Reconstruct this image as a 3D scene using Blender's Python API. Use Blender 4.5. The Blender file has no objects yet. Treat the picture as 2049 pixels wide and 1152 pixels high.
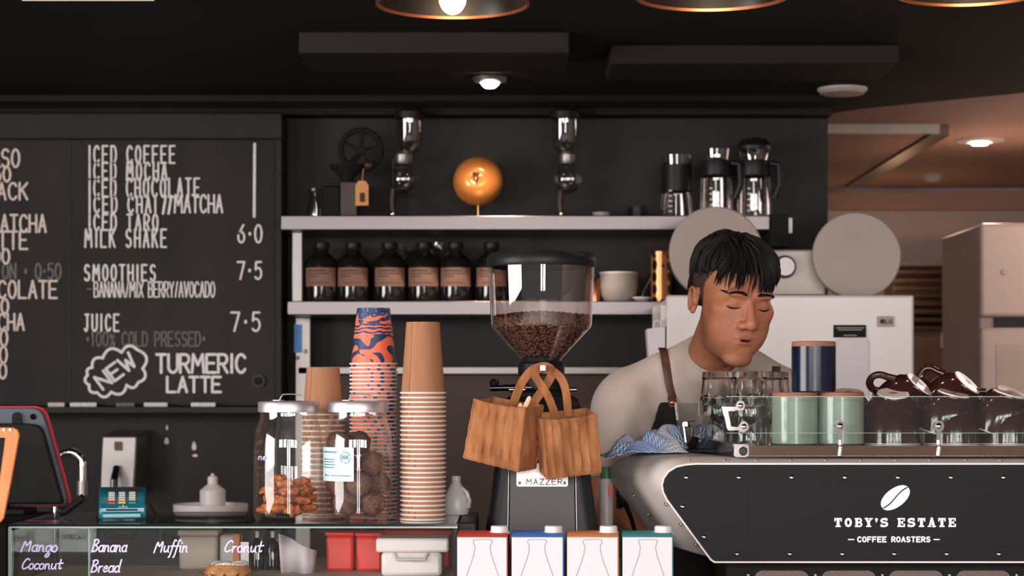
import bpy, math, random
import numpy as np
from mathutils import Vector, Matrix
from mathutils.bvhtree import BVHTree

SC = bpy.context.scene
COL = SC.collection
PI = math.pi
F = 4000.0          # focal length in pixels of a 2049 px wide frame
HZ = 780.0          # eye level of the photograph
EYE = 1.5           # camera height in metres

def lin(v):
    v /= 255.0
    return v / 12.92 if v <= 0.04045 else ((v + 0.055) / 1.055) ** 2.4
def rgb(r, g, b): return (lin(r), lin(g), lin(b), 1.0)

# ---------------------------------------------------------------- camera, sky, lights, exposure
cd = bpy.data.cameras.new('camera'); cam = bpy.data.objects.new('camera', cd); COL.objects.link(cam)
cam.location = (0, 0, EYE); cam.rotation_euler = (PI / 2, 0, 0)
cd.sensor_width = 36.0; cd.lens = F * 36.0 / 2049.0
cd.shift_x = 0.0; cd.shift_y = (HZ - 576.0) / 2049.0
cd.clip_start = 0.05; cd.clip_end = 60
cd.dof.use_dof = True; cd.dof.focus_distance = 3.85; cd.dof.aperture_fstop = 6.7
SC.camera = cam

w = bpy.data.worlds.new('world'); SC.world = w; w.use_nodes = True
bg = w.node_tree.nodes['Background']
bg.inputs[0].default_value = (1.0, 0.90, 0.86, 1); bg.inputs[1].default_value = 0.30

def area(name, loc, rot, sx, sy, power, col):
    l = bpy.data.lights.new(name, 'AREA'); l.shape = 'RECTANGLE'; l.size = sx; l.size_y = sy
    l.energy = power; l.color = col
    o = bpy.data.objects.new(name, l); COL.objects.link(o); o.location = loc; o.rotation_euler = rot
    return o
def point(name, loc, power, col, r=0.03):
    l = bpy.data.lights.new(name, 'POINT'); l.energy = power; l.color = col; l.shadow_soft_size = r
    o = bpy.data.objects.new(name, l); COL.objects.link(o); o.location = loc
    return o
def spot(name, loc, power, col, ang, blend=0.6, r=0.03, rot=(0, 0, 0)):
    l = bpy.data.lights.new(name, 'SPOT'); l.energy = power; l.color = col; l.shadow_soft_size = r
    l.spot_size = math.radians(ang); l.spot_blend = blend
    o = bpy.data.objects.new(name, l); COL.objects.link(o); o.location = loc; o.rotation_euler = rot
    return o

def PX_(px, D): return (px - 1024.0) * D / F
DAY = (1.0, 0.94, 0.925)
# daylight through the four tall panes of the shop front behind the photographer
for i, (x, z, wd, ht, p) in enumerate(((-3.0, 2.75, 1.5, 1.7, 190), (-1.15, 2.75, 1.1, 1.7, 150), (0.0, 1.75, 0.40, 2.9, 64), (0.74, 1.75, 0.56, 2.9, 84), (2.0, 2.75, 1.5, 1.7, 190), (3.7, 2.75, 1.1, 1.7, 120))):
    area('daylight_pane', (x, -3.2, z), (PI / 2, 0, 0), wd, ht, p, DAY)
# added fill from the left that brightens the machine flank
area('side_fill', (-3.9, 1.6, 1.75), (PI / 2, 0, -PI / 2), 3.0, 1.9, 300, DAY)
# recessed downlights
spot('downlight_beam', (-0.066, 6.08, 2.40), 34, (1.0, 0.80, 0.62), 100, 0.8, 0.03, (math.radians(12), 0, 0))
spot('kitchen_beam', (1.80, 7.66, 2.43), 36, (1.0, 0.84, 0.74), 150, 0.9, 0.04)
point('kitchen_fill', (2.3, 6.6, 2.3), 18, (1.0, 0.80, 0.70), 0.25)  # added warm fill for the kitchen, no fitting belongs to it

point('slat_glint_lamp', (PX_(1788, 9.12), 9.12, 1.5 + (780 - 572) * 9.12 / F), 3.0, (1.0, 0.62, 0.34), 0.03)  # unseen lamp added for warm glints on the vent slats

vs = SC.view_settings
vs.view_transform = 'Standard'; vs.look = 'None'; vs.gamma = 1.0; vs.exposure = -0.12; vs.use_curve_mapping = False
SC.cycles.transparent_max_bounces = 32
SC.cycles.max_bounces = 14; SC.cycles.transmission_bounces = 12; SC.cycles.glossy_bounces = 5
SC.cycles.caustics_reflective = False
SC.cycles.sample_clamp_indirect = 6.0

# ---------------------------------------------------------------- pixels to metres
def PX(px, D): return (px - 1024.0) * D / F
def PZ(py, D): return EYE + (HZ - py) * D / F
def P(px, py, D): return Vector((PX(px, D), D, PZ(py, D)))

# ---------------------------------------------------------------- materials
MATS = {}
def _new(name):
    m = bpy.data.materials.new(name); m.use_nodes = True
    nt = m.node_tree; nt.nodes.clear()
    out = nt.nodes.new('ShaderNodeOutputMaterial')
    return m, nt, out
def N(nt, kind, **kw):
    n = nt.nodes.new(kind)
    for k, v in kw.items():
        if k.startswith('i_'):
            key = k[2:]
            key = int(key) if key.isdigit() else key.replace('_', ' ')
            n.inputs[key].default_value = v
        else: setattr(n, k, v)
    return n
def M(name, col, rough=0.5, metal=0.0, var=0.12, vscale=20.0, stretch=(1, 1, 1), bump=0.0, bscale=80.0, coat=0.0, spec=0.5, sheen=0.0, sss=0.0, rvar=0.0):
    """Principled surface whose colour and relief wander with procedural noise."""
    m, nt, out = _new(name)
    b = N(nt, 'ShaderNodeBsdfPrincipled'); nt.links.new(b.outputs[0], out.inputs[0])
    b.inputs['Roughness'].default_value = rough; b.inputs['Metallic'].default_value = metal
    b.inputs['Coat Weight'].default_value = coat; b.inputs['Specular IOR Level'].default_value = spec
    b.inputs['Sheen Weight'].default_value = sheen
    if sss:
        b.inputs['Subsurface Weight'].default_value = sss
        b.inputs['Subsurface Radius'].default_value = (0.012, 0.005, 0.003); b.inputs['Subsurface Scale'].default_value = 1.0
    tc = N(nt, 'ShaderNodeTexCoord'); mp = N(nt, 'ShaderNodeMapping')
    mp.inputs['Scale'].default_value = stretch
    nt.links.new(tc.outputs['Object'], mp.inputs[0])
    nz = N(nt, 'ShaderNodeTexNoise'); nz.inputs['Scale'].default_value = vscale; nz.inputs['Detail'].default_value = 5
    nt.links.new(mp.outputs[0], nz.inputs[0])
    rp = N(nt, 'ShaderNodeValToRGB')
    lo = tuple(c * (1 - var) for c in col[:3]) + (1,); hi = tuple(min(1, c * (1 + var)) for c in col[:3]) + (1,)
    rp.color_ramp.elements[0].color = lo; rp.color_ramp.elements[0].position = 0.3
    rp.color_ramp.elements[1].color = hi; rp.color_ramp.elements[1].position = 0.7
    nt.links.new(nz.outputs['Fac'], rp.inputs[0]); nt.links.new(rp.outputs[0], b.inputs['Base Color'])
    if rvar:
        mr = N(nt, 'ShaderNodeMapRange'); mr.inputs[3].default_value = max(0, rough - rvar); mr.inputs[4].default_value = min(1, rough + rvar)
        nt.links.new(nz.outputs['Fac'], mr.inputs[0]); nt.links.new(mr.outputs[0], b.inputs['Roughness'])
    if bump:
        n2 = N(nt, 'ShaderNodeTexNoise'); n2.inputs['Scale'].default_value = bscale; n2.inputs['Detail'].default_value = 4
        nt.links.new(mp.outputs[0], n2.inputs[0])
        bp = N(nt, 'ShaderNodeBump'); bp.inputs['Strength'].default_value = bump; bp.inputs['Distance'].default_value = 0.004
        nt.links.new(n2.outputs['Fac'], bp.inputs['Height']); nt.links.new(bp.outputs[0], b.inputs['Normal'])
    MATS[name] = m
    return m
def M_glow(name, col, strength):
    m, nt, out = _new(name)
    e = N(nt, 'ShaderNodeEmission'); e.inputs[0].default_value = col; e.inputs[1].default_value = strength
    nt.links.new(e.outputs[0], out.inputs[0]); MATS[name] = m
    return m
def M_pane(name, tint=(0.96, 0.98, 0.97, 1), refl=1.0, rough=0.0, base=0.0):
    """Thin clear wall: light goes straight on, the surface mirrors by Fresnel."""
    m, nt, out = _new(name)
    t = N(nt, 'ShaderNodeBsdfTransparent'); t.inputs[0].default_value = tint
    g = N(nt, 'ShaderNodeBsdfGlossy'); g.inputs['Roughness'].default_value = rough; g.inputs[0].default_value = (1, 1, 1, 1)
    fr = N(nt, 'ShaderNodeFresnel'); ge = N(nt, 'ShaderNodeNewGeometry')
    io = N(nt, 'ShaderNodeMapRange'); io.inputs[3].default_value = 1.5; io.inputs[4].default_value = 1 / 1.5
    nt.links.new(ge.outputs['Backfacing'], io.inputs[0]); nt.links.new(io.outputs[0], fr.inputs[0])
    mu = N(nt, 'ShaderNodeMath', operation='MULTIPLY_ADD'); mu.inputs[1].default_value = refl; mu.inputs[2].default_value = base
    mu.use_clamp = True
    nt.links.new(fr.outputs[0], mu.inputs[0])
    mx = N(nt, 'ShaderNodeMixShader')
    nt.links.new(mu.outputs[0], mx.inputs[0]); nt.links.new(t.outputs[0], mx.inputs[1]); nt.links.new(g.outputs[0], mx.inputs[2])
    nt.links.new(mx.outputs[0], out.inputs[0]); MATS[name] = m
    return m
def M_glass(name, tint=(1, 1, 1, 1), rough=0.0, ior=1.5):
    m, nt, out = _new(name)
    g = N(nt, 'ShaderNodeBsdfGlass'); g.inputs[0].default_value = tint; g.inputs['Roughness'].default_value = rough; g.inputs['IOR'].default_value = ior
    nt.links.new(g.outputs[0], out.inputs[0]); MATS[name] = m
    return m

# ---------------------------------------------------------------- mesh builder
class MB:
    def __init__(s): s.v = []; s.f = []; s.m = []; s.cur = 0; s.uv = None
    def add(s, vs, fs):
        o = len(s.v); s.v.extend([tuple(p) for p in vs]); s.f.extend([tuple(i + o for i in f) for f in fs]); s.m.extend([s.cur] * len(fs))
        return s
    def box(s, x0, x1, y0, y1, z0, z1):
        vs = [(x0, y0, z0), (x1, y0, z0), (x1, y1, z0), (x0, y1, z0), (x0, y0, z1), (x1, y0, z1), (x1, y1, z1), (x0, y1, z1)]
        return s.add(vs, [(3, 2, 1, 0), (4, 5, 6, 7), (0, 1, 5, 4), (1, 2, 6, 5), (2, 3, 7, 6), (3, 0, 4, 7)])
    def rbox(s, x0, x1, y0, y1, z0, z1, r, n=4):
        """box with rounded upright (xz-plane) corners: a rounded rectangle pushed along y"""
        return s.prism(rrect(x0, x1, z0, z1, r, n), y0, y1)
    def prism(s, poly, y0, y1, axis='y'):
        """closed polygon in the xz plane pushed from y0 to y1 (axis z: polygon in xy)"""
        n = len(poly)
        if axis == 'y': vs = [(x, y0, z) for x, z in poly] + [(x, y1, z) for x, z in poly]
        elif axis == 'z': vs = [(x, z, y0) for x, z in poly] + [(x, z, y1) for x, z in poly]
        else: vs = [(y0, x, z) for x, z in poly] + [(y1, x, z) for x, z in poly]
        fs = [tuple(range(n)), tuple(range(2 * n - 1, n - 1, -1))]
        fs += [((i + 1) % n, i, n + i, n + (i + 1) % n) for i in range(n)]
        return s.add(vs, fs)
    def loft(s, rings, cap=True, closed=True):
        n = len(rings[0]); o = []
        for r in rings: o += [tuple(p) for p in r]
        fs = []
        for k in range(len(rings) - 1):
            for i in range(n if closed else n - 1):
                j = (i + 1) % n
                fs.append((k * n + i, k * n + j, (k + 1) * n + j, (k + 1) * n + i))
        if cap:
            fs.append(tuple(range(n - 1, -1, -1))); fs.append(tuple(range((len(rings) - 1) * n, len(rings) * n)))
        return s.add(o, fs)
    def lathe(s, prof, seg=32, c=(0, 0, 0), mats=None):
        """profile of (r, z) turned about a vertical axis through c"""
        n = len(prof); vs = []; keep = s.cur
        for i in range(seg):
            a = 2 * PI * i / seg; ca, sa = math.cos(a), math.sin(a)
            vs += [(c[0] + r * ca, c[1] + r * sa, c[2] + z) for r, z in prof]
        o = len(s.v); s.v.extend(vs)
        for k in range(n - 1):
            if mats: s.cur = mats[k]
            for i in range(seg):
                j = (i + 1) % seg
                a, b, d, e = i * n + k, j * n + k, j * n + k + 1, i * n + k + 1
                if prof[k][0] < 1e-7 and prof[k + 1][0] < 1e-7: continue
                if prof[k][0] < 1e-7: f = (a, d, e)
                elif prof[k + 1][0] < 1e-7: f = (a, b, d)
                else: f = (a, b, d, e)
                s.f.append(tuple(q + o for q in f)); s.m.append(s.cur)
        s.cur = keep
        return s
    def tube(s, path, r, seg=10, cap=True, flat=None, closed=False):
        pts = [Vector(p) for p in path]; n = len(pts)
        rr = r if isinstance(r, (list, tuple)) else [r] * n
        t0 = (pts[1] - pts[0]).normalized()
        up = Vector((0, 0, 1)) if abs(t0.z) < 0.9 else Vector((1, 0, 0))
        u = (up - t0 * up.dot(t0)).normalized(); rings = []
        for i in range(n):
            if closed: t = pts[(i + 1) % n] - pts[i - 1]
            else: t = pts[min(i + 1, n - 1)] - pts[max(i - 1, 0)]
            t = t.normalized() if t.length > 1e-9 else t0
            u = u - t * u.dot(t); u = u.normalized() if u.length > 1e-9 else t.orthogonal().normalized()
            v = t.cross(u)
            fx, fy = flat if flat else (1, 1)
            rings.append([pts[i] + (u * math.cos(2 * PI * k / seg) * fx + v * math.sin(2 * PI * k / seg) * fy) * rr[i] for k in range(seg)])
        if closed: rings.append(rings[0])
        return s.loft(rings, cap and not closed)
    def ell(s, c, r, seg=20, rings=12):
        if not isinstance(r, (tuple, list)): r = (r, r, r)
        prof = [(math.sin(PI * k / rings), -math.cos(PI * k / rings)) for k in range(rings + 1)]
        prof[0] = (0, -1); prof[-1] = (0, 1)
        t = MB(); t.cur = s.cur; t.lathe(prof, seg)
        s.add([(c[0] + x * r[0], c[1] + y * r[1], c[2] + z * r[2]) for x, y, z in t.v], t.f)
        return s
    def put(s, other, mtx):
        o = len(s.v); s.v.extend([tuple(mtx @ Vector(p)) for p in other.v]); s.f.extend([tuple(i + o for i in f) for f in other.f]); s.m.extend(other.m)
        return s
    def cyl_y(s, c, r, y0, y1, seg=24, r2=None):
        r2 = r if r2 is None else r2
        a = [(c[0] + r * math.cos(2 * PI * k / seg), y0, c[1] + r * math.sin(2 * PI * k / seg)) for k in range(seg)]
        b = [(c[0] + r2 * math.cos(2 * PI * k / seg), y1, c[1] + r2 * math.sin(2 * PI * k / seg)) for k in range(seg)]
        return s.loft([a, b])
    def dome_y(s, c, r, y0, h, seg=14, n=4):
        """domed screw head facing the viewer at y0, standing out by h"""
        rings = []
        for k in range(n + 1):
            t = k / n * PI / 2 * 0.96
            rings.append([(c[0] + r * math.cos(t) * math.cos(2 * PI * i / seg), y0 - h * math.sin(t), c[1] + r * math.cos(t) * math.sin(2 * PI * i / seg)) for i in range(seg)])
        return s.loft(rings)

def rrect(x0, x1, z0, z1, r, n=5):
    r = min(r, abs(x1 - x0) / 2 - 1e-6, abs(z1 - z0) / 2 - 1e-6); p = []
    for cx, cz, a0 in ((x1 - r, z0 + r, -PI / 2), (x1 - r, z1 - r, 0), (x0 + r, z1 - r, PI / 2), (x0 + r, z0 + r, PI)):
        for k in range(n + 1):
            a = a0 + PI / 2 * k / n; p.append((cx + r * math.cos(a), cz + r * math.sin(a)))
    return p

def world_of(o):
    l = Vector((0, 0, 0))
    while o is not None: l = l + Vector(o.location); o = o.parent
    return l
def obj(name, mb, mat, parent=None, smooth=35, bevel=0.0, bseg=2, sub=0, solid=0.0, loc=None):
    """one mesh object authored in world coordinates, its origin at its parent's base"""
    off = world_of(parent) if parent is not None else (Vector(loc) if loc is not None else Vector((0, 0, 0)))
    me = bpy.data.meshes.new(name)
    me.from_pydata([(x - off[0], y - off[1], z - off[2]) for x, y, z in mb.v], [], mb.f)
    mats = mat if isinstance(mat, (list, tuple)) else [mat]
    for q in mats: me.materials.append(q)
    if len(mats) > 1: me.polygons.foreach_set('material_index', mb.m)
    if mb.uv is not None:
        uvl = me.uv_layers.new(name='UVMap')
        for lp in me.loops: uvl.data[lp.index].uv = mb.uv[lp.vertex_index]
    me.validate(); me.update()
    if smooth:
        me.polygons.foreach_set('use_smooth', [True] * len(me.polygons))
        me.set_sharp_from_angle(angle=math.radians(smooth))
    o = bpy.data.objects.new(name, me); COL.objects.link(o)
    if parent is not None: o.parent = parent
    else: o.location = off
    if bevel:
        b = o.modifiers.new('bevel', 'BEVEL'); b.width = bevel; b.segments = bseg; b.limit_method = 'ANGLE'; b.angle_limit = math.radians(40)
        b.harden_normals = False
    if solid:
        q = o.modifiers.new('solidify', 'SOLIDIFY'); q.thickness = solid; q.offset = 0
    if sub:
        q = o.modifiers.new('subsurf', 'SUBSURF'); q.levels = sub; q.render_levels = sub
    return o
def tag(o, label, cat, group=None, kind=None):
    o['label'] = label; o['category'] = cat
    if group: o['group'] = group
    if kind: o['kind'] = kind
    return o
def thing(name, loc, label, cat, group=None):
    o = bpy.data.objects.new(name, None); COL.objects.link(o); o.location = loc
    o.empty_display_size = 0.05
    return tag(o, label, cat, group)
def struct(name, mb, mat, **kw):
    o = obj(name, mb, mat, **kw); o['kind'] = 'structure'; return o
def dup(root, loc, label, rot=None):
    def cp(o, par):
        c = o.copy(); COL.objects.link(c)
        if par is not None: c.parent = par
        for ch in list(o.children): cp(ch, c)
        return c
    r = cp(root, None); r.location = loc
    if rot is not None: r.rotation_euler = rot
    r['label'] = label
    return r

# ---------------------------------------------------------------- lettering drawn as strokes
def arc(cx, cz, rx, rz, a0, a1, n=12):
    return [(cx + rx * math.cos(math.radians(a0 + (a1 - a0) * k / n)), cz + rz * math.sin(math.radians(a0 + (a1 - a0) * k / n))) for k in range(n + 1)]
O_ = arc(.5, .5, .5, .5, 90, 450, 22)
CAPS = {
 'A': [[(0, 0), (.5, 1), (1, 0)], [(.18, .36), (.82, .36)]],
 'B': [[(0, 0), (0, 1), (.55, 1)] + arc(.55, .77, .35, .23, 90, -90, 8) + [(0, .54)], [(.55, .54)] + arc(.58, .27, .42, .27, 90, -90, 8) + [(0, 0)]],
 'C': [arc(.55, .5, .55, .5, 40, 320, 18)],
 'D': [[(0, 0), (0, 1), (.45, 1)] + arc(.45, .5, .55, .5, 90, -90, 14) + [(0, 0)]],
 'E': [[(1, 1), (0, 1), (0, 0), (1, 0)], [(0, .52), (.8, .52)]],
 'F': [[(1, 1), (0, 1), (0, 0)], [(0, .52), (.8, .52)]],
 'G': [arc(.55, .5, .55, .5, 45, 330, 18) + [(1, .45), (.6, .45)]],
 'H': [[(0, 0), (0, 1)], [(1, 0), (1, 1)], [(0, .5), (1, .5)]],
 'I': [[(.5, 0), (.5, 1)]],
 'J': [[(.25, 1), (1, 1)], [(.7, 1), (.7, .25)] + arc(.4, .25, .3, .25, 0, -150, 8)],
 'K': [[(0, 0), (0, 1)], [(1, 1), (0, .45)], [(.3, .62), (1, 0)]],
 'L': [[(0, 1), (0, 0), (1, 0)]],
 'M': [[(0, 0), (.1, 1), (.5, .42), (.9, 1), (1, 0)]],
 'N': [[(0, 0), (0, 1), (1, 0), (1, 1)]],
 'O': [O_], 'P': [[(0, 0), (0, 1), (.55, 1)] + arc(.55, .73, .42, .27, 90, -90, 8) + [(0, .46)]],
 'R': [[(0, 0), (0, 1), (.55, 1)] + arc(.55, .74, .42, .26, 90, -90, 8) + [(0, .48)], [(.45, .48), (1, 0)]],
 'S': [arc(.52, .75, .45, .25, 35, 250, 10) + arc(.48, .26, .48, .26, 75, -150, 12)],
 'T': [[(0, 1), (1, 1)], [(.5, 1), (.5, 0)]],
 'U': [[(0, 1), (0, .32)] + arc(.5, .32, .5, .32, 180, 360, 10) + [(1, 1)]],
 'V': [[(0, 1), (.5, 0), (1, 1)]], 'W': [[(0, 1), (.25, 0), (.5, .7), (.75, 0), (1, 1)]],
 'X': [[(0, 0), (1, 1)], [(0, 1), (1, 0)]], 'Y': [[(0, 1), (.5, .48), (1, 1)], [(.5, .48), (.5, 0)]],
 'Z': [[(0, 1), (1, 1), (0, 0), (1, 0)]],
 '0': [O_], '1': [[(.25, .8), (.55, 1), (.55, 0)]],
 '5': [[(.92, 1), (.18, 1), (.1, .55)] + arc(.45, .33, .5, .33, 120, -140, 14)],
 '6': [[(.8, 1), (.25, .6)] + arc(.48, .3, .46, .3, 150, 510, 18)],
 '7': [[(0, 1), (1, 1), (.4, 0)]],
 '/': [[(.1, 0), (.9, 1)]], '%': [[(.1, 0), (.9, .8)], arc(.2, .7, .16, .14, 0, 360, 8), arc(.8, .14, .16, .14, 0, 360, 8)],
 '*': [arc(.5, .5, .18, .12, 0, 360, 8)], '.': [arc(.5, .5, .12, .05, 0, 360, 8)], '-': [[(0, .5), (1, .5)]],
 "'": [[(.55, 1), (.4, .75)]],
}
WID = {'I': .35, '/': .7, "'": .35, '.': .5, '*': .6, 'M': 1.3, 'W': 1.2, ' ': .75, 'J': .95, '1': .7}
def text_px(txt, x0, x1, ytop, ybot, gap=.42):
    """strokes of a line of capitals fitted into a pixel box of the photograph"""
    ws = [WID.get(ch, 1.0) for ch in txt]
    tot = sum(ws) + gap * (len(txt) - 1); k = (x1 - x0) / tot; x = x0; out = []; text_px.word = []; nw_ = 0
    for ch, wd in zip(txt, ws):
        nw_ += ch == ' '
        for st in CAPS.get(ch, []):
            out.append([(x + px * wd * k, ybot - pz * (ybot - ytop)) for px, pz in st]); text_px.word.append(nw_)
        x += (wd + gap) * k
    return out
def ribbon(mb, pts, wd, y):
    mb.lay = getattr(mb, 'lay', 0) + 1; y -= 2.5e-5 * (mb.lay % 24)
    """flat stroke of width wd along xz points at depth y, facing the viewer, round ends"""
    q = [pts[0]]
    for p in pts[1:]:
        if math.hypot(p[0] - q[-1][0], p[1] - q[-1][1]) > 1e-5: q.append(p)
    if len(q) < 2: return
    for i in range(1, len(q) - 1):      # break the stroke where it turns back sharply
        a = (q[i][0] - q[i - 1][0], q[i][1] - q[i - 1][1]); c = (q[i + 1][0] - q[i][0], q[i + 1][1] - q[i][1])
        if a[0] * c[0] + a[1] * c[1] < .25 * math.hypot(*a) * math.hypot(*c):
            ribbon(mb, q[:i + 1], wd, y); ribbon(mb, q[i:], wd, y); return
    n = len(q); h = wd / 2; L = []; R = []
    for i in range(n):
        d0 = (q[i][0] - q[i - 1][0], q[i][1] - q[i - 1][1]) if i else None
        d1 = (q[i + 1][0] - q[i][0], q[i + 1][1] - q[i][1]) if i < n - 1 else None
        def un(d): l = math.hypot(*d); return (d[0] / l, d[1] / l)
        a = un(d0) if d0 else un(d1); b = un(d1) if d1 else un(d0)
        nx, nz = -(a[1] + b[1]), a[0] + b[0]; l = math.hypot(nx, nz)
        if l < 0.35: nx, nz = -b[1], b[0]; s = 1
        else:
            nx /= l; nz /= l; s = min(1.6, 1 / max(.3, nx * -a[1] + nz * a[0]))
        L.append((q[i][0] + nx * h * s, y, q[i][1] + nz * h * s)); R.append((q[i][0] - nx * h * s, y, q[i][1] - nz * h * s))
    mb.add(L + R, [(i, n + i, n + i + 1, i + 1) for i in range(n - 1)])
    for e, (p, d) in enumerate(((q[0], (q[0][0] - q[1][0], q[0][1] - q[1][1])), (q[-1], (q[-1][0] - q[-2][0], q[-1][1] - q[-2][1])))):
        a0 = math.atan2(d[1], d[0]) - PI / 2
        vs = [(p[0] + h * math.cos(a0 + PI * k / 6), y - 6e-6 * (e + 1), p[1] + h * math.sin(a0 + PI * k / 6)) for k in range(7)]
        mb.add(vs, [tuple(range(6, -1, -1))])
def strokes(mb, sts, wd_px, D):
    for st in sts:
        ribbon(mb, [(PX(a, D), PZ(b, D)) for a, b in st], wd_px * D / F, D)
    return mb

# ---------------------------------------------------------------- material set
M('black_paint', rgb(47, 44, 43), 0.55, var=.15, vscale=3, bump=.05, spec=0.12)
M('ceiling_paint', rgb(36, 35, 33), 0.75, var=.1, vscale=2, spec=0.1)
M('beam_paint', rgb(42, 38, 37), 0.7, var=.1, vscale=2, spec=0.12)
M('kitchen_plaster', rgb(150, 118, 104), 0.8, var=.08, vscale=2)
M('kitchen_wall_tile', rgb(160, 138, 128), 0.45, var=.06, vscale=3)
M('floor_concrete', rgb(168, 156, 146), 0.5, var=.2, vscale=4, bump=.05)
M('splash_panel', rgb(72, 55, 48), 0.5, var=.15, vscale=2, spec=.2)
M('slate', rgb(50, 46, 44), 0.6, var=.22, vscale=5, stretch=(1, 1, .5), bump=.02, spec=.1)
M('slate_frame', rgb(43, 41, 40), 0.5, var=.1, spec=0.12)
M('chalk', rgb(226, 220, 216), 0.9, var=.16, vscale=160)
M('chalk_faint', rgb(112, 106, 102), 0.9, var=.3, vscale=120)
M('chalk_tan', rgb(216, 200, 192), 0.9, var=.16, vscale=160)
M('steel', rgb(114, 108, 109), 0.34, metal=1, var=.05, vscale=30, stretch=(.05, 1, 8), rvar=.06)
M('steel_dull', rgb(150, 145, 142), 0.42, metal=.9, var=.08, vscale=8, rvar=.1)
M('chrome', rgb(232, 228, 226), 0.08, metal=1, var=.02)
M('mirror_steel', rgb(176, 148, 128), 0.06, metal=1, var=.03)
M('alu', rgb(205, 198, 200), 0.42, metal=.85, var=.04, vscale=40)
M('black_plastic', rgb(26, 26, 27), 0.42, var=.1, bump=.03, bscale=300, spec=0.25)
M('black_gloss', rgb(16, 16, 18), 0.12, var=.05)
M('black_matte', rgb(30, 29, 29), 0.7, var=.1, spec=0.12)
M('white_enamel', rgb(214, 206, 202), 0.32, var=.02, vscale=4)
M('white_plastic', rgb(216, 208, 206), 0.38, var=.03)
M('milky_plastic', rgb(196, 192, 186), 0.35, var=.06, vscale=12)
M('disc_grey', rgb(166, 152, 143), 0.55, var=.06, vscale=8)
M('grey_panel', rgb(170, 160, 152), 0.45, metal=.25, var=.04)
M('kraft', rgb(158, 108, 76), 0.75, var=.1, vscale=60, stretch=(1, 1, .15), bump=.02, bscale=200)
M('kraft_rim', rgb(222, 210, 202), 0.6, var=.02)
M('paper_white', rgb(222, 210, 214), 0.55, var=.015, vscale=6)
M('bottle_amber', rgb(26, 22, 20), 0.07, var=.1, coat=.5)
M('bottle_label', rgb(126, 92, 76), 0.7, var=.14, vscale=14, stretch=(1, 1, 3))
M('label_ink', rgb(66, 46, 40), 0.8, var=.1)
M('copper_gloss', rgb(232, 142, 70), 0.2, metal=.25, var=.12, vscale=14)
M('brass', rgb(200, 160, 96), 0.25, metal=1, var=.05)
M('copper', rgb(212, 130, 92), 0.28, metal=1, var=.05)
M('wood_dark', rgb(56, 36, 28), 0.5, var=.25, vscale=12, stretch=(6, 6, .6))
M('tan_tag', rgb(214, 144, 82), 0.6, var=.08)
M('clipboard_wood', rgb(206, 124, 62), 0.45, var=.2, vscale=14, stretch=(6, 6, .5))
M('bean', rgb(84, 50, 36), 0.4, var=.3, vscale=60, coat=.2)
M('choc_ball', rgb(104, 70, 56), 0.85, var=.6, vscale=260, bump=.8, bscale=240)
M('crisp', rgb(188, 104, 50), 0.7, var=.4, vscale=70, bump=.7, bscale=150)
M('mug_green', rgb(146, 160, 146), 0.22, var=.05, vscale=14, coat=.4)
M('mug_blue', rgb(14, 26, 46), 0.2, var=.15, vscale=14, spec=.35)
M('raw_clay', rgb(150, 100, 76), 0.8, var=.12, vscale=60)
M('cup_brown', rgb(56, 30, 27), 0.12, var=.08, coat=.15)
M('cup_white', rgb(238, 226, 218), 0.22, var=.02, coat=.3)
M('stamp_ink', rgb(80, 60, 52), 0.7)
M('machine_white', rgb(224, 212, 204), 0.36, var=.02, vscale=5)
M('machine_black', rgb(22, 21, 23), 0.5, var=.06, vscale=6, spec=0.14)
M('logo_white', rgb(246, 240, 250), 0.45, var=.01)
M('plate_silver', rgb(190, 180, 182), 0.34, metal=.6, var=.03)
M('carton_red', rgb(196, 60, 48), 0.5, var=.06); M('carton_blue', rgb(54, 116, 196), 0.5, var=.06)
M('carton_orange', rgb(214, 130, 84), 0.5, var=.06); M('carton_teal', rgb(60, 140, 146), 0.5, var=.06)
M('outline_ink', rgb(120, 112, 116), 0.7)
M('pen_lilac', rgb(208, 200, 244), 0.5, var=.05)
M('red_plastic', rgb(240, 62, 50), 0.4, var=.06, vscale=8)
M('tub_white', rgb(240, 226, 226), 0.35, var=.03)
M('card_beige', rgb(190, 172, 158), 0.6, var=.05)
M('pastry', rgb(196, 130, 76), 0.55, var=.35, vscale=50, bump=.5, bscale=90)
M('sugar', rgb(240, 232, 228), 0.9, var=.06, vscale=200, bump=.4, bscale=300)
M('terminal_teal', rgb(18, 112, 128), 0.3, var=.06, coat=.3)
M('terminal_dark', rgb(26, 38, 52), 0.3, var=.06)
M('key_grey', rgb(206, 198, 188), 0.5, var=.04)
M('key_red', rgb(214, 70, 56), 0.45); M('key_yellow', rgb(240, 180, 80), 0.45); M('key_green', rgb(70, 130, 96), 0.45)
M('bezel_red', rgb(196, 40, 60), 0.35, var=.05)
M('pos_grey', rgb(74, 78, 88), 0.45, var=.05)
M('skin', rgb(174, 112, 83), 0.48, var=.09, vscale=40, bump=.12, bscale=420, sss=.12, spec=.4)
M('skin_lip', rgb(168, 96, 76), 0.4, var=.08, vscale=90, sss=.1)
M('skin_stubble', rgb(72, 52, 43), 0.6, var=.18, vscale=300)
M('mouth_dark', rgb(50, 24, 22), 0.6)
M('hair_black', rgb(20, 17, 16), 0.6, var=.2, vscale=60, spec=.22)
M('eye_white', rgb(220, 210, 204), 0.2); M('eye_iris', rgb(30, 20, 16), 0.15)
M('nail', rgb(224, 170, 150), 0.3)
M('tee', rgb(190, 174, 164), 0.85, var=.04, vscale=25, bump=.12, bscale=500, sheen=.2)
M('apron_black', rgb(38, 35, 35), 0.75, var=.1, bump=.2, bscale=400, spec=0.1)
M('leather', rgb(84, 52, 42), 0.5, var=.16, vscale=40, bump=.15, bscale=200)
M('trouser', rgb(38, 38, 44), 0.85, var=.1, bump=.2, bscale=300, spec=0.1)
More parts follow.
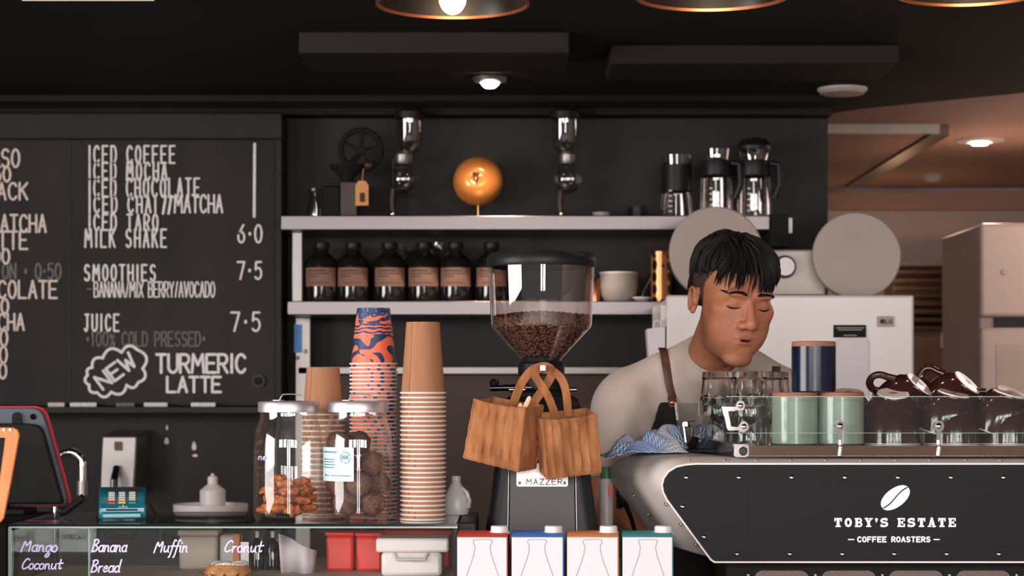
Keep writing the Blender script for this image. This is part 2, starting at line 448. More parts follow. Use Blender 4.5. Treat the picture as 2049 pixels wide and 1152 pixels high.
M('shoe', rgb(32, 30, 30), 0.6)
M('timber_counter', rgb(70, 56, 48), 0.45, var=.2, vscale=10, stretch=(.4, 5, 5))
M('speck_canister', rgb(196, 130, 72), 0.3, metal=.4, var=.05)
M('stir_wood', rgb(226, 184, 152), 0.7, var=.08, vscale=30, stretch=(4, 4, .5))
M('hood_steel', rgb(120, 100, 90), 0.35, metal=.6, var=.1, vscale=5)
M('slat_dark', rgb(84, 66, 58), 0.35, metal=.5, var=.1)
M('film', rgb(150, 138, 132), 0.25, var=.2, vscale=20)
M('blue_print', rgb(70, 130, 190), 0.6, var=.1)
M('shade_black', rgb(15, 14, 14), 0.35, metal=.4, var=.05)
M('fridge_warm', rgb(196, 172, 160), .4, var=.03, vscale=4)
M('shade_copper', rgb(176, 110, 74), 0.3, metal=.9, var=.06)
M_glow('bulb_warm', (1.0, 0.72, 0.45, 1), 22.0)
M_glow('bulb_white', (1.0, 0.90, 0.80, 1), 26.0)
M_glow('panel_light', (1.0, 0.86, 0.70, 1), 0.75)
M_pane('pane', (0.955, 0.975, 0.965, 1), 1.0)
M_pane('guard_pane', (0.94, 0.97, 0.955, 1), 0.9, 0.0, 0.008)
M_pane('jar_glass', (0.975, 0.98, 0.975, 1), 0.9, 0.02, 0.005)
M_pane('hopper_clear', (0.94, 0.92, 0.91, 1), 1.5, 0.03, 0.02)
M_pane('thin_glass', (0.93, 0.91, 0.90, 1), 1.8, 0.02, 0.05)
M_pane('clear_film', (0.80, 0.78, 0.76, 1), 1.5, 0.15, 0.05)
M_glass('tumbler_glass', (0.97, 0.965, 0.96, 1), 0.0, 1.5)
def pane_edge(): pass
M('glass_edge', rgb(150, 176, 168), 0.15, var=.05, coat=.5)
G = MATS

def patterned():
    # jute: crossed threads with wear
    m, nt, out = _new('jute'); b = N(nt, 'ShaderNodeBsdfPrincipled'); b.inputs['Roughness'].default_value = .9; b.inputs['Specular IOR Level'].default_value = .2
    nt.links.new(b.outputs[0], out.inputs[0])
    tc = N(nt, 'ShaderNodeTexCoord')
    w1 = N(nt, 'ShaderNodeTexWave', bands_direction='X'); w1.inputs['Scale'].default_value = 230; w1.inputs['Distortion'].default_value = 1.2
    w2 = N(nt, 'ShaderNodeTexWave', bands_direction='Z'); w2.inputs['Scale'].default_value = 250; w2.inputs['Distortion'].default_value = 1.2
    for q in (w1, w2): nt.links.new(tc.outputs['Object'], q.inputs[0])
    mu = N(nt, 'ShaderNodeMath', operation='MULTIPLY'); nt.links.new(w1.outputs['Fac'], mu.inputs[0]); nt.links.new(w2.outputs['Fac'], mu.inputs[1])
    nz = N(nt, 'ShaderNodeTexNoise'); nz.inputs['Scale'].default_value = 26; nz.inputs['Detail'].default_value = 6
    mp = N(nt, 'ShaderNodeMapping'); mp.inputs['Scale'].default_value = (1.6, 1.6, .5); nt.links.new(tc.outputs['Object'], mp.inputs[0]); nt.links.new(mp.outputs[0], nz.inputs[0])
    ad = N(nt, 'ShaderNodeMath', operation='MULTIPLY_ADD'); nt.links.new(mu.outputs[0], ad.inputs[0]); ad.inputs[1].default_value = .45
    nt.links.new(nz.outputs['Fac'], ad.inputs[2])
    rp = N(nt, 'ShaderNodeValToRGB'); e = rp.color_ramp.elements
    e[0].position = .3; e[0].color = rgb(104, 60, 34); e[1].position = .85; e[1].color = rgb(190, 132, 88)
    k = rp.color_ramp.elements.new(.55); k.color = rgb(156, 100, 62)
    nt.links.new(ad.outputs[0], rp.inputs[0]); nt.links.new(rp.outputs[0], b.inputs['Base Color'])
    bp = N(nt, 'ShaderNodeBump'); bp.inputs['Strength'].default_value = .5; bp.inputs['Distance'].default_value = .002
    nt.links.new(mu.outputs[0], bp.inputs['Height']); nt.links.new(bp.outputs[0], b.inputs['Normal']); MATS['jute'] = m
    # chevron wipe: zigzag stripes along UV
    m, nt, out = _new('chevron'); b = N(nt, 'ShaderNodeBsdfPrincipled'); b.inputs['Roughness'].default_value = .9
    nt.links.new(b.outputs[0], out.inputs[0]); tc = N(nt, 'ShaderNodeTexCoord'); sx = N(nt, 'ShaderNodeSeparateXYZ'); nt.links.new(tc.outputs['UV'], sx.inputs[0])
    pp = N(nt, 'ShaderNodeMath', operation='PINGPONG'); pp.inputs[1].default_value = .006; nt.links.new(sx.outputs[0], pp.inputs[0])
    ad = N(nt, 'ShaderNodeMath', operation='ADD'); nt.links.new(sx.outputs[1], ad.inputs[0]); nt.links.new(pp.outputs[0], ad.inputs[1])
    sc = N(nt, 'ShaderNodeMath', operation='MULTIPLY'); sc.inputs[1].default_value = 92; nt.links.new(ad.outputs[0], sc.inputs[0])
    fr = N(nt, 'ShaderNodeMath', operation='FRACT'); nt.links.new(sc.outputs[0], fr.inputs[0])
    nz = N(nt, 'ShaderNodeTexNoise'); nz.inputs['Scale'].default_value = 5; nt.links.new(tc.outputs['UV'], nz.inputs[0])
    th = N(nt, 'ShaderNodeMapRange'); th.inputs[1].default_value = .35; th.inputs[2].default_value = .65; th.inputs[3].default_value = .3; th.inputs[4].default_value = .72
    nt.links.new(nz.outputs['Fac'], th.inputs[0])
    gt = N(nt, 'ShaderNodeMath', operation='GREATER_THAN'); nt.links.new(fr.outputs[0], gt.inputs[0]); nt.links.new(th.outputs[0], gt.inputs[1])
    mx = N(nt, 'ShaderNodeMix', data_type='RGBA'); mx.inputs[6].default_value = rgb(222, 216, 204); mx.inputs[7].default_value = rgb(52, 122, 200)
    nt.links.new(gt.outputs[0], mx.inputs[0]); nt.links.new(mx.outputs[2], b.inputs['Base Color']); MATS['chevron'] = m
    # printed paper cup: coral and navy swirls, starry navy near the base of the cup
    m, nt, out = _new('cup_print'); b = N(nt, 'ShaderNodeBsdfPrincipled'); b.inputs['Roughness'].default_value = .5
    nt.links.new(b.outputs[0], out.inputs[0]); tc = N(nt, 'ShaderNodeTexCoord'); sx = N(nt, 'ShaderNodeSeparateXYZ'); nt.links.new(tc.outputs['Object'], sx.inputs[0])
    n1 = N(nt, 'ShaderNodeTexNoise'); n1.inputs['Scale'].default_value = 22; n1.inputs['Detail'].default_value = 0; n1.inputs['Distortion'].default_value = 1.6
    mpp = N(nt, 'ShaderNodeMapping'); mpp.inputs['Scale'].default_value = (1, 1, 1.5); mpp.inputs['Location'].default_value = (.37, .21, .13); nt.links.new(tc.outputs['Object'], mpp.inputs[0]); nt.links.new(mpp.outputs[0], n1.inputs[0])
    g1 = N(nt, 'ShaderNodeMath', operation='GREATER_THAN'); g1.inputs[1].default_value = .53; nt.links.new(n1.outputs['Fac'], g1.inputs[0])
    wv = N(nt, 'ShaderNodeTexWave', bands_direction='Z'); wv.inputs['Scale'].default_value = 42; wv.inputs['Distortion'].default_value = 5.5; wv.inputs['Detail'].default_value = 1; wv.inputs['Detail Scale'].default_value = 1.2
    nt.links.new(tc.outputs['Object'], wv.inputs[0])
    g2 = N(nt, 'ShaderNodeMath', operation='GREATER_THAN'); g2.inputs[1].default_value = .52; nt.links.new(wv.outputs['Fac'], g2.inputs[0])
    # a band of fine wavy lines across the middle of the cup
    bz = N(nt, 'ShaderNodeMath', operation='COMPARE'); bz.inputs[1].default_value = .071; bz.inputs[2].default_value = .0105; nt.links.new(sx.outputs[2], bz.inputs[0])
    m1 = N(nt, 'ShaderNodeMix', data_type='FLOAT'); nt.links.new(bz.outputs[0], m1.inputs[0]); nt.links.new(g1.outputs[0], m1.inputs[2]); nt.links.new(g2.outputs[0], m1.inputs[3])
    vo = N(nt, 'ShaderNodeTexVoronoi'); vo.inputs['Scale'].default_value = 230; nt.links.new(tc.outputs['Object'], vo.inputs[0])
    st = N(nt, 'ShaderNodeMath', operation='LESS_THAN'); st.inputs[1].default_value = .2; nt.links.new(vo.outputs['Distance'], st.inputs[0])
    n3 = N(nt, 'ShaderNodeMath', operation='MULTIPLY_ADD'); n3.inputs[1].default_value = .055; nt.links.new(n1.outputs['Fac'], n3.inputs[0]); nt.links.new(sx.outputs[2], n3.inputs[2])
    top = N(nt, 'ShaderNodeMath', operation='GREATER_THAN'); top.inputs[1].default_value = .119; nt.links.new(n3.outputs[0], top.inputs[0])
    ca = N(nt, 'ShaderNodeMix', data_type='RGBA'); ca.inputs[6].default_value = rgb(244, 108, 76); ca.inputs[7].default_value = rgb(26, 50, 92); nt.links.new(m1.outputs[0], ca.inputs[0])
    cb = N(nt, 'ShaderNodeMix', data_type='RGBA'); cb.inputs[6].default_value = rgb(30, 52, 96); cb.inputs[7].default_value = rgb(238, 226, 220); nt.links.new(st.outputs[0], cb.inputs[0])
    cc = N(nt, 'ShaderNodeMix', data_type='RGBA'); nt.links.new(top.outputs[0], cc.inputs[0]); nt.links.new(ca.outputs[2], cc.inputs[6]); nt.links.new(cb.outputs[2], cc.inputs[7])
    nt.links.new(cc.outputs[2], b.inputs['Base Color']); MATS['cup_print'] = m
    # canister with dark lozenges
    m, nt, out = _new('lozenge'); b = N(nt, 'ShaderNodeBsdfPrincipled'); b.inputs['Roughness'].default_value = .25; b.inputs['Metallic'].default_value = .5
    nt.links.new(b.outputs[0], out.inputs[0]); tc = N(nt, 'ShaderNodeTexCoord')
    vo = N(nt, 'ShaderNodeTexVoronoi'); vo.inputs['Scale'].default_value = 26; vo.inputs['Randomness'].default_value = .15
    mp = N(nt, 'ShaderNodeMapping'); mp.inputs['Scale'].default_value = (1.6, 1.6, 1); nt.links.new(tc.outputs['Object'], mp.inputs[0]); nt.links.new(mp.outputs[0], vo.inputs[0])
    rp = N(nt, 'ShaderNodeValToRGB'); rp.color_ramp.interpolation = 'CONSTANT'
    rp.color_ramp.elements[0].color = rgb(40, 26, 22); rp.color_ramp.elements[1].position = .42; rp.color_ramp.elements[1].color = rgb(206, 140, 84)
    nt.links.new(vo.outputs['Distance'], rp.inputs[0]); nt.links.new(rp.outputs[0], b.inputs['Base Color']); MATS['lozenge'] = m
patterned()

# ---------------------------------------------------------------- the room
WALLY = 6.6; CEIL = 2.45
b = MB().box(-4.2, 4.4, -3.0, 10.0, -0.1, 0); struct('floor', b, G['floor_concrete'])
XE = PX(1656, WALLY)
b = MB().box(-4.2, XE, WALLY, WALLY + .16, 0, CEIL); struct('wall_back', b, G['black_paint'])
b = MB().box(-4.2, -4.0, 0.0, WALLY, 0, CEIL); struct('wall_left', b, G['black_paint'])
b = MB().box(4.2, 4.4, 0.0, 9.6, 0, CEIL + .05); struct('wall_right', b, G['kitchen_wall_tile'])
b = MB().box(-.2, 4.4, 9.6, 9.8, 0, CEIL + .05); struct('wall_kitchen', b, G['kitchen_wall_tile'])
edge = [(4.4, 4.17), (1.64, 6.39), (1.18, 6.76), (XE + .01, 6.93)]
b = MB().prism([(-4.2, -1.2), (4.4, -1.2)] + edge + [(-4.2, 6.93)], CEIL, CEIL + .2, axis='z'); struct('ceiling', b, G['ceiling_paint'])
b = MB().prism([(4.4, 9.8), (-.2, 9.8), (-.2, 6.93)] + edge[::-1], CEIL + .02, CEIL + .2, axis='z'); struct('ceiling_kitchen', b, G['kitchen_plaster'])
# cornice over the back wall, kitchen cornice
b = MB(); z0 = PZ(229, 6.5); b.prism([(6.5, z0), (6.6, z0), (6.6, CEIL), (6.44, CEIL), (6.44, CEIL - .02), (6.5, z0 + .02)], -4.0, XE, axis='x')
struct('trim_1', b, G['ceiling_paint'])
b = MB().box(1.0, 4.2, 9.55, 9.6, 2.36, 2.45); struct('trim_2', b, G['kitchen_plaster'])
# dropped ceiling boxes between the lamps
b = MB().box(PX(597, 5.3), PX(1139, 5.3), 5.3, 5.62, PZ(106, 5.3), CEIL); struct('trim_3', b, G['beam_paint'], bevel=.004)
b = MB().box(PX(1222, 5.5), PX(1800, 5.5), 5.5, 5.8, PZ(127, 5.5), CEIL); struct('trim_4', b, G['beam_paint'], bevel=.004)
# rail and panel on the wall under the shelves
b = MB().box(PX(600, 6.55), PX(1400, 6.55), 6.5, 6.6, PZ(747, 6.5), PZ(735, 6.5)); struct('trim_5', b, G['steel_dull'])
b = MB().box(PX(600, 6.58), PX(1400, 6.58), 6.575, 6.6, .95, PZ(750, 6.55)); struct('trim_6', b, G['splash_panel'])

# back bench along the wall (below the frame) and the front counter
t = thing('back_bench', (-1.2, 6.2, 0), 'dark low bench along the black back wall under the shelves', 'bench')
obj('cabinet', MB().box(-3.98, PX(1330, 5.6) - .03, 5.75, 6.57, 0.08, .91), G['black_matte'], t)
obj('worktop', MB().box(-3.98, PX(1330, 5.6) - .02, 5.7, 6.57, .91, .95), G['steel_dull'], t, bevel=.004)
CT = 1.0
t = thing('front_counter', (0, 3.9, 0), 'dark timber bar counter carrying the coffee machine and glass case', 'counter')
obj('counter_front', MB().box(-2.6, 2.4, 3.52, 3.56, 0, CT - .04), G['timber_counter'], t)
obj('counter_body', MB().box(-2.6, 2.4, 3.56, 4.32, 0.08, CT - .04), G['black_matte'], t)
obj('countertop', MB().box(-2.62, 2.42, 3.48, 4.36, CT - .04, CT), G['timber_counter'], t, bevel=.005)

# ---------------------------------------------------------------- chalkboard
DB = 6.46
t = thing('menu_chalkboard', (PX(200, 6.5), 6.6, PZ(812, DB)), 'big black menu chalkboard with handwritten drinks and prices on the back wall', 'chalkboard')
obj('board', MB().box(PX(-330, DB), PX(552, DB), DB, 6.52, PZ(811, DB), PZ(280, DB)), G['slate'], t)
f = MB(); f.box(PX(-330, DB), PX(566, DB), DB - .03, 6.6, PZ(280, DB), PZ(229, DB)); f.box(PX(552, DB), PX(566, DB), DB - .03, 6.6, PZ(811, DB), PZ(280, DB))
f.box(PX(-330, DB), PX(552, DB), 6.52, 6.6, PZ(811, DB), PZ(280, DB))
obj('frame', f, G['slate_frame'], t, bevel=.004)
obj('seam', MB().box(PX(139, DB), PX(142, DB), DB - .002, DB, PZ(811, DB), PZ(280, DB)), G['slate_frame'], t)
lat = obj('latch', MB().cyl_y((PX(517, DB), PZ(762, DB)), .022, DB - .012, DB, 20), G['black_plastic'], t)
obj('latch_ring', MB().cyl_y((PX(517, DB), PZ(762, DB)), .013, DB - .018, DB - .012, 20), G['black_matte'], lat)
LD = DB - .0015
def chalkline(txt, x0, x1, yt, yb, w=4.0, mat='chalk', gap=.42, jit=0):
    sts = text_px(txt, x0, x1, yt, yb, gap); wi = text_px.word
    for q in sorted(set(wi)): obj('chalk_lettering', strokes(MB(), [st for st, k in zip(sts, wi) if k == q], w, LD), G[mat], t, smooth=0)
for txt, x0, x1, yt, yb in (('ICED COFFEE', 177, 349, 292, 326), ('ICED MOCHA', 177, 333, 325, 360), ('ICED CHOCOLATE', 177, 398, 357, 394),
                            ('ICED CHAI', 177, 312, 393, 425), ('ICED TARO', 177, 315, 429, 460), ('MILK SHAKE', 170, 332, 459, 494),
                            ('SMOOTHIES', 169, 310, 530, 561), ('JUICE', 168, 237, 629, 662), ('6.0', 476, 523, 450, 485), ('7.5', 475, 523, 524, 558), ('7.5', 462, 520, 625, 662)):
    chalkline(txt, x0, x1, yt, yb, gap=.8 if len(txt) > 4 else .55)
chalkline('//', 325, 343, 392, 427, 5); chalkline('MATCHA', 349, 444, 390, 425)
chalkline('BANANA/MIX BERRY/AVOCADO', 188, 429, 564, 594, 2.8, gap=.34); chalkline('-', 174, 182, 574, 582, 3, 'chalk_faint')
chalkline('*100% COLD PRESSED*', 172, 410, 664, 692, 3, 'chalk_faint')
for txt, x1, yt, yb, wd in (('ESPRESSO', 38, 299, 334, 158), ('50', 20, 334, 363, 33), ('BLACK', 54, 366, 399, 102), ('MATCHA', 91, 430, 464, 112), ('LATTE', 54, 463, 498, 98),
                            ('00', 18, 498, 527, 33), ('CHOCOLATE', 113, 562, 596, 178), ('50', 16, 598, 627, 33), ('MOCHA', 47, 628, 660, 92), ('50', 14, 660, 692, 33), ('50', 13, 693, 726, 33), ('50', 12, 727, 757, 33)):
    chalkline(txt, x1 - wd, x1, yt, yb, 4.6, 'chalk_tan')
chalkline('ON * 0.50', 5, 121, 527, 558, 3.8, 'chalk_faint')
chalkline('TURMERIC', 313, 490, 709, 745, 5.6, gap=.32); chalkline('LATTE', 334, 441, 754, 784, 5.4, gap=.36)
obj('chalk_rule', strokes(MB(), [[(509, 288), (508, 433)]], 5.5, LD), G['chalk'], t, smooth=0)
cl = []
lob = [(186, 762, 13), (182, 735, 0), (198, 712, 0), (230, 700, 0), (258, 692, 0), (284, 708, 0), (283, 733, 0), (268, 762, 0), (243, 785, 0), (208, 793, 0)]
cx, cy = 231, 743
anch = [(176, 752), (184, 728), (206, 716), (243, 704), (262, 691), (287, 713), (280, 737), (277, 765), (252, 772), (238, 788), (223, 785), (206, 796), (194, 782), (178, 774)]
anch = [(175, 750), (184, 735), (205, 716), (243, 705), (275, 700), (285, 737), (276, 765), (253, 770), (222, 784), (194, 785), (178, 770)]
for i in range(len(anch)):
    a, c2 = anch[i], anch[(i + 1) % len(anch)]
    mx_, my_ = (a[0] + c2[0]) / 2, (a[1] + c2[1]) / 2; dx, dy = c2[0] - a[0], c2[1] - a[1]
    nx_, ny_ = dy, -dx
    if (mx_ - cx) * nx_ + (my_ - cy) * ny_ < 0: nx_, ny_ = -nx_, -ny_
    for k in range(8):
        u = k / 8; bl = 4 * u * (1 - u) * .34
        cl.append((a[0] + dx * u + nx_ * bl, a[1] + dy * u + ny_ * bl))
obj('chalk_cloud', strokes(MB(), [cl + [cl[0]]], 5.6, LD), G['chalk'], t, smooth=0)
nw = []
for st in text_px('NEW', -42, 42, -15, 15, .3):
    a = math.radians(-36); nw.append([(231 + x * math.cos(a) - y * math.sin(a), 742 + x * math.sin(a) + y * math.cos(a)) for x, y in st])
obj('chalk_lettering', strokes(MB(), nw, 5.6, LD), G['chalk'], t, smooth=0)
# chalk ledge and the sticks lying on it
LZ = PZ(815, 6.36)
t = thing('chalk_ledge', (PX(200, 6.4), 6.45, LZ), 'narrow grey metal ledge under the menu chalkboard', 'ledge')
obj('ledge_shelf', MB().box(PX(-330, 6.36), PX(548, 6.36), 6.36, 6.6, LZ - .008, LZ), G['steel_dull'], t)
obj('ledge_lip', MB().box(PX(-330, 6.36), PX(548, 6.36), 6.352, 6.36, PZ(826, 6.36), LZ + .002), G['black_paint'], t, bevel=.002)
for k, (x0, x1, kd, lb) in enumerate(((96, 128, 'chalk_tan', 'short tan chalk stick nearest the register screen on the ledge'), (140, 192, 'chalk', 'white chalk stick lying under the NEW cloud on the ledge'),
                           (288, 334, 'chalk', 'white chalk stick on the ledge under the word LATTE'), (232, 268, 'chalk_faint', 'greyish worn chalk stub between white sticks on the ledge'), (382, 430, 'chalk', 'long white chalk stick at the right end of the ledge'))):
    o = obj('chalk_stick', MB().tube([(PX(x0, 6.42), 6.42, LZ + .008), (PX(x1, 6.42), 6.425, LZ + .008)], .0078, 10), G[kd]); tag(o, lb, 'chalk', 'chalk sticks on the ledge')

# ---------------------------------------------------------------- ceiling fittings and lamps
def ring(r0, r1, z0, z1, c, seg=40): return MB().lathe([(r0, z1), (r0, z0), (r1, z0), (r1, z1)], seg, c)
c = (PX(980, 6.08), 6.08, 0)
t = thing('recessed_downlight', (c[0], c[1], CEIL - .02), 'glowing recessed downlight over the upper shelf, in the dark ceiling', 'ceiling light')
obj('trim_ring', MB().lathe([(.027, CEIL - .001), (.032, CEIL - .016), (.05, CEIL - .012), (.055, CEIL - .001)], 40, c), G['steel_dull'], t)
obj('bulb', MB().lathe([(0, CEIL - .034), (.016, CEIL - .031), (.026, CEIL - .022), (.026, CEIL - .002)], 28, c), G['bulb_white'], t)
c = (PX(1685, 6.3), 6.3, 0)
t = thing('ceiling_air_vent', (c[0], c[1], CEIL - .02), 'round pale flush air vent in the dark ceiling above the fridge', 'vent')
obj('cover', MB().lathe([(0, CEIL - .022), (.068, CEIL - .018), (.074, CEIL - .004), (.074, CEIL)], 40, c), G['disc_grey'], t)
obj('rim', MB().lathe([(.07, CEIL - .012), (.078, CEIL - .007), (.078, CEIL)], 40, c), G['white_plastic'], t)
KC = CEIL + .02
c = (PX(1960, 7.75), 7.75, 0)
t = thing('kitchen_downlight', (c[0], c[1], KC - .02), 'bright recessed downlight in the brown kitchen ceiling', 'ceiling light')
obj('trim_ring', MB().lathe([(.04, KC - .001), (.05, KC - .012), (.09, KC - .008), (.095, KC - .001)], 40, c), G['disc_grey'], t)
obj('bulb', MB().lathe([(0, KC - .022), (.03, KC - .02), (.036, KC - .008), (.036, KC)], 28, c), G['bulb_white'], t)
c = (PX(1866, 9.0), 9.0, 0)
t = thing('smoke_detector', (c[0], c[1], KC - .03), 'small round smoke detector on the brown kitchen ceiling', 'smoke detector')
obj('housing', MB().lathe([(0, KC - .034), (.03, KC - .032), (.045, KC - .016), (.05, KC)], 28, c), G['disc_grey'], t)
t = thing('extraction_hood', (1.3, 8.2, KC - .03), 'flat square hood on the kitchen ceiling with a pale front edge', 'hood')
obj('panel', MB().box(.6, 1.55, 7.32, 9.2, KC - .03, KC), G['kitchen_plaster'], t)
f = MB(); f.box(.6, 1.56, 7.29, 7.32, KC - .034, KC + .0); obj('front_edge', f, G['disc_grey'], t)
f = MB(); f.box(1.53, 1.60, 7.32, 9.2, KC - .04, KC); f.box(.6, 1.53, 9.16, 9.22, KC - .04, KC); obj('side_edge', f, G['slat_dark'], t)
t = thing('ceiling_panel_light', (PX(170, 4.6), 4.55, CEIL - .02), 'pale strip light on the dark ceiling above the chalkboard', 'ceiling light')
zz = CEIL - .02
obj('housing', MB().box(PX(42, 4.78), PX(311, 4.78), 4.28, 4.79, zz + .008, CEIL), G['black_matte'], t)
obj('diffuser', MB().box(PX(45, 4.78), PX(308, 4.78), 4.3, 4.78, zz, zz + .008), G['panel_light'], t)
# three pendants over the counter
def pendant(px, rim_py, bulb_drop, label):
    D = 4.05; R = 152 * D / F; x = PX(px, D); z = PZ(rim_py, D)
    t = thing('pendant_lamp', (x, D, z), label, 'pendant lamp', 'black pendant lamps over the counter')
    obj('shade', MB().lathe([(R, z), (R * .93, z + .045), (R * .62, z + .105), (.05, z + .15), (.03, z + .165), (.026, z + .165), (.046, z + .148), (R * .6, z + .103), (R * .91, z + .043), (R - .003, z + .002)], 56, (x, D, 0)), G['shade_black'], t)
    obj('rim', MB().lathe([(R - .004, z + .003), (R - .004, z - .003), (R + .002, z - .003), (R + .002, z + .004)], 56, (x, D, 0)), G['shade_copper'], t)
    obj('bulb', MB().ell((x, D, z + bulb_drop), (.028, .028, .034), 20, 12), G['bulb_warm'], t)
    obj('bulb_holder', MB().lathe([(.018, z + bulb_drop + .03), (.02, z + .165)], 20, (x, D, 0)), G['shade_black'], t)
    obj('cord', MB().tube([(x, D, z + .16), (x, D, CEIL)], .004, 8), G['black_plastic'], t)
    point('pendant_glow', (x, D, z + bulb_drop - .045), 1.6, (1.0, .66, .40), .03)
    return t
pendant(905, 8, .012, 'black pendant lamp whose round bulb hangs into view, above the coffee grinder')
pendant(1425, -8, .045, 'middle black pendant lamp with an orange glowing rim, above the barista')
pendant(1945, -18, .045, 'black pendant lamp at the right above the espresso machine, cut by the frame')

# ---------------------------------------------------------------- shelves on the back wall
SD = 6.3; SZ = PZ(431, SD); SB = PZ(460, SD)
t = thing('wall_shelf', (PX(1050, SD), 6.6, SB), 'upper stainless steel wall shelf carrying siphons and glass servers', 'shelf', 'steel wall shelves')
obj('shelf_board', MB().box(PX(561, SD), PX(1540, SD), SD, 6.598, SB, SZ), G['steel'], t, bevel=.003)
f = MB(); f.box(PX(1541, SD), PX(1578, SD), SD + .01, 6.598, PZ(492, SD), PZ(426, SD)); obj('bracket', f, G['black_matte'], t)
f = MB(); f.box(PX(1578, SD), PX(1585, SD), SD, SD + .012, PZ(466, SD), PZ(436, SD)); obj('bracket_cap', f, G['steel_dull'], t)
SZ2 = PZ(602, SD); SB2 = PZ(630, SD)
t = thing('wall_shelf', (PX(950, SD), 6.6, SB2), 'lower stainless steel wall shelf carrying the labelled dark bottles', 'shelf', 'steel wall shelves')
obj('shelf_board', MB().box(PX(574, SD), PX(1331, SD), SD, 6.598, SB2, SZ2), G['steel'], t, bevel=.003)
t = thing('shelf_upright', (PX(595, 6.52), 6.55, SB2), 'steel upright joining the two wall shelves at their left end', 'upright')
obj('post', MB().box(PX(585, 6.4), PX(606, 6.4), 6.38, 6.42, SZ2, SB), G['steel_dull'], t, bevel=.003)
t = thing('wall_bracket_post', (PX(604, 6.5), 6.55, .95), 'steel bracket post with a blue label under the lower shelf', 'post')
obj('post', MB().box(PX(590, 6.5), PX(621, 6.5), 6.5, 6.55, .95, SB2), G['steel_dull'], t, bevel=.003)
obj('blue_label', MB().box(PX(588, 6.495), PX(603, 6.495), 6.494, 6.5, PZ(705, 6.5), PZ(649, 6.5)), G['blue_print'], t)
f = MB()
for x in (595, 611): f.dome_y((PX(x, 6.5), PZ(703 if x > 600 else 716, 6.5)), .007, 6.5, .004)
obj('bolt', f, G['steel_dull'], t)

# --- upper shelf: siphons
def siphon(px, top_px, flip, label):
    D = 6.45; k = D / F
    x = PX(px, D); zb = SZ
    t = thing('coffee_siphon', (x, D, zb), label, 'siphon', 'glass siphons on the upper shelf')
    bz = PZ(358, D); br = 29.5 * k; ux = PX(top_px, D); uz0 = PZ(303, D); uz1 = PZ(228, D)
    bx = x + (16 if not flip else 9) * k
    prof = [(.012, bz + br + .018), (.014, bz + br)]
    prof = [(br * math.sin(a), bz + br * math.cos(a)) for a in [PI * q / 16 for q in range(2, 17)]]
    obj('lower_globe', MB().lathe([(.018, bz + br + .03)] + prof, 28, (bx, D, 0)), G['thin_glass'], t)
    obj('upper_funnel', MB().lathe([(.013, uz0 - .035), (.016, uz0 - .01), (28 * k * .75, uz0 + .006), (28 * k, uz0 + .03), (29 * k, uz1)], 28, (ux, D, 0)), G['thin_glass'], t)
    obj('coffee_level', MB().lathe([(0, bz - br * .98), (br * .6, bz - br * .78), (br * .8, bz - br * .58), (0, bz - br * .57)], 24, (bx, D, 0)), G['thin_glass'], t)
    obj('lid', MB().lathe([(0, uz1 + .012), (27 * k, uz1 + .012), (31 * k, uz1 + .004), (31 * k, uz1 - .014), (27 * k, uz1 - .014)], 28, (ux, D, 0)), G['black_plastic'], t)
    obj('neck_clamp', MB().lathe([(.024, bz + br + .0), (.028, bz + br + .008), (.028, bz + br + .03), (.02, bz + br + .04)], 24, (bx, D, 0)), G['steel_dull'], t)
    st = MB(); sx = x - 4 * k; st.tube([(sx, D + .02, zb + .01), (sx, D + .02, bz + br + .02), (bx - .02, D + .01, bz + br + .024)], .007, 10)
    obj('stand', st, G['black_plastic'], t)
    obj('stand_base', MB().box(sx - .018, bx + .045, D - .045, D + .045, zb, zb + .012), G['black_matte'], t, bevel=.004)
    obj('stand_knob', MB().ell((sx, D - .045, zb + .014), .009), G['chrome'], t)
    obj('handle', MB().tube([(sx, D, zb + .10), (sx - .004, D, zb + .055), (sx, D, zb + .02)], .009, 10), G['wood_dark'], t)
    return t
siphon(790, 819, False, 'glass coffee siphon left of the copper globe on the upper shelf')
siphon(1126, 1130, True, 'glass coffee siphon right of the copper globe on the upper shelf')
# --- copper globe
D = 6.45; gx = PX(956, D); gz = PZ(363, D); gr = 50 * D / F
t = thing('copper_globe', (gx, D, SZ), 'shiny copper orange globe on a thin rod, middle of upper shelf', 'ornament')
b = MB(); n = 40
prof = [(gr * math.sin(PI * q / 30), -gr * .99 * math.cos(PI * q / 30)) for q in range(31)]; prof[0] = (0, prof[0][1]); prof[-1] = (0, prof[-1][1])
tmp = MB().lathe(prof, 48)
for x, y, z in tmp.v:
    d = math.hypot(x + .004, z - .006)
    k = 1 - .24 * math.exp(-(d / .016) ** 2) if y < 0 else 1
    b.v.append((gx + x, D + y * k, gz + z))
b.f = tmp.f; b.m = tmp.m
obj('ball', b, G['copper_gloss'], t, smooth=60)
cal = MB()
for k in range(7):
    a = 2 * PI * k / 7 + .3; L = .011 + .007 * (k % 3)
    def q(r, w): 
        y = D - math.sqrt(max(0, gr ** 2 - r ** 2)) + (.0155 * math.exp(-(r / .016) ** 2) * 1.0) - .003
        return (gx - .004 + r * math.cos(a + w), y, gz + .006 + r * math.sin(a + w))
    cal.add([q(.003, 0), q(L * .5, .3), q(L, 0), q(L * .5, -.3)], [(0, 1, 2, 3)])
obj('leafy_crown', cal, G['wood_dark'], t, solid=.002)
obj('rod', MB().tube([(gx, D, SZ), (gx, D, gz - gr + .002)], .004, 10), G['brass'], t)
obj('rod_foot', MB().lathe([(0, SZ), (.02, SZ), (.02, SZ + .004), (.004, SZ + .008)], 24, (gx, D, 0)), G['steel_dull'], t)
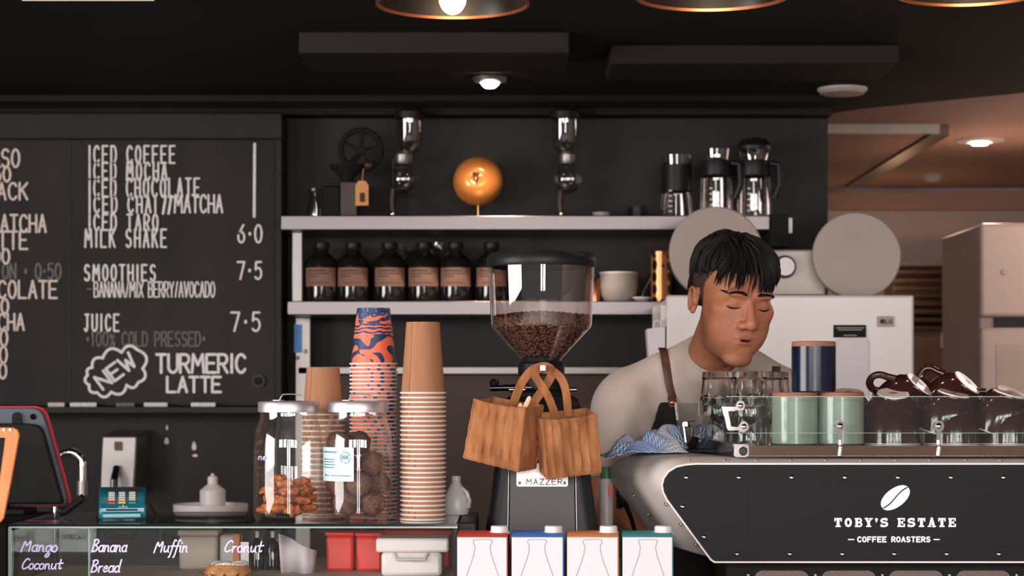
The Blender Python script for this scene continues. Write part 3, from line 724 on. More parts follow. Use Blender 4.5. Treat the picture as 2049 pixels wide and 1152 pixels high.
# --- hand mill with a big wheel, tag hanging from it, small dark things at the left end
k = D / F
mx0 = PX(700, D)
t = thing('hand_coffee_mill', (mx0, D, SZ), 'dark hand coffee mill with a large wheel at the left of the upper shelf', 'coffee mill')
obj('mill_box', MB().box(PX(682, D), PX(716, D), D - .04, D + .05, SZ, PZ(366, D)), G['wood_dark'], t, bevel=.003)
obj('funnel', MB().lathe([(.02, PZ(366, D)), (.028, PZ(352, D)), (.055, PZ(336, D)), (.058, PZ(330, D))], 24, (PX(694, D), D, 0)), G['black_matte'], t)
whc = (PX(722, D), PZ(300, D)); wp = [(whc[0] + 40 * k * math.cos(a), D, whc[1] + 40 * k * math.sin(a)) for a in [2 * PI * q / 36 for q in range(36)]]
wh = obj('wheel', MB().tube(wp, .009, 10, closed=True), G['black_matte'], t)
sp = MB()
for q in range(5):
    a = 2 * PI * q / 5 + .2; sp.tube([(whc[0], D, whc[1]), (whc[0] + 39 * k * math.cos(a), D, whc[1] + 39 * k * math.sin(a))], .005, 8)
sp.cyl_y(whc, .016, D - .012, D + .012); obj('spokes', sp, G['black_matte'], wh)
obj('axle', MB().tube([(PX(700, D), D + .01, PZ(336, D)), (whc[0], D + .01, whc[1])], .008), G['black_matte'], t)
obj('crank_knob', MB().ell((PX(738, D), D - .02, PZ(332, D)), (.017, .014, .014)), G['wood_dark'], t)
tg = thing('hanging_tag', (PX(726, D), D - .045, PZ(363, D)), 'orange swing tag hanging from the hand mill wheel', 'tag')
pl = [(PX(713, D), PZ(414, D)), (PX(739, D), PZ(414, D)), (PX(739, D), PZ(374, D)), (PX(733, D), PZ(365, D)), (PX(719, D), PZ(365, D)), (PX(713, D), PZ(374, D))]
obj('card', MB().prism(pl, D - .052, D - .047), G['tan_tag'], tg)
obj('print', MB().box(PX(722, D), PX(732, D), D - .0535, D - .052, PZ(407, D), PZ(389, D)), G['label_ink'], tg)
obj('string', MB().tube([(PX(726, D), D - .048, PZ(367, D)), (PX(728, D), D - .03, PZ(340, D))], .0016, 6), G['tan_tag'], tg)
t = thing('black_canister', (PX(663, D), D, SZ), 'black square canister beside the hand mill on the upper shelf', 'canister')
obj('body', MB().box(PX(646, D), PX(681, D), D - .03, D + .03, SZ, PZ(374, D)), G['black_matte'], t, bevel=.005)
obj('lid', MB().box(PX(645, D), PX(682, D), D - .032, D + .032, PZ(374, D), PZ(368, D)), G['black_plastic'], t, bevel=.004)
t = thing('small_glass_bottle', (PX(628, D), D, SZ), 'small dim glass bottle at the far left end of the upper shelf', 'bottle')
obj('body', MB().lathe([(0, SZ + .001), (.022, SZ + .001), (.024, SZ + .03), (.012, PZ(396, D)), (.009, PZ(385, D))], 20, (PX(628, D), D, 0)), G['thin_glass'], t)
obj('stopper', MB().ell((PX(628, D), D, PZ(379, D)), (.011, .011, .011)), G['steel_dull'], t)
for px, r, h, mt, lb in ((1203, 17, 14, 'disc_grey', 'small pale round tin on the upper shelf right of the siphon'), (1276, 18, 25, 'black_plastic', 'small black round tin on the upper shelf beside the servers')):
    x = PX(px, D); R = r * k; H = h * k
    t = thing('round_tin', (x, D, SZ), lb, 'tin')
    obj('body', MB().lathe([(0, SZ), (R, SZ), (R, SZ + H * .6), (0, SZ + H * .6)], 24, (x, D, 0)), G[mt], t)
    obj('lid', MB().lathe([(R * 1.05, SZ + H * .55), (R * 1.05, SZ + H), (0, SZ + H * 1.02)], 24, (x, D, 0)), G[mt], t)
# --- glass servers
def server(px, pyt, rb, rt, label, collar=None, lid=False, handle=1):
    x = PX(px, D); zt = PZ(pyt, D); H = zt - SZ
    t = thing('coffee_server', (x, D, SZ), label, 'coffee server', 'glass coffee servers on the upper shelf')
    if collar: prof = [(0, SZ + .003), (rb * k, SZ + .003), (rb * k, SZ + .012), (rt * k * .8, SZ + H * .5), (rt * k * .85, SZ + H * .72), (rt * k, zt)]
    else: prof = [(0, SZ + .003), (rb * k, SZ + .003), (rb * k, SZ + .02), (rb * k * .96, SZ + H * .55), (rb * k * .8, SZ + H * .82), (rt * k, zt)]
    obj('glass_body', MB().lathe(prof, 30, (x, D, 0)), G['thin_glass'], t)
    if collar:
        obj('collar', MB().lathe([(rt * k * .84, SZ + H * .42), (rt * k * .92, SZ + H * .44), (rt * k * .92, SZ + H * .86), (rt * k * .84, SZ + H * .88)], 30, (x, D, 0)), G['black_plastic'], t)
    else:
        obj('neck_band', MB().lathe([(rb * k * .97, SZ + H * .62), (rb * k * 1.0, SZ + H * .64), (rb * k * .9, SZ + H * .84), (rb * k * .84, SZ + H * .85)], 30, (x, D, 0)), G['black_plastic'], t)
        hx = rb * k * handle
        obj('handle', MB().tube([(x + hx * .9, D - .02, SZ + H * .8), (x + hx * 1.35, D - .03, SZ + H * .78), (x + hx * 1.4, D - .03, SZ + H * .5), (x + hx * 1.1, D - .02, SZ + H * .3)], .012, 10), G['black_plastic'], t)
    if lid:
        obj('lid', MB().lathe([(rt * k * 1.0, zt), (rt * k * 1.02, zt + .012), (rt * k * .7, zt + .035), (rt * k * .3, zt + .04), (0, zt + .04)], 30, (x, D, 0)), G['black_plastic'], t)
    mk = MB()
    for q in range(5): mk.box(x - rb * k * .5, x - rb * k * .32, D - rb * k * .9, D - rb * k * .885, SZ + H * (.1 + .08 * q), SZ + H * (.1 + .08 * q) + .004)
    obj('level_marks', mk, G['chalk'], t)
server(1353, 312, 36, 33, 'glass pour-over server with a wide black collar', collar=True)
server(1433, 300, 33, 30, 'tall open glass server with black band between two others', handle=1)
server(1509, 301, 35, 35, 'tall glass server with a black domed lid at the right', lid=True, handle=1)

# --- lower shelf: labelled bottles, film, bowl, canister
def amber_bottle():
    t = thing('amber_bottle', (0, 0, 0), 'x', 'bottle', 'labelled dark bottles on the lower shelf')
    r = 33.5 * k
    obj('bottle_body', MB().lathe([(0, .002), (r * .95, .002), (r, .012), (r, .118), (r * .9, .138), (.024, .158), (.021, .166), (.021, .176)], 32), G['bottle_amber'], t)
    obj('cap', MB().lathe([(.024, .172), (.0255, .176), (.0255, .190), (.022, .193), (0, .193)], 28), G['black_plastic'], t)
    lab = MB(); rr = r + .0006; vs = []; n = 14
    for i in range(n + 1):
        a = -PI / 2 + (i / n - .5) * 2.1
        for z in (.05, .110): vs.append((rr * math.cos(a), rr * math.sin(a), z))
    lab.add(vs, [(2 * i, 2 * i + 2, 2 * i + 3, 2 * i + 1) for i in range(n)])
    lb = obj('paper_label', lab, G['bottle_label'], t)
    ink = MB()
    for z, a0, a1, hgt in ((.098, -.75, .3, .004), (.089, -.75, .55, .003), (.081, -.75, -.1, .003), (.06, -.6, .6, .002)):
        vs = []
        for i in range(7):
            a = -PI / 2 + a0 + (a1 - a0) * i / 6
            for zz in (z, z + hgt): vs.append(((rr + .0005) * math.cos(a), (rr + .0005) * math.sin(a), zz))
        ink.add(vs, [(2 * i, 2 * i + 2, 2 * i + 3, 2 * i + 1) for i in range(6)])
    obj('label_print', ink, G['label_ink'], lb)
    return t
nm = ['leftmost', 'second from the left', 'third from the left', 'fourth from the left, film behind it,', 'fifth from the left', 'sixth from the left, half behind the hopper,']
bt = amber_bottle()
for i, px in enumerate((643, 706, 779, 848, 911, 983)):
    lb = 'tan labelled dark bottle, ' + nm[i] + ' on the lower shelf'
    p = (PX(px, 6.42), 6.42, SZ2)
    if i == 0: bt.location = p; bt['label'] = lb
    else: dup(bt, p, lb, (0, 0, (-.12, .06, .1, -.04, .05, .0)[i]))
random.seed(5)
b = MB(); nx, nz = 16, 9
for i in range(nx + 1):
    for j in range(nz + 1):
        u, v = i / nx, j / nz
        b.v.append((PX(800 + 84 * u, 6.53), 6.52 + .018 * math.sin(9 * u + 3 * v) + .02 * random.random(), PZ(486 + 32 * v + 9 * math.sin(5 * u) * (1 - v) + 5 * random.random(), 6.53)))
b.f = [(i * (nz + 1) + j, (i + 1) * (nz + 1) + j, (i + 1) * (nz + 1) + j + 1, i * (nz + 1) + j + 1) for i in range(nx) for j in range(nz)]; b.m = [0] * len(b.f)
b.box(PX(838, 6.53), PX(846, 6.53), 6.53, 6.54, SZ2, PZ(505, 6.53))
o = obj('crumpled_film', b, G['clear_film'], solid=.001); tag(o, 'crumpled clear plastic film standing behind the fourth dark bottle', 'plastic film')
D2 = 6.42
x = PX(1238, D2); R = 38 * k
t = thing('ceramic_bowl', (x, D2, SZ2), 'pale grey ceramic bowl on the lower shelf right of the grinder', 'bowl')
obj('bowl_wall', MB().lathe([(0, SZ2 + .002), (R * .72, SZ2 + .002), (R * .9, SZ2 + .02), (R, SZ2 + .05), (R, PZ(547, D2)), (R * .93, PZ(547, D2)), (R * .9, SZ2 + .05), (0, SZ2 + .02)], 36, (x, D2, 0)), G['disc_grey'], t)
obj('rim', MB().lathe([(R * .92, PZ(548, D2)), (R * 1.02, PZ(548, D2)), (R * 1.02, PZ(545, D2)), (R * .92, PZ(545, D2))], 36, (x, D2, 0)), G['kraft_rim'], t)
x = PX(1190, D2); R = 12 * k
t = thing('spice_jar', (x, D2, SZ2), 'small orange brown jar beside the grey bowl on the lower shelf', 'jar')
obj('body', MB().lathe([(0, SZ2 + .002), (R, SZ2 + .002), (R, PZ(562, D2)), (R * .7, PZ(556, D2))], 20, (x, D2, 0)), G['copper'], t)
obj('lid', MB().lathe([(R * .8, PZ(556, D2)), (R * .8, PZ(550, D2)), (0, PZ(549, D2))], 20, (x, D2, 0)), G['black_plastic'], t)
x = PX(1322, D2); R = 20 * k
t = thing('patterned_canister', (x, D2, SZ2), 'tall copper canister with dark lozenge pattern on the lower shelf', 'canister')
obj('body', MB().lathe([(0, SZ2 + .002), (R, SZ2 + .002), (R, PZ(509, D2))], 32, (x, D2, 0)), G['lozenge'], t)
obj('lid', MB().lathe([(R * 1.03, PZ(511, D2)), (R * 1.03, PZ(504, D2)), (0, PZ(503, D2))], 32, (x, D2, 0)), G['copper'], t)
x = PX(1283, D2 - .03)
t = thing('small_saucer', (x, D2 - .05, SZ2), 'small white saucer at the right end of the lower shelf', 'saucer')
obj('dish', MB().lathe([(0, SZ2 + .002), (.018, SZ2 + .002), (.03, SZ2 + .012), (.029, SZ2 + .015), (.017, SZ2 + .006), (0, SZ2 + .006)], 28, (x, D2 - .05, 0)), G['white_plastic'], t)
obj('spoon', MB().tube([(x + .0, D2 - .04, SZ2 + .012), (x + .01, D2 - .02, SZ2 + .04), (x + .035, D2, SZ2 + .085)], .003, 8), G['steel_dull'], t)

# ---------------------------------------------------------------- fridge and what stands on it
FY = 5.6; fx0, fx1, fz = PX(1333, FY), PX(1829, FY), PZ(590, FY)
t = thing('white_fridge', ((fx0 + fx1) / 2, FY + .3, 0), 'white fridge with a steel dispenser panel behind the barista', 'fridge')
obj('cabinet', MB().box(fx0 + .004, fx1 - .004, FY + .05, FY + .62, .03, fz - .006), G['white_enamel'], t, bevel=.006)
dr = obj('door', MB().box(fx0, fx1, FY, FY + .047, .05, fz), G['white_enamel'], t, bevel=.008, bseg=3)
dk = FY - .002
obj('dispenser_panel', MB().rbox(PX(1672, FY), PX(1735, FY), FY - .006, FY + .002, PZ(800, FY), PZ(676, FY), .012), G['steel'], dr)
obj('label_plate', MB().box(PX(1667, FY), PX(1732, FY), FY - .004, FY + .002, PZ(675, FY), PZ(650, FY)), G['black_matte'], dr)
pr = MB()
for q, (a, c2) in enumerate(((1672, 1728), (1676, 1724), (1687, 1713))): pr.box(PX(a, FY), PX(c2, FY), FY - .005, FY - .0035, PZ((655, 659, 670)[q] + 1.6, FY), PZ((655, 659, 670)[q], FY))
obj('label_print', pr, G['disc_grey'], dr)
obj('badge', MB().rbox(PX(1754, FY), PX(1788, FY), FY - .004, FY + .002, PZ(654, FY), PZ(632, FY), .004), G['disc_grey'], dr)
bd = MB().cyl_y((PX(1764.5, FY), PZ(643, FY)), 5 * FY / F, FY - .0055, FY - .003)
strokes(bd, text_px('LG', 1772, 1784, 639, 647, .3), 1.6, FY - .0065)
obj('badge_mark', bd, G['label_ink'], dr)
ft = MB()
for xx in (fx0 + .05, fx1 - .05):
    for yy in (FY + .1, FY + .56): ft.lathe([(0, 0), (.02, 0), (.02, .03), (0, .03)], 14, (xx, yy, 0))
obj('feet', ft, G['black_plastic'], t)
def disc(px, py, r, D, label):
    x, z = PX(px, D), fz + .001; R = r * D / F
    t = thing('round_tray', (x, D, z), label, 'tray', 'pale round trays on the fridge')
    zc = z + R * .97; tilt = math.radians(9)
    a = MB().lathe([(0, -.006), (R * .92, -.006), (R * .985, -.010), (R, -.004), (R, .010), (R * .97, .014), (0, .014)], 56)
    m = Matrix.Translation((x, D, zc)) @ Matrix.Rotation(PI / 2 - tilt, 4, 'X')
    obj('plate', MB().put(a, m), G['disc_grey'], t)
    a2 = MB().lathe([(R * .965, -.0105), (R * .985, -.014), (R * 1.005, -.010), (R * 1.005, .006)], 56)
    obj('rim', MB().put(a2, m), G['grey_panel'], t)
    # easel foot behind
    obj('prop_leg', MB().tube([(x, D + .02, zc + R * .3), (x, D + .16, z + .008)], .008, 8), G['black_plastic'], t)
    return t
disc(1432, 0, 94, 5.85, 'pale round tray on the fridge, half hidden behind the barista\'s head')
disc(1713, 0, 88, 5.85, 'pale round tray standing on the fridge, fully in view')
t = thing('control_box', (PX(1590, 5.9), 6.0, fz), 'pale grey box with a round metal dial on the fridge', 'appliance')
obj('housing', MB().box(PX(1495, 5.9), PX(1652, 5.9), 5.9, 6.15, fz + .012, PZ(499, 5.9)), G['grey_panel'], t, bevel=.006)
obj('base', MB().box(PX(1498, 5.9), PX(1650, 5.9), 5.91, 6.14, fz, fz + .012), G['black_plastic'], t)
dl = obj('dial', MB().cyl_y((PX(1569, 5.9), PZ(534, 5.9)), 20 * 5.9 / F, 5.874, 5.9, 40, None), G['steel_dull'], t, bevel=.003)
obj('dial_ring', MB().cyl_y((PX(1569, 5.9), PZ(534, 5.9)), 23 * 5.9 / F, 5.89, 5.9, 40), G['black_plastic'], dl)
# paper bag and sheets at the fridge's left side
t = thing('white_paper_bag', (PX(1315, 5.6), 5.66, PZ(740, 5.6)), 'white paper bag with a twisted handle hanging at the fridge side', 'bag')
bx0, bx1 = PX(1294, 5.6), fx0 - .003
obj('bag_body', MB().loft([[(bx0 + .01, 5.6, PZ(760, 5.6)), (bx1, 5.6, PZ(760, 5.6)), (bx1, 5.68, PZ(760, 5.6)), (bx0 + .01, 5.68, PZ(760, 5.6))],
                           [(bx0, 5.6, PZ(658, 5.6)), (bx1, 5.6, PZ(652, 5.6)), (bx1, 5.68, PZ(652, 5.6)), (bx0, 5.68, PZ(658, 5.6))]]), G['paper_white'], t, bevel=.002)
obj('handle', MB().tube([(PX(1308, 5.6), 5.6, PZ(656, 5.6)), (PX(1309, 5.6), 5.6, PZ(644, 5.6)), (PX(1316, 5.6), 5.6, PZ(640, 5.6)), (PX(1322, 5.6), 5.6, PZ(645, 5.6)), (PX(1323, 5.6), 5.6, PZ(655, 5.6))], .003, 8), G['paper_white'], t)
obj('hook_tape', MB().box(PX(1322, 5.6), fx0 + .0, 5.62, 5.66, PZ(652, 5.6), PZ(610, 5.6)), G['milky_plastic'], t)

# ---------------------------------------------------------------- kitchen beyond
KY = 9.3
t = thing('slatted_vent_unit', (PX(1870, KY), 9.45, PZ(770, KY)), 'dark slatted metal vent unit on the kitchen wall', 'vent unit')
x0, x1 = PX(1792, KY), PX(1946, KY)
obj('back_panel', MB().box(x0, x1, KY + .06, 9.6, PZ(775, KY), PZ(520, KY)), G['slat_dark'], t)
sl = MB()
for q in range(8):
    z = PZ(530 + q * 16.5, KY); sl.prism([(KY + .06, z), (KY, z - .028), (KY + .004, z - .034), (KY + .06, z - .008)], x0, x1, axis='x')
obj('slats', sl, G['hood_steel'], t)
obj('lower_panel', MB().box(x0, x1, KY + .03, KY + .058, PZ(775, KY), PZ(660, KY)), G['hood_steel'], t)
b = MB(); b.box(PX(1885, KY), PX(1893, KY), KY + .01, KY + .03, PZ(704, KY), PZ(665, KY)); b.box(PX(1885, KY), PX(1932, KY), KY + .01, KY + .03, PZ(706, KY), PZ(697, KY))
t2 = thing('corner_bracket', (PX(1905, KY), KY + .02, PZ(706, KY)), 'white L-shaped bracket on the vent unit panel in the kitchen', 'bracket')
obj('angle', b, G['white_enamel'], t2)
WY = 7.2; wx0 = PX(1962, WY)
t = thing('kitchen_fridge', (wx0 + .35, WY + .35, 0), 'greyish white fridge freezer in the kitchen at the right edge', 'fridge')
obj('cabinet', MB().box(wx0 + .01, wx0 + .72, WY + .06, WY + .7, .03, PZ(446, WY)), G['fridge_warm'], t, bevel=.008)
d1 = obj('freezer_door', MB().box(wx0, wx0 + .72, WY, WY + .055, PZ(634, WY), PZ(446, WY)), G['fridge_warm'], t, bevel=.014, bseg=3)
d2 = obj('door', MB().box(wx0, wx0 + .72, WY, WY + .055, .05, PZ(655, WY)), G['fridge_warm'], t, bevel=.014, bseg=3)
obj('grip_recess', MB().box(PX(1995, WY), wx0 + .6, WY + .02, WY + .055, PZ(655, WY), PZ(635, WY)), G['black_plastic'], t)
obj('paper_notice', MB().box(PX(1993, WY), PX(2080, WY), WY - .003, WY, PZ(1000, WY), PZ(688, WY)), G['card_beige'], d2)
obj('magnet', MB().cyl_y((PX(2010, WY), PZ(543, WY)), .011, WY - .008, WY, 16), G['grey_panel'], d1)
# wall hung side: faucet, dispenser, tap things left under the chalkboard
t = thing('soap_dispenser', (PX(245, 6.45), 6.55, PZ(985, 6.45)), 'shiny steel soap dispenser box on the wall behind the card terminal', 'dispenser')
obj('housing', MB().loft([[(PX(198, 6.45), 6.45, PZ(985, 6.45)), (PX(268, 6.45), 6.45, PZ(985, 6.45)), (PX(284, 6.45), 6.6, PZ(985, 6.45)), (PX(204, 6.45), 6.6, PZ(985, 6.45))],
                          [(PX(203, 6.45), 6.45, PZ(872, 6.45)), (PX(274, 6.45), 6.45, PZ(872, 6.45)), (PX(286, 6.45), 6.6, PZ(861, 6.45)), (PX(206, 6.45), 6.6, PZ(861, 6.45))]]), G['steel_dull'], t, bevel=.006)
obj('bottle_reflection', MB().rbox(PX(229, 6.45), PX(244, 6.45), 6.443, 6.449, PZ(901, 6.45), PZ(883, 6.45), .004), G['leather'], t)  # red-brown part of a bottle's reflection in the steel, built as a piece
obj('dark_reflection', MB().tube([(PX(234, 6.45), 6.44, PZ(935, 6.45)), (PX(234, 6.45), 6.40, PZ(960, 6.45)), (PX(234, 6.45), 6.40, PZ(985, 6.45))], .012), G['black_gloss'], t)  # dark part of that bottle reflection, built as a tube
t = thing('sink_faucet', (PX(118, 5.9), 5.95, .95), 'arched chrome sink faucet behind the register screen', 'faucet')
fx = PX(104, 5.9); rad = 27 * 5.9 / F; zc = PZ(935, 5.9)
path = [(fx, 5.95, .95), (fx, 5.95, zc)] + [(fx + rad - rad * math.cos(a), 5.95, zc + rad * 1.1 * math.sin(a)) for a in [PI * q / 12 for q in range(1, 13)]] + [(fx + 2 * rad, 5.95, PZ(965, 5.9))]
obj('gooseneck', MB().tube(path, .014, 14), G['chrome'], t)
obj('nozzle', MB().tube([(fx + 2 * rad, 5.95, PZ(963, 5.9)), (fx + 2 * rad, 5.95, PZ(992, 5.9))], .019, 14), G['steel_dull'], t)
obj('tap_lever', MB().tube([(fx, 5.94, 1.0), (fx - .05, 5.9, 1.03)], .008), G['chrome'], t)
CY = 6.0; ck = CY / F
pz = PZ(1030, CY)
t = thing('cake_stand', (PX(426, CY), CY, .95), 'white cake stand behind the glass case, left of the jars', 'cake stand')
obj('plate', MB().lathe([(0, pz), (70 * ck, pz), (74 * ck, pz + .012), (74 * ck, PZ(1008, CY)), (71 * ck, PZ(1008, CY)), (70 * ck, pz + .008), (0, pz + .008)], 48, (PX(421, CY), CY, 0)), G['white_plastic'], t)
obj('stem', MB().lathe([(.06, .95), (.055, .96), (.018, .975), (.016, pz)], 28, (PX(426, CY), CY, 0)), G['white_plastic'], t)
bz = pz + .008
t = thing('squeeze_bottle', (PX(427, CY), CY - .02, bz), 'white squeeze bottle with a narrow cap standing on the cake stand', 'bottle')
bx = (PX(427, CY), CY - .02, 0)
obj('body', MB().lathe([(0, bz), (25 * ck, bz), (25.5 * ck, bz + .01), (25.5 * ck, PZ(980, CY)), (11 * ck, PZ(968, CY))], 28, bx), G['white_plastic'], t)
obj('cap', MB().lathe([(10 * ck, PZ(968, CY)), (10 * ck, PZ(953, CY)), (4 * ck, PZ(951, CY)), (3 * ck, PZ(947, CY)), (0, PZ(946, CY))], 20, bx), G['kraft_rim'], t)
# worn paint flecks on the wall
b = MB()
for px, py, ww, hh in ((333, 882, 9, 14), (388, 892, 9, 18), (390, 911, 11, 6), (334, 855, 4, 10)):
    pts = [(PX(px + ww / 2 * math.cos(a) * (1 + .25 * math.sin(3 * a)), 6.6), PZ(py + hh / 2 * math.sin(a), 6.6)) for a in [2 * PI * q / 9 for q in range(9)]]
    b.prism(pts[::-1], 6.597, 6.6)
o = obj('paint_chips', b, G['chalk_tan']); tag(o, 'chipped pale paint flecks on the black wall under the chalkboard', 'paint chips', kind='stuff')

# ---------------------------------------------------------------- glass display case
CY0, CY1 = 3.75, 4.13; cx0, cx1 = PX(20, CY0), PX(912, CY0); CZ = PZ(1048, CY0)
t = thing('display_case', ((cx0 + cx1) / 2, 3.94, CT), 'glass pastry display case with white handwritten names, front left of counter', 'display case')
g = obj('front_glass', MB().box(cx0, cx1, CY0, CY0 + .006, CT + .01, CZ - .012), G['pane'], t)
obj('side_glass', MB().box(cx0, cx0 + .006, CY0 + .006, CY1, CT + .01, CZ - .012), G['pane'], t)
obj('side_glass', MB().box(cx1 - .006, cx1, CY0 + .006, CY1, CT + .01, CZ - .012), G['pane'], t)
obj('top_glass', MB().box(cx0, cx1, CY0 - .002, CY1, CZ - .008, CZ), G['pane'], t)
f = MB(); f.box(cx0 - .002, cx1 + .003, CY0 - .004, CY0 - .001, CZ - .0045, CZ + .0005); obj('top_edge', f, G['black_gloss'], t)
f = MB(); f.box(cx0 - .002, cx1 + .003, CY0 - .004, CY0 + .006, CZ - .0075, CZ - .0045); obj('bright_strip', f, G['glass_edge'], t)
f = MB(); f.box(cx0 - .003, cx0 + .002, CY0 - .004, CY0 + .004, CT, CZ - .0075); f.box(PX(176.5, CY0), PX(178.5, CY0), CY0 - .001, CY0 + .007, CT, CZ - .0075); obj('glass_joint', f, G['glass_edge'], t)
for q4 in ((cx1 - .004, cx1 + .003, CY0 - .004, CY0 + .004), (cx1 - .004, cx1 + .003, CY1 - .006, CY1), (cx0, cx0 + .006, CY1 - .006, CY1)): obj('corner_post', MB().box(*q4, CT, CZ - .0078), G['black_plastic'], t)
obj('back_glass', MB().box(cx0 + .006, cx1 - .006, CY1 - .005, CY1, CT + .01, CZ - .008), G['pane'], t)
obj('base', MB().box(cx0, cx1, CY0, CY1, CT, CT + .01), G['black_plastic'], t)
SHZ = 1.138
obj('inner_shelf', MB().box(cx0 + .008, cx1 - .006, CY0 + .03, CY1 - .008, SHZ - .008, SHZ), G['card_beige'], t)
# handwriting in white pen on the front glass
LOW = {
 'a': (.62, [arc(.3, .24, .27, .25, 30, 330, 12), [(.56, .5), (.54, .1), (.66, 0)]]),
 'n': (.66, [[(.06, .48), (.08, 0)], [(.08, .3), (.22, .46), (.4, .48), (.5, .36), (.5, .06), (.66, 0)]]),
 'g': (.6, [arc(.3, .24, .26, .24, 30, 330, 12), [(.55, .5), (.55, -.25), (.4, -.45), (.15, -.42), (.12, -.3), (.66, .06)]]),
 'o': (.56, [arc(.28, .24, .26, .25, 80, 440, 14)]),
 'c': (.5, [arc(.3, .24, .27, .25, 40, 320, 12)]),
 'u': (.66, [[(.06, .48), (.06, .14), (.18, 0), (.36, .04), (.52, .2)], [(.54, .48), (.54, .08), (.66, 0)]]),
 't': (.5, [[(.28, .86), (.22, .12), (.34, 0), (.52, .1)], [(0, .5), (.6, .54)]]),
 'r': (.5, [[(.06, .48), (.1, 0)], [(.1, .28), (.24, .46), (.44, .46)]]),
 'e': (.52, [[(.05, .22), (.46, .3), (.42, .46), (.24, .5), (.06, .34), (.06, .12), (.24, 0), (.5, .1)]]),
 'd': (.62, [arc(.28, .24, .25, .25, 30, 330, 12), [(.56, 1.0), (.52, .1), (.66, 0)]]),
 'f': (.46, [[(.56, .9), (.42, 1), (.3, .85), (.18, -.35), (.04, -.42)], [(.04, .46), (.5, .5)]]),
 'i': (.3, [[(.14, .48), (.12, .06), (.26, 0)], [(.2, .74), (.22, .7)]]),
 'M': (1.0, [[(0, -.05), (.2, .95), (.46, .3), (.86, 1), (.84, 0)]]),
 'C': (.78, [[(.78, .82), (.6, .98), (.3, .85), (.06, .4), (.12, .08), (.4, 0), (.78, .2)]]),
 'B': (.72, [[(.12, .95), (.06, 0)], [(0, .88), (.4, 1), (.66, .82), (.5, .6), (.12, .5), (.52, .46), (.7, .24), (.5, .02), (.02, 0)]]),
}
def smooth_line(p, it=2):
    for _ in range(it):
        q = [p[0]]
        for a, c2 in zip(p[:-1], p[1:]): q += [(.75 * a[0] + .25 * c2[0], .75 * a[1] + .25 * c2[1]), (.25 * a[0] + .75 * c2[0], .25 * a[1] + .75 * c2[1])]
        p = q + [p[-1]]
    return p
def script(word, x0, x1, base, h, slope=0.0):
    tot = sum(LOW[ch][0] for ch in word) + .1 * (len(word) - 1); k = (x1 - x0 - .2 * h) / tot; x = x0; out = []
    for ch in word:
        wd, sts = LOW[ch]
        for st in sts:
            out.append(smooth_line([(x + a * k + .24 * b2 * h, base - b2 * h + slope * (x + a * k - x0)) for a, b2 in st], 2 if len(st) > 2 else 0))
        x += (wd + .1) * k
    return out
for wd, x0, x1, base, h, sl in (('Mango', 42, 118, 1102, 25, .02), ('Coconut', 42, 126, 1138, 22, .0), ('Banana', 183, 257, 1103, 25, .0), ('Bread', 181, 243, 1144, 25, .0), ('Muffin', 308, 379, 1104, 25, .0), ('Cronut', 447, 527, 1104, 24, .0)):
    m_ = MB()
    for st in script(wd, x0, x1, base, h, sl): ribbon(m_, [(PX(a, CY0), PZ(c2, CY0)) for a, c2 in st], 2.9 * CY0 / F, CY0 - .0012)
    obj('pen_lettering', m_, G['pen_lilac'], g, smooth=0)
# what lies on the shelf inside the case
def lump(c, r, amp, seed, seg=18, rings=12, f=3.0):
    random.seed(seed); ph = [(random.uniform(0, 6.3), random.uniform(.7, 1.3) * f, random.uniform(0, 6.3)) for _ in range(6)]
    m_ = MB().ell((0, 0, 0), 1, seg, rings); v = []
    for x, y, z in m_.v:
        n = sum(math.sin(a + fr * x * (1 + .3 * i) + fr * y * math.sin(b2 + i) + fr * z * math.cos(b2)) for i, (a, fr, b2) in enumerate(ph)) / 6
        k = 1 + amp * n; v.append((c[0] + x * r[0] * k, c[1] + y * r[1] * k, c[2] + z * r[2] * k))
    m_.v = v; return m_
cr = (PX(456, 3.83), 3.83)
t = thing('cronut', (cr[0], cr[1], SHZ), 'sugar dusted cronut in dark paper inside the case under its name', 'pastry')
cb = MB()
for zz, R in ((SHZ + .007, .047), (SHZ + .012, .048), (SHZ + .017, .044)):
    cb.tube([(cr[0] + R * .62 * math.cos(a), cr[1] + R * .62 * math.sin(a), zz + .001 * math.sin(5 * a)) for a in [2 * PI * q / 28 for q in range(28)]], [R * .30 * (1 + .09 * math.sin(3 * q)) for q in range(28)], 10, closed=True)
obj('pastry_ring', cb, G['pastry'], t)
gz_ = MB()
for q in range(26):
    a = 2 * PI * q / 26; gz_.put(lump((0, 0, 0), (.0085, .0075, .0028), .4, 300 + q, 10, 6), Matrix.Translation((cr[0] + .027 * math.cos(a) + .003, cr[1] + .027 * math.sin(a), SHZ + .030 + .0015 * math.sin(3 * a))))
obj('sugar_dusting', gz_, G['sugar'], t)
pp = MB()
for q in range(12):
    a0 = 2 * PI * q / 12; R0, R1 = .03, .058
    pp.add([(cr[0] + R0 * math.cos(a0 - .26), cr[1] + R0 * math.sin(a0 - .26), SHZ + .002), (cr[0] + R0 * math.cos(a0 + .26), cr[1] + R0 * math.sin(a0 + .26), SHZ + .002), (cr[0] + R1 * math.cos(a0), cr[1] + R1 * math.sin(a0), SHZ + .016)], [(0, 1, 2)])
obj('paper_case', pp, G['leather'], t, solid=.001)
KY2 = 4.02
def case_box(name, x0, x1, yt, D, mt, label, cat, dep=.06, r=.006, yb=None):
    z1 = PZ(yt, D)
    t = thing(name, (PX((x0 + x1) / 2, D), D, SHZ), label, cat)
    obj('body', MB().box(PX(x0, D), PX(x1, D), D, D + dep, SHZ, z1 - .012), G[mt], t, bevel=r)
    return t, z1
t, z1 = case_box('beige_box', 357, 434, 1060, 4.02, 'card_beige', 'beige carton box inside the glass case behind the word Muffin', 'box')
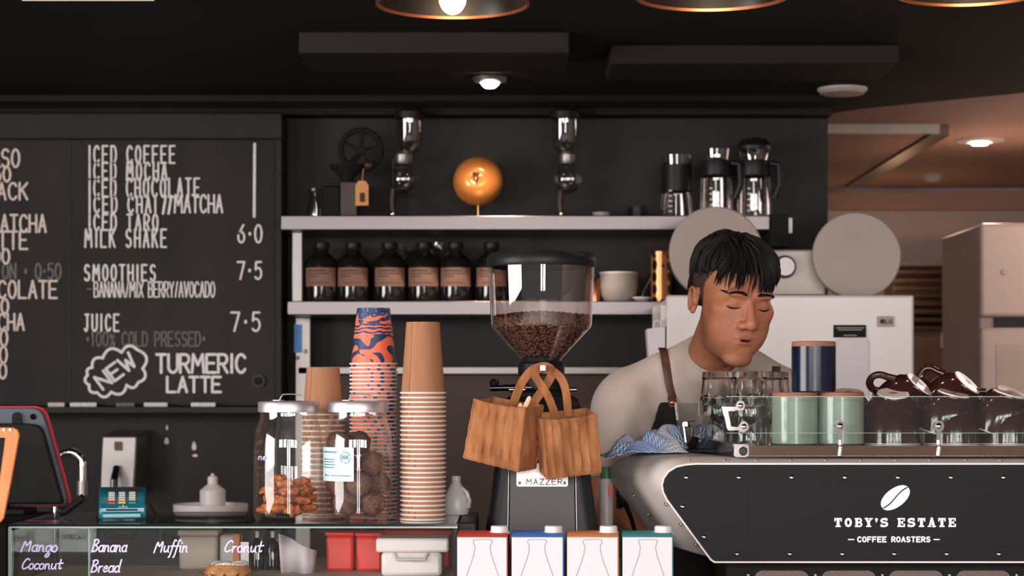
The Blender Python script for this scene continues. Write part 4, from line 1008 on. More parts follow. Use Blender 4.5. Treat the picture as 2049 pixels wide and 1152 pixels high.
obj('lid', MB().box(PX(355, 4.02), PX(436, 4.02), 4.017, 4.083, z1 - .012, z1), G['card_beige'], t, bevel=.003)
t, z1 = case_box('striped_carton', 438, 478, 1058, 4.03, 'milky_plastic', 'pale carton with an orange side strip inside the glass case', 'carton')
obj('orange_side', MB().box(PX(466, 4.03), PX(479, 4.03), 4.027, 4.06, SHZ + .002, z1 - .01), G['carton_orange'], t)
t = thing('white_card', (PX(489, 3.9), 3.9, SHZ), 'small white card standing in the glass case below the word Cronut', 'card')
obj('sheet', MB().box(PX(481, 3.9), PX(497, 3.9), 3.9, 3.903, SHZ, PZ(1084, 3.9)), G['paper_white'], t)
obj('foot', MB().box(PX(483, 3.9), PX(495, 3.9), 3.903, 3.925, SHZ, SHZ + .004), G['paper_white'], t)
for px, lb in ((515, 'dark little bottle in the glass case just right of the word Cronut'), (546, 'dark little bottle in the glass case beside the white paper')):
    x = PX(px, 4.03); zt = PZ(1062, 4.03)
    t = thing('sauce_bottle', (x, 4.03, SHZ), lb, 'bottle', 'dark bottles in the glass case')
    obj('body', MB().lathe([(0, SHZ), (.014, SHZ), (.0145, zt - .03), (.006, zt - .012)], 20, (x, 4.03, 0)), G['bottle_amber'], t)
    obj('cap', MB().lathe([(.007, zt - .013), (.007, zt), (0, zt)], 16, (x, 4.03, 0)), G['steel_dull'], t)
t = thing('folded_paper', (PX(600, 3.95), 3.95, SHZ), 'white folded greaseproof paper standing inside the glass case', 'paper')
pz_ = []
for i in range(13):
    u = i / 12; pz_.append((PX(562 + 66 * u, 3.95), 3.95 + .018 * math.sin(6.5 * u), 0))
v1 = [(x, y, SHZ + .0005) for x, y, _ in pz_]; v2 = [(x - .006 + .01 * (i / 12), y + .006, PZ(1068 + 34 * (i / 12), 3.95)) for i, (x, y, _) in enumerate(pz_)]
b = MB(); b.add(v1 + v2, [(i, i + 1, 14 + i, 13 + i) for i in range(12)]); obj('sheet', b, G['paper_white'], t, solid=.0012)
t, z1 = case_box('reflection_bin', 652, 706, 1060, 4.0, 'red_plastic', 'narrow red bin standing in for a street reflection in the case glass, leftmost', 'bin')  # red bins, crate and white tub are added for street reflections in the glass
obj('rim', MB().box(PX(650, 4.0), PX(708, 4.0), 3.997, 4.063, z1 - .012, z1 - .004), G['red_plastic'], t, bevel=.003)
t, z1 = case_box('reflection_bin', 712, 764, 1061, 3.99, 'red_plastic', 'small red bin standing in for a street reflection, touching the pale tub', 'bin')
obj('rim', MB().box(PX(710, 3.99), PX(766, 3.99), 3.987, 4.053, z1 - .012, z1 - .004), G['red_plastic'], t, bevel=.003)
t, z1 = case_box('reflection_crate', 768, 902, 1057, 4.055, 'red_plastic', 'wide red crate standing in for a street reflection, behind the white tub', 'crate', dep=.055)
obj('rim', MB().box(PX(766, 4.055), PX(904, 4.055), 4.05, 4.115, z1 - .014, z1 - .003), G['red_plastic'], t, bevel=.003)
t, z1 = case_box('reflection_tub', 762, 884, 1092, 3.88, 'tub_white', 'white lidded tub standing in for a street reflection, right end of glass case', 'tub', dep=.09, r=.008)
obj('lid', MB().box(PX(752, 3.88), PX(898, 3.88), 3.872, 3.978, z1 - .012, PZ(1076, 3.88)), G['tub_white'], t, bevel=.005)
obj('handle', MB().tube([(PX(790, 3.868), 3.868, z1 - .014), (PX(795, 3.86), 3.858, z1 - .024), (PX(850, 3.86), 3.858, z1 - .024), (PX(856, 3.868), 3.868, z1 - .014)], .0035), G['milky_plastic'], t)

# ---------------------------------------------------------------- left end: riser, register screen, clipboard, terminal
t = thing('counter_riser', (-1.2, 3.9, CT), 'black riser block on the counter left of the glass case', 'riser')
obj('block', MB().box(-1.6, cx0 - .006, 3.66, 4.14, CT, CZ), G['black_matte'], t, bevel=.004)
Dp = 4.06
t = thing('register_screen', (PX(-20, Dp), Dp + .03, CZ), 'back of a dark register screen with a red edge, left of the frame', 'register')
def pxpoly(pts, D): return [(PX(a, D), PZ(c2, D)) for a, c2 in pts]
def tiltprism(poly, y0, y1, lean, zb):
    m_ = MB().prism(poly, y0, y1); m_.v = [(x, y + (z - zb) * lean, z) for x, y, z in m_.v]; return m_
out_ = [(-230, 812), (76, 812), (90, 816), (98, 826), (103, 842), (139, 990), (140, 1008), (130, 1014), (-230, 1014)]
ins = [(-228, 815), (75, 815), (87, 819), (94, 828), (99, 843), (135, 990), (136, 1006), (128, 1011), (-228, 1011)]
obj('red_bezel', tiltprism(pxpoly(out_, Dp), Dp + .012, Dp + .02, -.15, CZ), G['bezel_red'], t)
obj('back_shell', tiltprism(pxpoly(ins, Dp), Dp - .008, Dp + .012, -.15, CZ), G['pos_grey'], t, bevel=.003)
rec = [(-224, 846), (40, 846), (66, 846), (88, 850), (97, 862), (131, 1001), (131, 1007), (-224, 1007)]
obj('rear_cover', tiltprism(pxpoly(rec, Dp), Dp - .022, Dp - .008, -.15, CZ), G['black_matte'], t, bevel=.005)
tb = [(34, 850)] + [(43 + 9 * math.cos(math.radians(a)), 834 - 10 * math.sin(math.radians(a))) for a in range(180, -1, -20)] + [(52, 850)]
obj('tab', tiltprism(pxpoly(tb, Dp), Dp - .014, Dp - .008, -.15, CZ), G['black_matte'], t)
b = MB().cyl_y((PX(75, Dp), PZ(833, Dp)), .006, Dp - .010, Dp - .007); b.v = [(x, y + (z - CZ) * -.15, z) for x, y, z in b.v]; obj('lens', b, G['black_gloss'], t)
b = MB(); b.box(PX(-130, Dp), PX(60, Dp), Dp - .05, Dp + .06, CZ, CZ + .012); b.box(PX(-90, Dp), PX(20, Dp), Dp - .018, Dp + .0, CZ + .012, CZ + .1); obj('stand', b, G['black_matte'], t, bevel=.003)
Dc = 3.74
t = thing('wooden_clipboard', (PX(-40, Dc), Dc, CZ), 'orange wooden menu board with rounded corner, at the left frame edge', 'clipboard')
cp = [(-110, 1046), (-100, 855), (20, 855), (29, 860), (33, 870), (20, 960), (7, 1036), (0, 1046)]
obj('board', tiltprism(pxpoly(cp, Dc), Dc, Dc + .008, .12, CZ), G['clipboard_wood'], t, bevel=.002)
obj('dark_slot', tiltprism(pxpoly([(-60, 990), (-60, 876), (4, 876), (2, 900), (-8, 990)], Dc), Dc - .0015, Dc + .001, .12, CZ), G['black_matte'], t)
b = MB()
for px in (2, 15): b.dome_y((PX(px, Dc), PZ(860, Dc)), .0035, Dc - .0005 + (PZ(860, Dc) - CZ) * .12, .002)
obj('rivet', b, G['white_enamel'], t)
Dt = 3.86
t = thing('coiled_cable', (PX(140, 4.02), 4.02, CZ), 'black coiled cable on the glass case between screen and terminal', 'cable')
hp = []
for q in range(181):
    u = q / 180; a = u * 2 * PI * 11; cxp = PX(118 + 48 * u, 3.98); czp = CZ + .0105 + .038 * max(0, u - .25) ** 1.2
    hp.append((cxp + .002 * math.cos(a), 3.98 + .008 * math.cos(a), czp + .008 * math.sin(a)))
obj('coil', MB().tube(hp, .0018, 6), G['black_plastic'], t)
t = thing('card_terminal', (PX(237, Dt), Dt + .04, CZ), 'teal card payment terminal with grey keys standing on the glass case', 'card terminal')
tx0, tx1 = PX(190, Dt), PX(283, Dt); zf = PZ(1010, Dt); zr = PZ(974, Dt + .07)
sec = [(Dt, CZ + .002), (Dt - .004, CZ + .012), (Dt - .003, zf - .006), (Dt + .003, zf), (Dt + .072, zr), (Dt + .10, zr - .002), (Dt + .105, CZ + .004)]
obj('body', MB().prism(sec, tx0, tx1, axis='x'), G['terminal_teal'], t, bevel=.004, bseg=3)
sl_ = (zr - zf) / .069; ang = math.atan(sl_)
def on_slope(u, v, h=.0012):  # u across 0..1, v up the slope 0..1
    y = Dt + .003 + .069 * v; return (tx0 + (tx1 - tx0) * u, y - h * math.sin(ang), zf + (y - Dt - .003) * sl_ + h * math.cos(ang))
def key(m_, u0, u1, v0, v1, h=.0022):
    lo = [on_slope(u, v, .0004) for u, v in ((u0, v0), (u1, v0), (u1, v1), (u0, v1))]; hi = [on_slope(u, v, h) for u, v in ((u0 + .008, v0 + .01), (u1 - .008, v0 + .01), (u1 - .008, v1 - .01), (u0 + .008, v1 - .01))]
    m_.loft([lo, hi])
sc_ = MB(); key(sc_, .2, .92, .72, .97, .001); obj('screen', sc_, G['terminal_dark'], t)
for cix, u in enumerate((.2, .42, .64)):
    for r in range(4):
        m_ = MB(); key(m_, u, u + .14, .24 + r * .12, .24 + r * .12 + .095); obj('key', m_, G['key_grey'], t)
    m_ = MB(); key(m_, u - .01, u + .15, .07, .2); obj('key', m_, G[('key_red', 'key_yellow', 'key_green')[cix]], t)
obj('card_slot', MB().box(tx0 + .014, tx1 - .016, Dt - .0062, Dt - .002, PZ(1021, Dt), PZ(1018, Dt)), G['black_matte'], t)
obj('front_lip', MB().box(tx0 + .006, tx1 - .008, Dt - .011, Dt - .003, PZ(1037, Dt), PZ(1024, Dt)), G['terminal_teal'], t, bevel=.003)
m_ = MB(); strokes(m_, [[(228, 1015), (231, 1013), (233, 1015)], [(235, 1013), (237, 1010), (239, 1013), (237, 1015.5), (235, 1013)], [(241, 1015), (243, 1013), (246, 1015)]], .9, Dt - .0042); obj('contact_symbol', m_, G['chalk'], t, smooth=0)
obj('cable', MB().tube([(tx1, Dt + .06, CZ + .03), (tx1 + .008, Dt + .07, CZ + .032), (tx1 + .016, Dt + .09, CZ + .012), (tx1 + .022, Dt + .11, CZ + .003)], .0028, 8), G['wood_dark'], t)
t.rotation_euler = (0, 0, .19)

# ---------------------------------------------------------------- glass jars on the case
def big_jar(px, label):
    D = 3.87; x = PX(px, D); k = D / F
    t = thing('glass_jar', (x, D, CZ), label, 'jar', 'big glass jars on the display case')
    zl = PZ(822, D); zt = PZ(803, D); r = 69.5 * k; rn = 59 * k
    outer = [(0, CZ + .0005), (r * .93, CZ + .0005), (r * .99, CZ + .006), (r, CZ + .016)] + [(r, PZ(900, D)), (r * .985, PZ(880, D)), (r * .95, PZ(862, D)), (rn * 1.02, PZ(846, D)), (rn * .97, PZ(836, D)), (rn * .97, zl)]
    inner = [(rr - .0035, z) for rr, z in outer[:3:-1]] + [(r - .0035, CZ + .018), (r * .86, CZ + .008), (0, CZ + .007)]
    obj('glass_wall', MB().lathe(outer + inner, 56, (x, D, 0)), G['jar_glass'], t)
    lid = obj('lid', MB().lathe([(rn * .9, zl - .002), (rn * 1.03, zl - .002), (rn * 1.035, zl + .002), (rn * 1.035, zt - .003), (rn * 1.0, zt), (rn * .6, zt + .0015), (rn * .45, zt), (0, zt)], 56, (x, D, 0)), G['alu'], t)
    hx = 25 * k; ho = PX(px + 6, D)
    obj('wire_handle', MB().tube([(ho - hx, D, zt - .001), (ho - hx * .9, D, zt + .006), (ho - hx * .72, D, zt + .0135), (ho, D, zt + .0145), (ho + hx * .76, D, zt + .0125), (ho + hx * .9, D, zt + .006), (ho + hx * 1.06, D, zt + .0)], .0014, 8), G['alu'], lid)
    obj('lid_clip', MB().lathe([(.006, zt), (.012, zt), (.012, zt + .003), (0, zt + .0035)], 20, (ho - hx * 1.15, D + .01, 0)), G['alu'], lid)
    return t, x, D
j1, xj, Dj = big_jar(577, 'tall glass jar of brown crisp pieces, left of the two jars')
m_ = MB(); 
for st in script('ne', 521, 541, 918, 15): 
    for a, c2 in [(0, 0)]: pass
    vs = []
    ribbon_pts = []
    rr = 69.5 * Dj / F + .0007
    for a, c2 in st:
        th = math.asin(max(-.99, min(.99, (PX(a, Dj) - xj) / rr))); vs.append((xj + rr * math.sin(th), Dj - rr * math.cos(th), PZ(c2, Dj)))
    m_.tube(vs, .0009, 5)
obj('pen_lettering', m_, G['pen_lilac'], j1)
random.seed(21)
made = None; spots = []
for lay in range(4):
    n = (6, 6, 5, 3)[lay]; R = (.042, .04, .042, .03)[lay]
    for q in range(n):
        a = 2 * PI * (q + .4 * lay) / n + random.uniform(-.2, .2)
        spots.append((xj + R * math.cos(a) * random.uniform(.8, 1.0), Dj + R * math.sin(a), CZ + .022 + .0165 * lay + random.uniform(-.002, .004)))
where = ['front left', 'front', 'front right', 'right side', 'rear', 'left side']
for i, p in enumerate(spots):
    m_ = lump(p, (.019 * random.uniform(.8, 1.2), .017, .0095 * random.uniform(.8, 1.35)), .55, 30 + i, 16, 10, 4.2)
    a = math.degrees(math.atan2(p[1] - Dj, p[0] - xj)) % 360
    side = where[int(((a - 210) % 360) // 60)]
    o = obj('crisp_piece', m_, G['crisp'], loc=p); tag(o, 'brown caramel crisp piece in the left jar, %s of its %s layer' % (side, ('bottom', 'second', 'third', 'top')[i // 6 if i < 17 else 3]), 'crisp', 'crisp pieces in the left jar')
j2, xk, Dk = big_jar(716, 'tall glass jar of dark balls with a pale blue label, right of the two jars')
rr = 69.5 * Dk / F + .0006
def curved(px0, px1, py0, py1, off, n=12):
    m_ = MB(); vs = []
    for i in range(n + 1):
        s_ = (PX(px0 + (px1 - px0) * i / n, Dk) - xk) / rr; th = math.asin(max(-.995, min(.995, s_)))
        for py in (py1, py0): vs.append((xk + (rr + off) * math.sin(th), Dk - (rr + off) * math.cos(th), PZ(py, Dk)))
    return m_.add(vs, [(2 * i, 2 * i + 2, 2 * i + 3, 2 * i + 1) for i in range(n)])
M('label_blue', rgb(206, 232, 236), .5, var=.02); M('label_blue_ink', rgb(70, 130, 150), .6)
lb = obj('paper_label', curved(648, 713, 893, 960, 0), G['label_blue'], j2)
ink = MB()
for x0, x1, y0, y1 in ((650, 678, 901, 904), (650, 675, 916, 918), (650, 673, 921, 923), (650, 676, 926.5, 928.5), (650, 674, 932, 934), (654, 657, 946, 951), (659, 706, 948, 950)): ink.put(curved(x0, x1, y0, y1, .0004, 4), Matrix())
for k in range(24):
    a0, a1 = 2 * PI * k / 24, 2 * PI * (k + 1) / 24
    if k % 8 == 7: continue
    pts = [(696 + 10.5 * math.cos(a), 913 + 11.5 * math.sin(a)) for a in (a0, a1)]
    q = []
    for r_, (a_, b_) in ((1, pts[0]), (1, pts[1])):
        pass
    vs = []
    for a in (a0, a1):
        for R_ in (9.4, 10.8):
            s_ = (PX(696 + R_ * math.cos(a), Dk) - xk) / rr; th = math.asin(s_)
            vs.append((xk + (rr + .0004) * math.sin(th), Dk - (rr + .0004) * math.cos(th), PZ(913 + 1.08 * R_ * math.sin(a), Dk)))
    ink.add(vs, [(0, 1, 3, 2)])
for x0, x1, y0, y1 in ((689, 691, 908, 917), (692.5, 694.5, 908, 917), (696, 698, 908, 917), (699.5, 701.5, 908, 917), (689, 702, 911.5, 913)): ink.put(curved(x0, x1, y0, y1, .0004, 2), Matrix())
obj('label_print', ink, G['label_blue_ink'], lb)
bz = 0; br = .0245; balls = []
for lay in range(4):
    for q in range(4):
        if lay == 3 and q in (2, 3): continue
        a = 2 * PI * q / 4 + lay * .75 - .6; balls.append((xk + .0375 * math.cos(a), Dk + .0375 * math.sin(a), CZ + .033 + lay * .0385))
names_ = ['bottom', 'second', 'third', 'top']; sd = ['right front', 'right rear', 'left rear', 'left front']
proto = None
for i, p in enumerate(balls):
    lab = 'dark coconut chocolate ball in the labelled jar, %s of the %s layer' % (sd[i % 4], names_[i // 4])
    if proto is None or i % 4 == 0:
        proto = obj('chocolate_ball', lump(p, (br, br, br * .95), .12, 60 + i, 22, 14, 5), G['choc_ball'], loc=p); tag(proto, lab, 'ball', 'chocolate balls in the right jar')
    else: dup(proto, p, lab, (0, 0, 1.3 * i))

# ---------------------------------------------------------------- stacked paper cups (upside down)
ORD = ['topmost', 'second', 'third', 'fourth', 'fifth', 'sixth', 'seventh', 'eighth', 'ninth', 'tenth', 'eleventh', 'twelfth', 'thirteenth', 'fourteenth', 'fifteenth', 'sixteenth', 'seventeenth', 'eighteenth', 'nineteenth', 'twentieth']
TENS = {20: 'twenty', 30: 'thirty'}
def ordinal(i):
    if i < 20: return ORD[i]
    return TENS[(i + 1) // 10 * 10] + '-' + ['', 'first', 'second', 'third', 'fourth', 'fifth', 'sixth', 'seventh', 'eighth', 'ninth'][(i + 1) % 10] if (i + 1) % 10 else {30: 'thirtieth', 40: 'fortieth'}[i + 1]
def cup_stack(px, D, rim_r, base_r, h, n, pitch, mt, kind, where_, group):
    t = thing('paper_cup', (0, 0, 0), 'x', 'paper cup', group)
    body = MB().lathe([(0, h - .006), (base_r - .0025, h - .006), (base_r - .0012, h), (base_r, h), (rim_r - .002, .003), (rim_r - .0023, .003), (base_r - .0004, h - .007), (0, h - .0068)], 40)
    bo = obj('cup_wall', body, G[mt], t)
    obj('rolled_rim', MB().tube([((rim_r - .001) * math.cos(a), (rim_r - .001) * math.sin(a), .0021) for a in [2 * PI * q / 40 for q in range(40)]], .0021, 8, closed=True), G['kraft_rim'], t)
    if mt == 'kraft':
        sm = MB(); a0 = -2.25
        vs = [((r_ + .0004) * math.cos(a0 + da), (r_ + .0004) * math.sin(a0 + da), z) for da in (0, .05) for r_, z in ((rim_r - .002, .005), (base_r, h - .001))]
        sm.add(vs, [(0, 1, 3, 2)]); obj('seam', sm, G['kraft'], bo, solid=.0006)
    x = PX(px, D); random.seed(int(px))
    for i in range(n):
        z = CZ + (n - 1 - i) * pitch + .0003
        lab = '%s, %s from top of %s' % (kind, ordinal(i), where_) if i else '%s, topmost of %s' % (kind, where_)
        p = (x + random.uniform(-.00006, .00006), D + random.uniform(-.00006, .00006), z)
        if i == 0: t.location = p; t['label'] = lab
        else: dup(t, p, lab, (0, 0, random.choice((-2, -1, 0, 1, 2)) * 2 * PI / 40))
cup_stack(846, 3.87, 45.5 * 3.87 / F, 33.5 * 3.87 / F, .1385, 28, (PZ(788, 3.87) - CZ) / 27.0, 'kraft', 'kraft paper cup', 'the tall plain stack beside the grinder', 'kraft cups in the tall stack')
cup_stack(747, 3.995, 47.5 * 3.995 / F, 33 * 3.995 / F, .113, 39, (PZ(730, 3.995) - CZ) / 38.0, 'cup_print', 'orange and navy paper cup', 'the printed stack', 'printed cups in the middle stack')
cup_stack(646, 4.03, 43 * 4.03 / F, 33 * 4.03 / F, .096, 19, (PZ(831, 4.03) - CZ) / 18.0, 'kraft', 'kraft paper cup', 'the short stack between the jars', 'kraft cups in the short stack')

# milk jug and the block it stands on, right of the case
t = thing('side_block', (-.084, 3.97, CT), 'narrow black block against the right end of the glass case', 'block')
obj('block', MB().box(cx1 + .004, -.068, 3.80, 4.14, CT, CZ - .0005), G['black_plastic'], t, bevel=.003)
x = PX(912, 4.04); D = 4.04; k = D / F
t = thing('milk_jug', (x, D, CZ), 'milky plastic jug behind the tall cup stack', 'jug')
obj('jug_body', MB().lathe([(0, CZ + .0005), (25 * k, CZ + .0005), (27 * k, CZ + .008), (26 * k, CZ + .035), (20 * k, PZ(985, D)), (9 * k, PZ(964, D)), (8.5 * k, PZ(957, D))], 24, (x, D, 0)), G['milky_plastic'], t)
obj('cap', MB().lathe([(9.5 * k, PZ(961, D)), (9.5 * k, PZ(952, D)), (0, PZ(951, D))], 20, (x, D, 0)), G['white_plastic'], t)
obj('handle', MB().tube([(x + 10 * k, D - .012, PZ(975, D)), (x + 22 * k, D - .016, PZ(985, D)), (x + 27 * k, D - .016, PZ(1000, D)), (x + 25 * k, D - .012, PZ(1014, D))], .0045, 8), G['milky_plastic'], t)

# ---------------------------------------------------------------- coffee grinder
Dg = 4.0; gx, gy = .059, 4.02
t = thing('coffee_grinder', (gx, gy, CT), 'black coffee grinder with a large clear bean hopper, centre of the counter', 'coffee grinder')
def rr_xy(cx, cy, w_, d_, r, z, n=5): return [(x, y, z) for x, y in rrect(cx - w_ / 2, cx + w_ / 2, cy - d_ / 2, cy + d_ / 2, r, n)]
b = MB(); rings = []
for py, wd, dp, r in ((1300, 292, .27, .03), (1180, 258, .25, .03), (1065, 229, .225, .03), (940, 194, .205, .03), (850, 172, .19, .03), (812, 164, .18, .035), (798, 150, .165, .035), (790, 120, .14, .035)):
    rings.append(rr_xy(gx, gy, wd * .00097, dp, r, max(CT, PZ(py, 3.9))))
obj('housing', b.loft(rings), G['black_plastic'], t, smooth=50)
b = MB(); rings = []
for py, wd, dp in ((1300, 146, .27), (1065, 138, .225), (940, 134, .205), (850, 130, .19)):
    y = gy - dp / 2; z = max(CT, PZ(py, 3.9)); w_ = wd * .00097
    rings.append([(gx - w_ / 2, y + .003, z), (gx - w_ / 2 + .003, y - .005, z), (gx + w_ / 2 - .003, y - .005, z), (gx + w_ / 2, y + .003, z)])
M('grinder_panel', rgb(58, 54, 53), .5, metal=.1, var=.06, vscale=6)
obj('front_panel', b.loft(rings), G['grinder_panel'], t)
b = MB()
for sx in (-1, 1):
    b.tube([(gx + sx * wd * .000485, gy - dp / 2 - .0045, max(CT, PZ(py, 3.9))) for py, wd, dp in ((1300, 147, .27), (1065, 139, .225), (940, 135, .205), (850, 131, .19))], .0016, 6)
obj('panel_trim', b, G['steel'], t)
yb = 3.9062
pm = MB().rbox(PX(1033, yb), PX(1136, yb), yb - .001, yb + .003, PZ(973, yb), PZ(915, yb), .004)
pm.v = [(x, y + (z - PZ(973, yb)) * .08, z) for x, y, z in pm.v]
np_ = obj('name_plate', pm, G['plate_silver'], t)
ink = MB(); yl = yb - .0014
for st in text_px('MAZZER', 1053, 1124, 958, 969, .55): ribbon(ink, [(PX(a, yl), PZ(c2, yl)) for a, c2 in st], 1.5 * yl / F, yl)
for st in [arc(1086, 934, 24, 12, 190, 350, 14)]: ribbon(ink, [(PX(a, yl), PZ(c2, yl)) for a, c2 in st], 6 * yl / F, yl)
obj('plate_lettering', ink, G['label_ink'], np_, smooth=0)
b = MB()
for px in (1039, 1129): b.dome_y((PX(px, yl), PZ(966, yl)), .0032, yl + .001, .0022)
obj('plate_rivet', b, G['steel_dull'], np_)
c = (gx, gy, 0); k = .001
obj('collar', MB().lathe([(.0, PZ(795, Dg)), (.062, PZ(795, Dg)), (.060, PZ(786, Dg)), (.044, PZ(778, Dg)), (.043, PZ(752, Dg)), (.047, PZ(750, Dg)), (.047, PZ(728, Dg)), (.040, PZ(722, Dg)), (.038, PZ(712, Dg)), (0, PZ(712, Dg))], 40, c), G['black_plastic'], t)
outer = [(.039, PZ(724, Dg)), (.040, PZ(718, Dg)), (.099, PZ(655, Dg)), (.1015, PZ(648, Dg)), (.1075, PZ(520, Dg))]
inner = [(r_ - .003, z) for r_, z in outer[::-1]]
obj('hopper', MB().lathe(outer + inner, 72, c), G['hopper_clear'], t)
obj('hopper_lid', MB().lathe([(.1085, PZ(534, Dg)), (.1105, PZ(530, Dg)), (.1105, PZ(516, Dg)), (.104, PZ(506, Dg)), (.07, PZ(503, Dg)), (0, PZ(502, Dg)), ], 72, c), G['black_plastic'], t)
ad = MB(); ad.tube([(PX(980, 3.96), gy - .05, PZ(776, Dg)), (PX(1036, 3.96), gy - .05, PZ(775, Dg))], .0066, 12)
kn = obj('grip_lever', ad, G['black_gloss'], t, smooth=50)
obj('lever_rod', MB().tube([(PX(1034, Dg), gy - .05, PZ(775, Dg)), (PX(1075, Dg), gy - .03, PZ(775, Dg))], .003, 10), G['chrome'], kn)
obj('clamp_knob', MB().lathe([(0, PZ(769, Dg)), (.009, PZ(769, Dg)), (.010, PZ(763, Dg)), (.006, PZ(758, Dg)), (0, PZ(757, Dg))], 20, (PX(989, Dg), gy - .05, 0)), G['black_gloss'], kn)
th = MB()
for x0, x1 in ((1018, 1052), (1128, 1152)):
    for q in range(int((x1 - x0) / 3)): th.lathe([(0, -.001), (.0048, -.001), (.0054, 0), (.0048, .001), (0, .001)], 14)
    pass
th = MB()
for x0, x1 in ((1018, 1050), (1130, 1152)):
    pts = []; rad = []
    for q in range(int((x1 - x0)) + 1): pts.append((PX(x0 + q, Dg), gy - .052, PZ(779, Dg))); rad.append(.0058 if q % 3 else .0046)
    th.tube(pts, rad, 14)
obj('threaded_bolt', th, G['chrome'], t)
pg = MB().box(PX(1079, 3.9), PX(1091, 3.9), 3.836, 3.848, PZ(742, 3.85), PZ(730, 3.85))
obj('hanging_peg', pg, G['white_plastic'], t, bevel=.0015)
obj('peg_arm', MB().tube([(PX(1085, 3.86), 3.846, PZ(739, 3.86)), (PX(1085, 3.9), 3.99, PZ(741, 3.9))], .0045, 10), G['black_plastic'], t)
# beans: nobody could count them
random.seed(9); bm_ = MB()
core = [(0, PZ(716, Dg)), (.033, PZ(716, Dg)), (.090, PZ(655, Dg)), (.0925, PZ(648, Dg)), (.093, PZ(640, Dg)), (.05, PZ(634, Dg)), (0, PZ(631, Dg))]
bm_.lathe(core, 40, c)
bean = MB().ell((0, 0, 0), (1, 1, 1), 8, 5)
def add_bean(p):
    from mathutils import Euler
    m4 = Matrix.Translation(p) @ Euler((random.uniform(0, 6), random.uniform(0, 6), random.uniform(0, 6))).to_matrix().to_4x4() @ Matrix.Diagonal((.0058, .0042, .0034, 1))
    bm_.put(bean, m4)
for q in range(1150):
    a = random.uniform(PI, 2 * PI) if random.random() < .8 else random.uniform(0, PI); u = random.random()
    z = PZ(714, Dg) + (PZ(636, Dg) - PZ(714, Dg)) * u ** .62
    if z < PZ(655, Dg): r_ = .036 + (.0945 - .036) * (z - PZ(718, Dg)) / (PZ(655, Dg) - PZ(718, Dg)) - .003
    else: r_ = .0945
    add_bean((gx + r_ * math.cos(a), gy + r_ * math.sin(a), z))
for q in range(520):
    a = random.uniform(0, 2 * PI); r_ = .093 * math.sqrt(random.random()); add_bean((gx + r_ * math.cos(a), gy + r_ * math.sin(a), PZ(638, Dg) + .008 * (1 - r_ / .093) + random.uniform(-.002, .005) + .004 * math.sin(3 * a)))
o = obj('coffee_beans', bm_, G['bean'], smooth=60); tag(o, 'dark roasted coffee beans filling the bottom of the clear hopper', 'coffee beans', kind='stuff')

# ---------------------------------------------------------------- jute bags hanging on the grinder
def catmull(p, n=8):
    out = []
    for i in range(len(p) - 1):
        a, b2, c2, d = p[max(i - 1, 0)], p[i], p[i + 1], p[min(i + 2, len(p) - 1)]
        for k in range(n):
            u = k / n
            out.append(tuple(.5 * (2 * b2[j] + (c2[j] - a[j]) * u + (2 * a[j] - 5 * b2[j] + 4 * c2[j] - d[j]) * u * u + (3 * b2[j] - a[j] - 3 * c2[j] + d[j]) * u ** 3) for j in range(len(b2))))
    return out + [tuple(p[-1])]
def strap(path, wd, y, dy=.0):
    """woven strap of width wd following px points, with thickness"""
    q = catmull(path, 7); pts = [Vector((PX(a, y), y + dy * i / len(q), PZ(c2, y))) for i, (a, c2) in enumerate(q)]
    rings = []
    for i, p in enumerate(pts):
        tg = (pts[min(i + 1, len(pts) - 1)] - pts[max(i - 1, 0)]).normalized(); nrm = Vector((-tg.z, 0, tg.x)).normalized() * wd / 2; th = Vector((0, .0014, 0))
        # the band twists so that it faces partly sideways near the top
        rings.append([p - nrm - th, p + nrm - th, p + nrm + th, p - nrm + th])
    return MB().loft(rings)
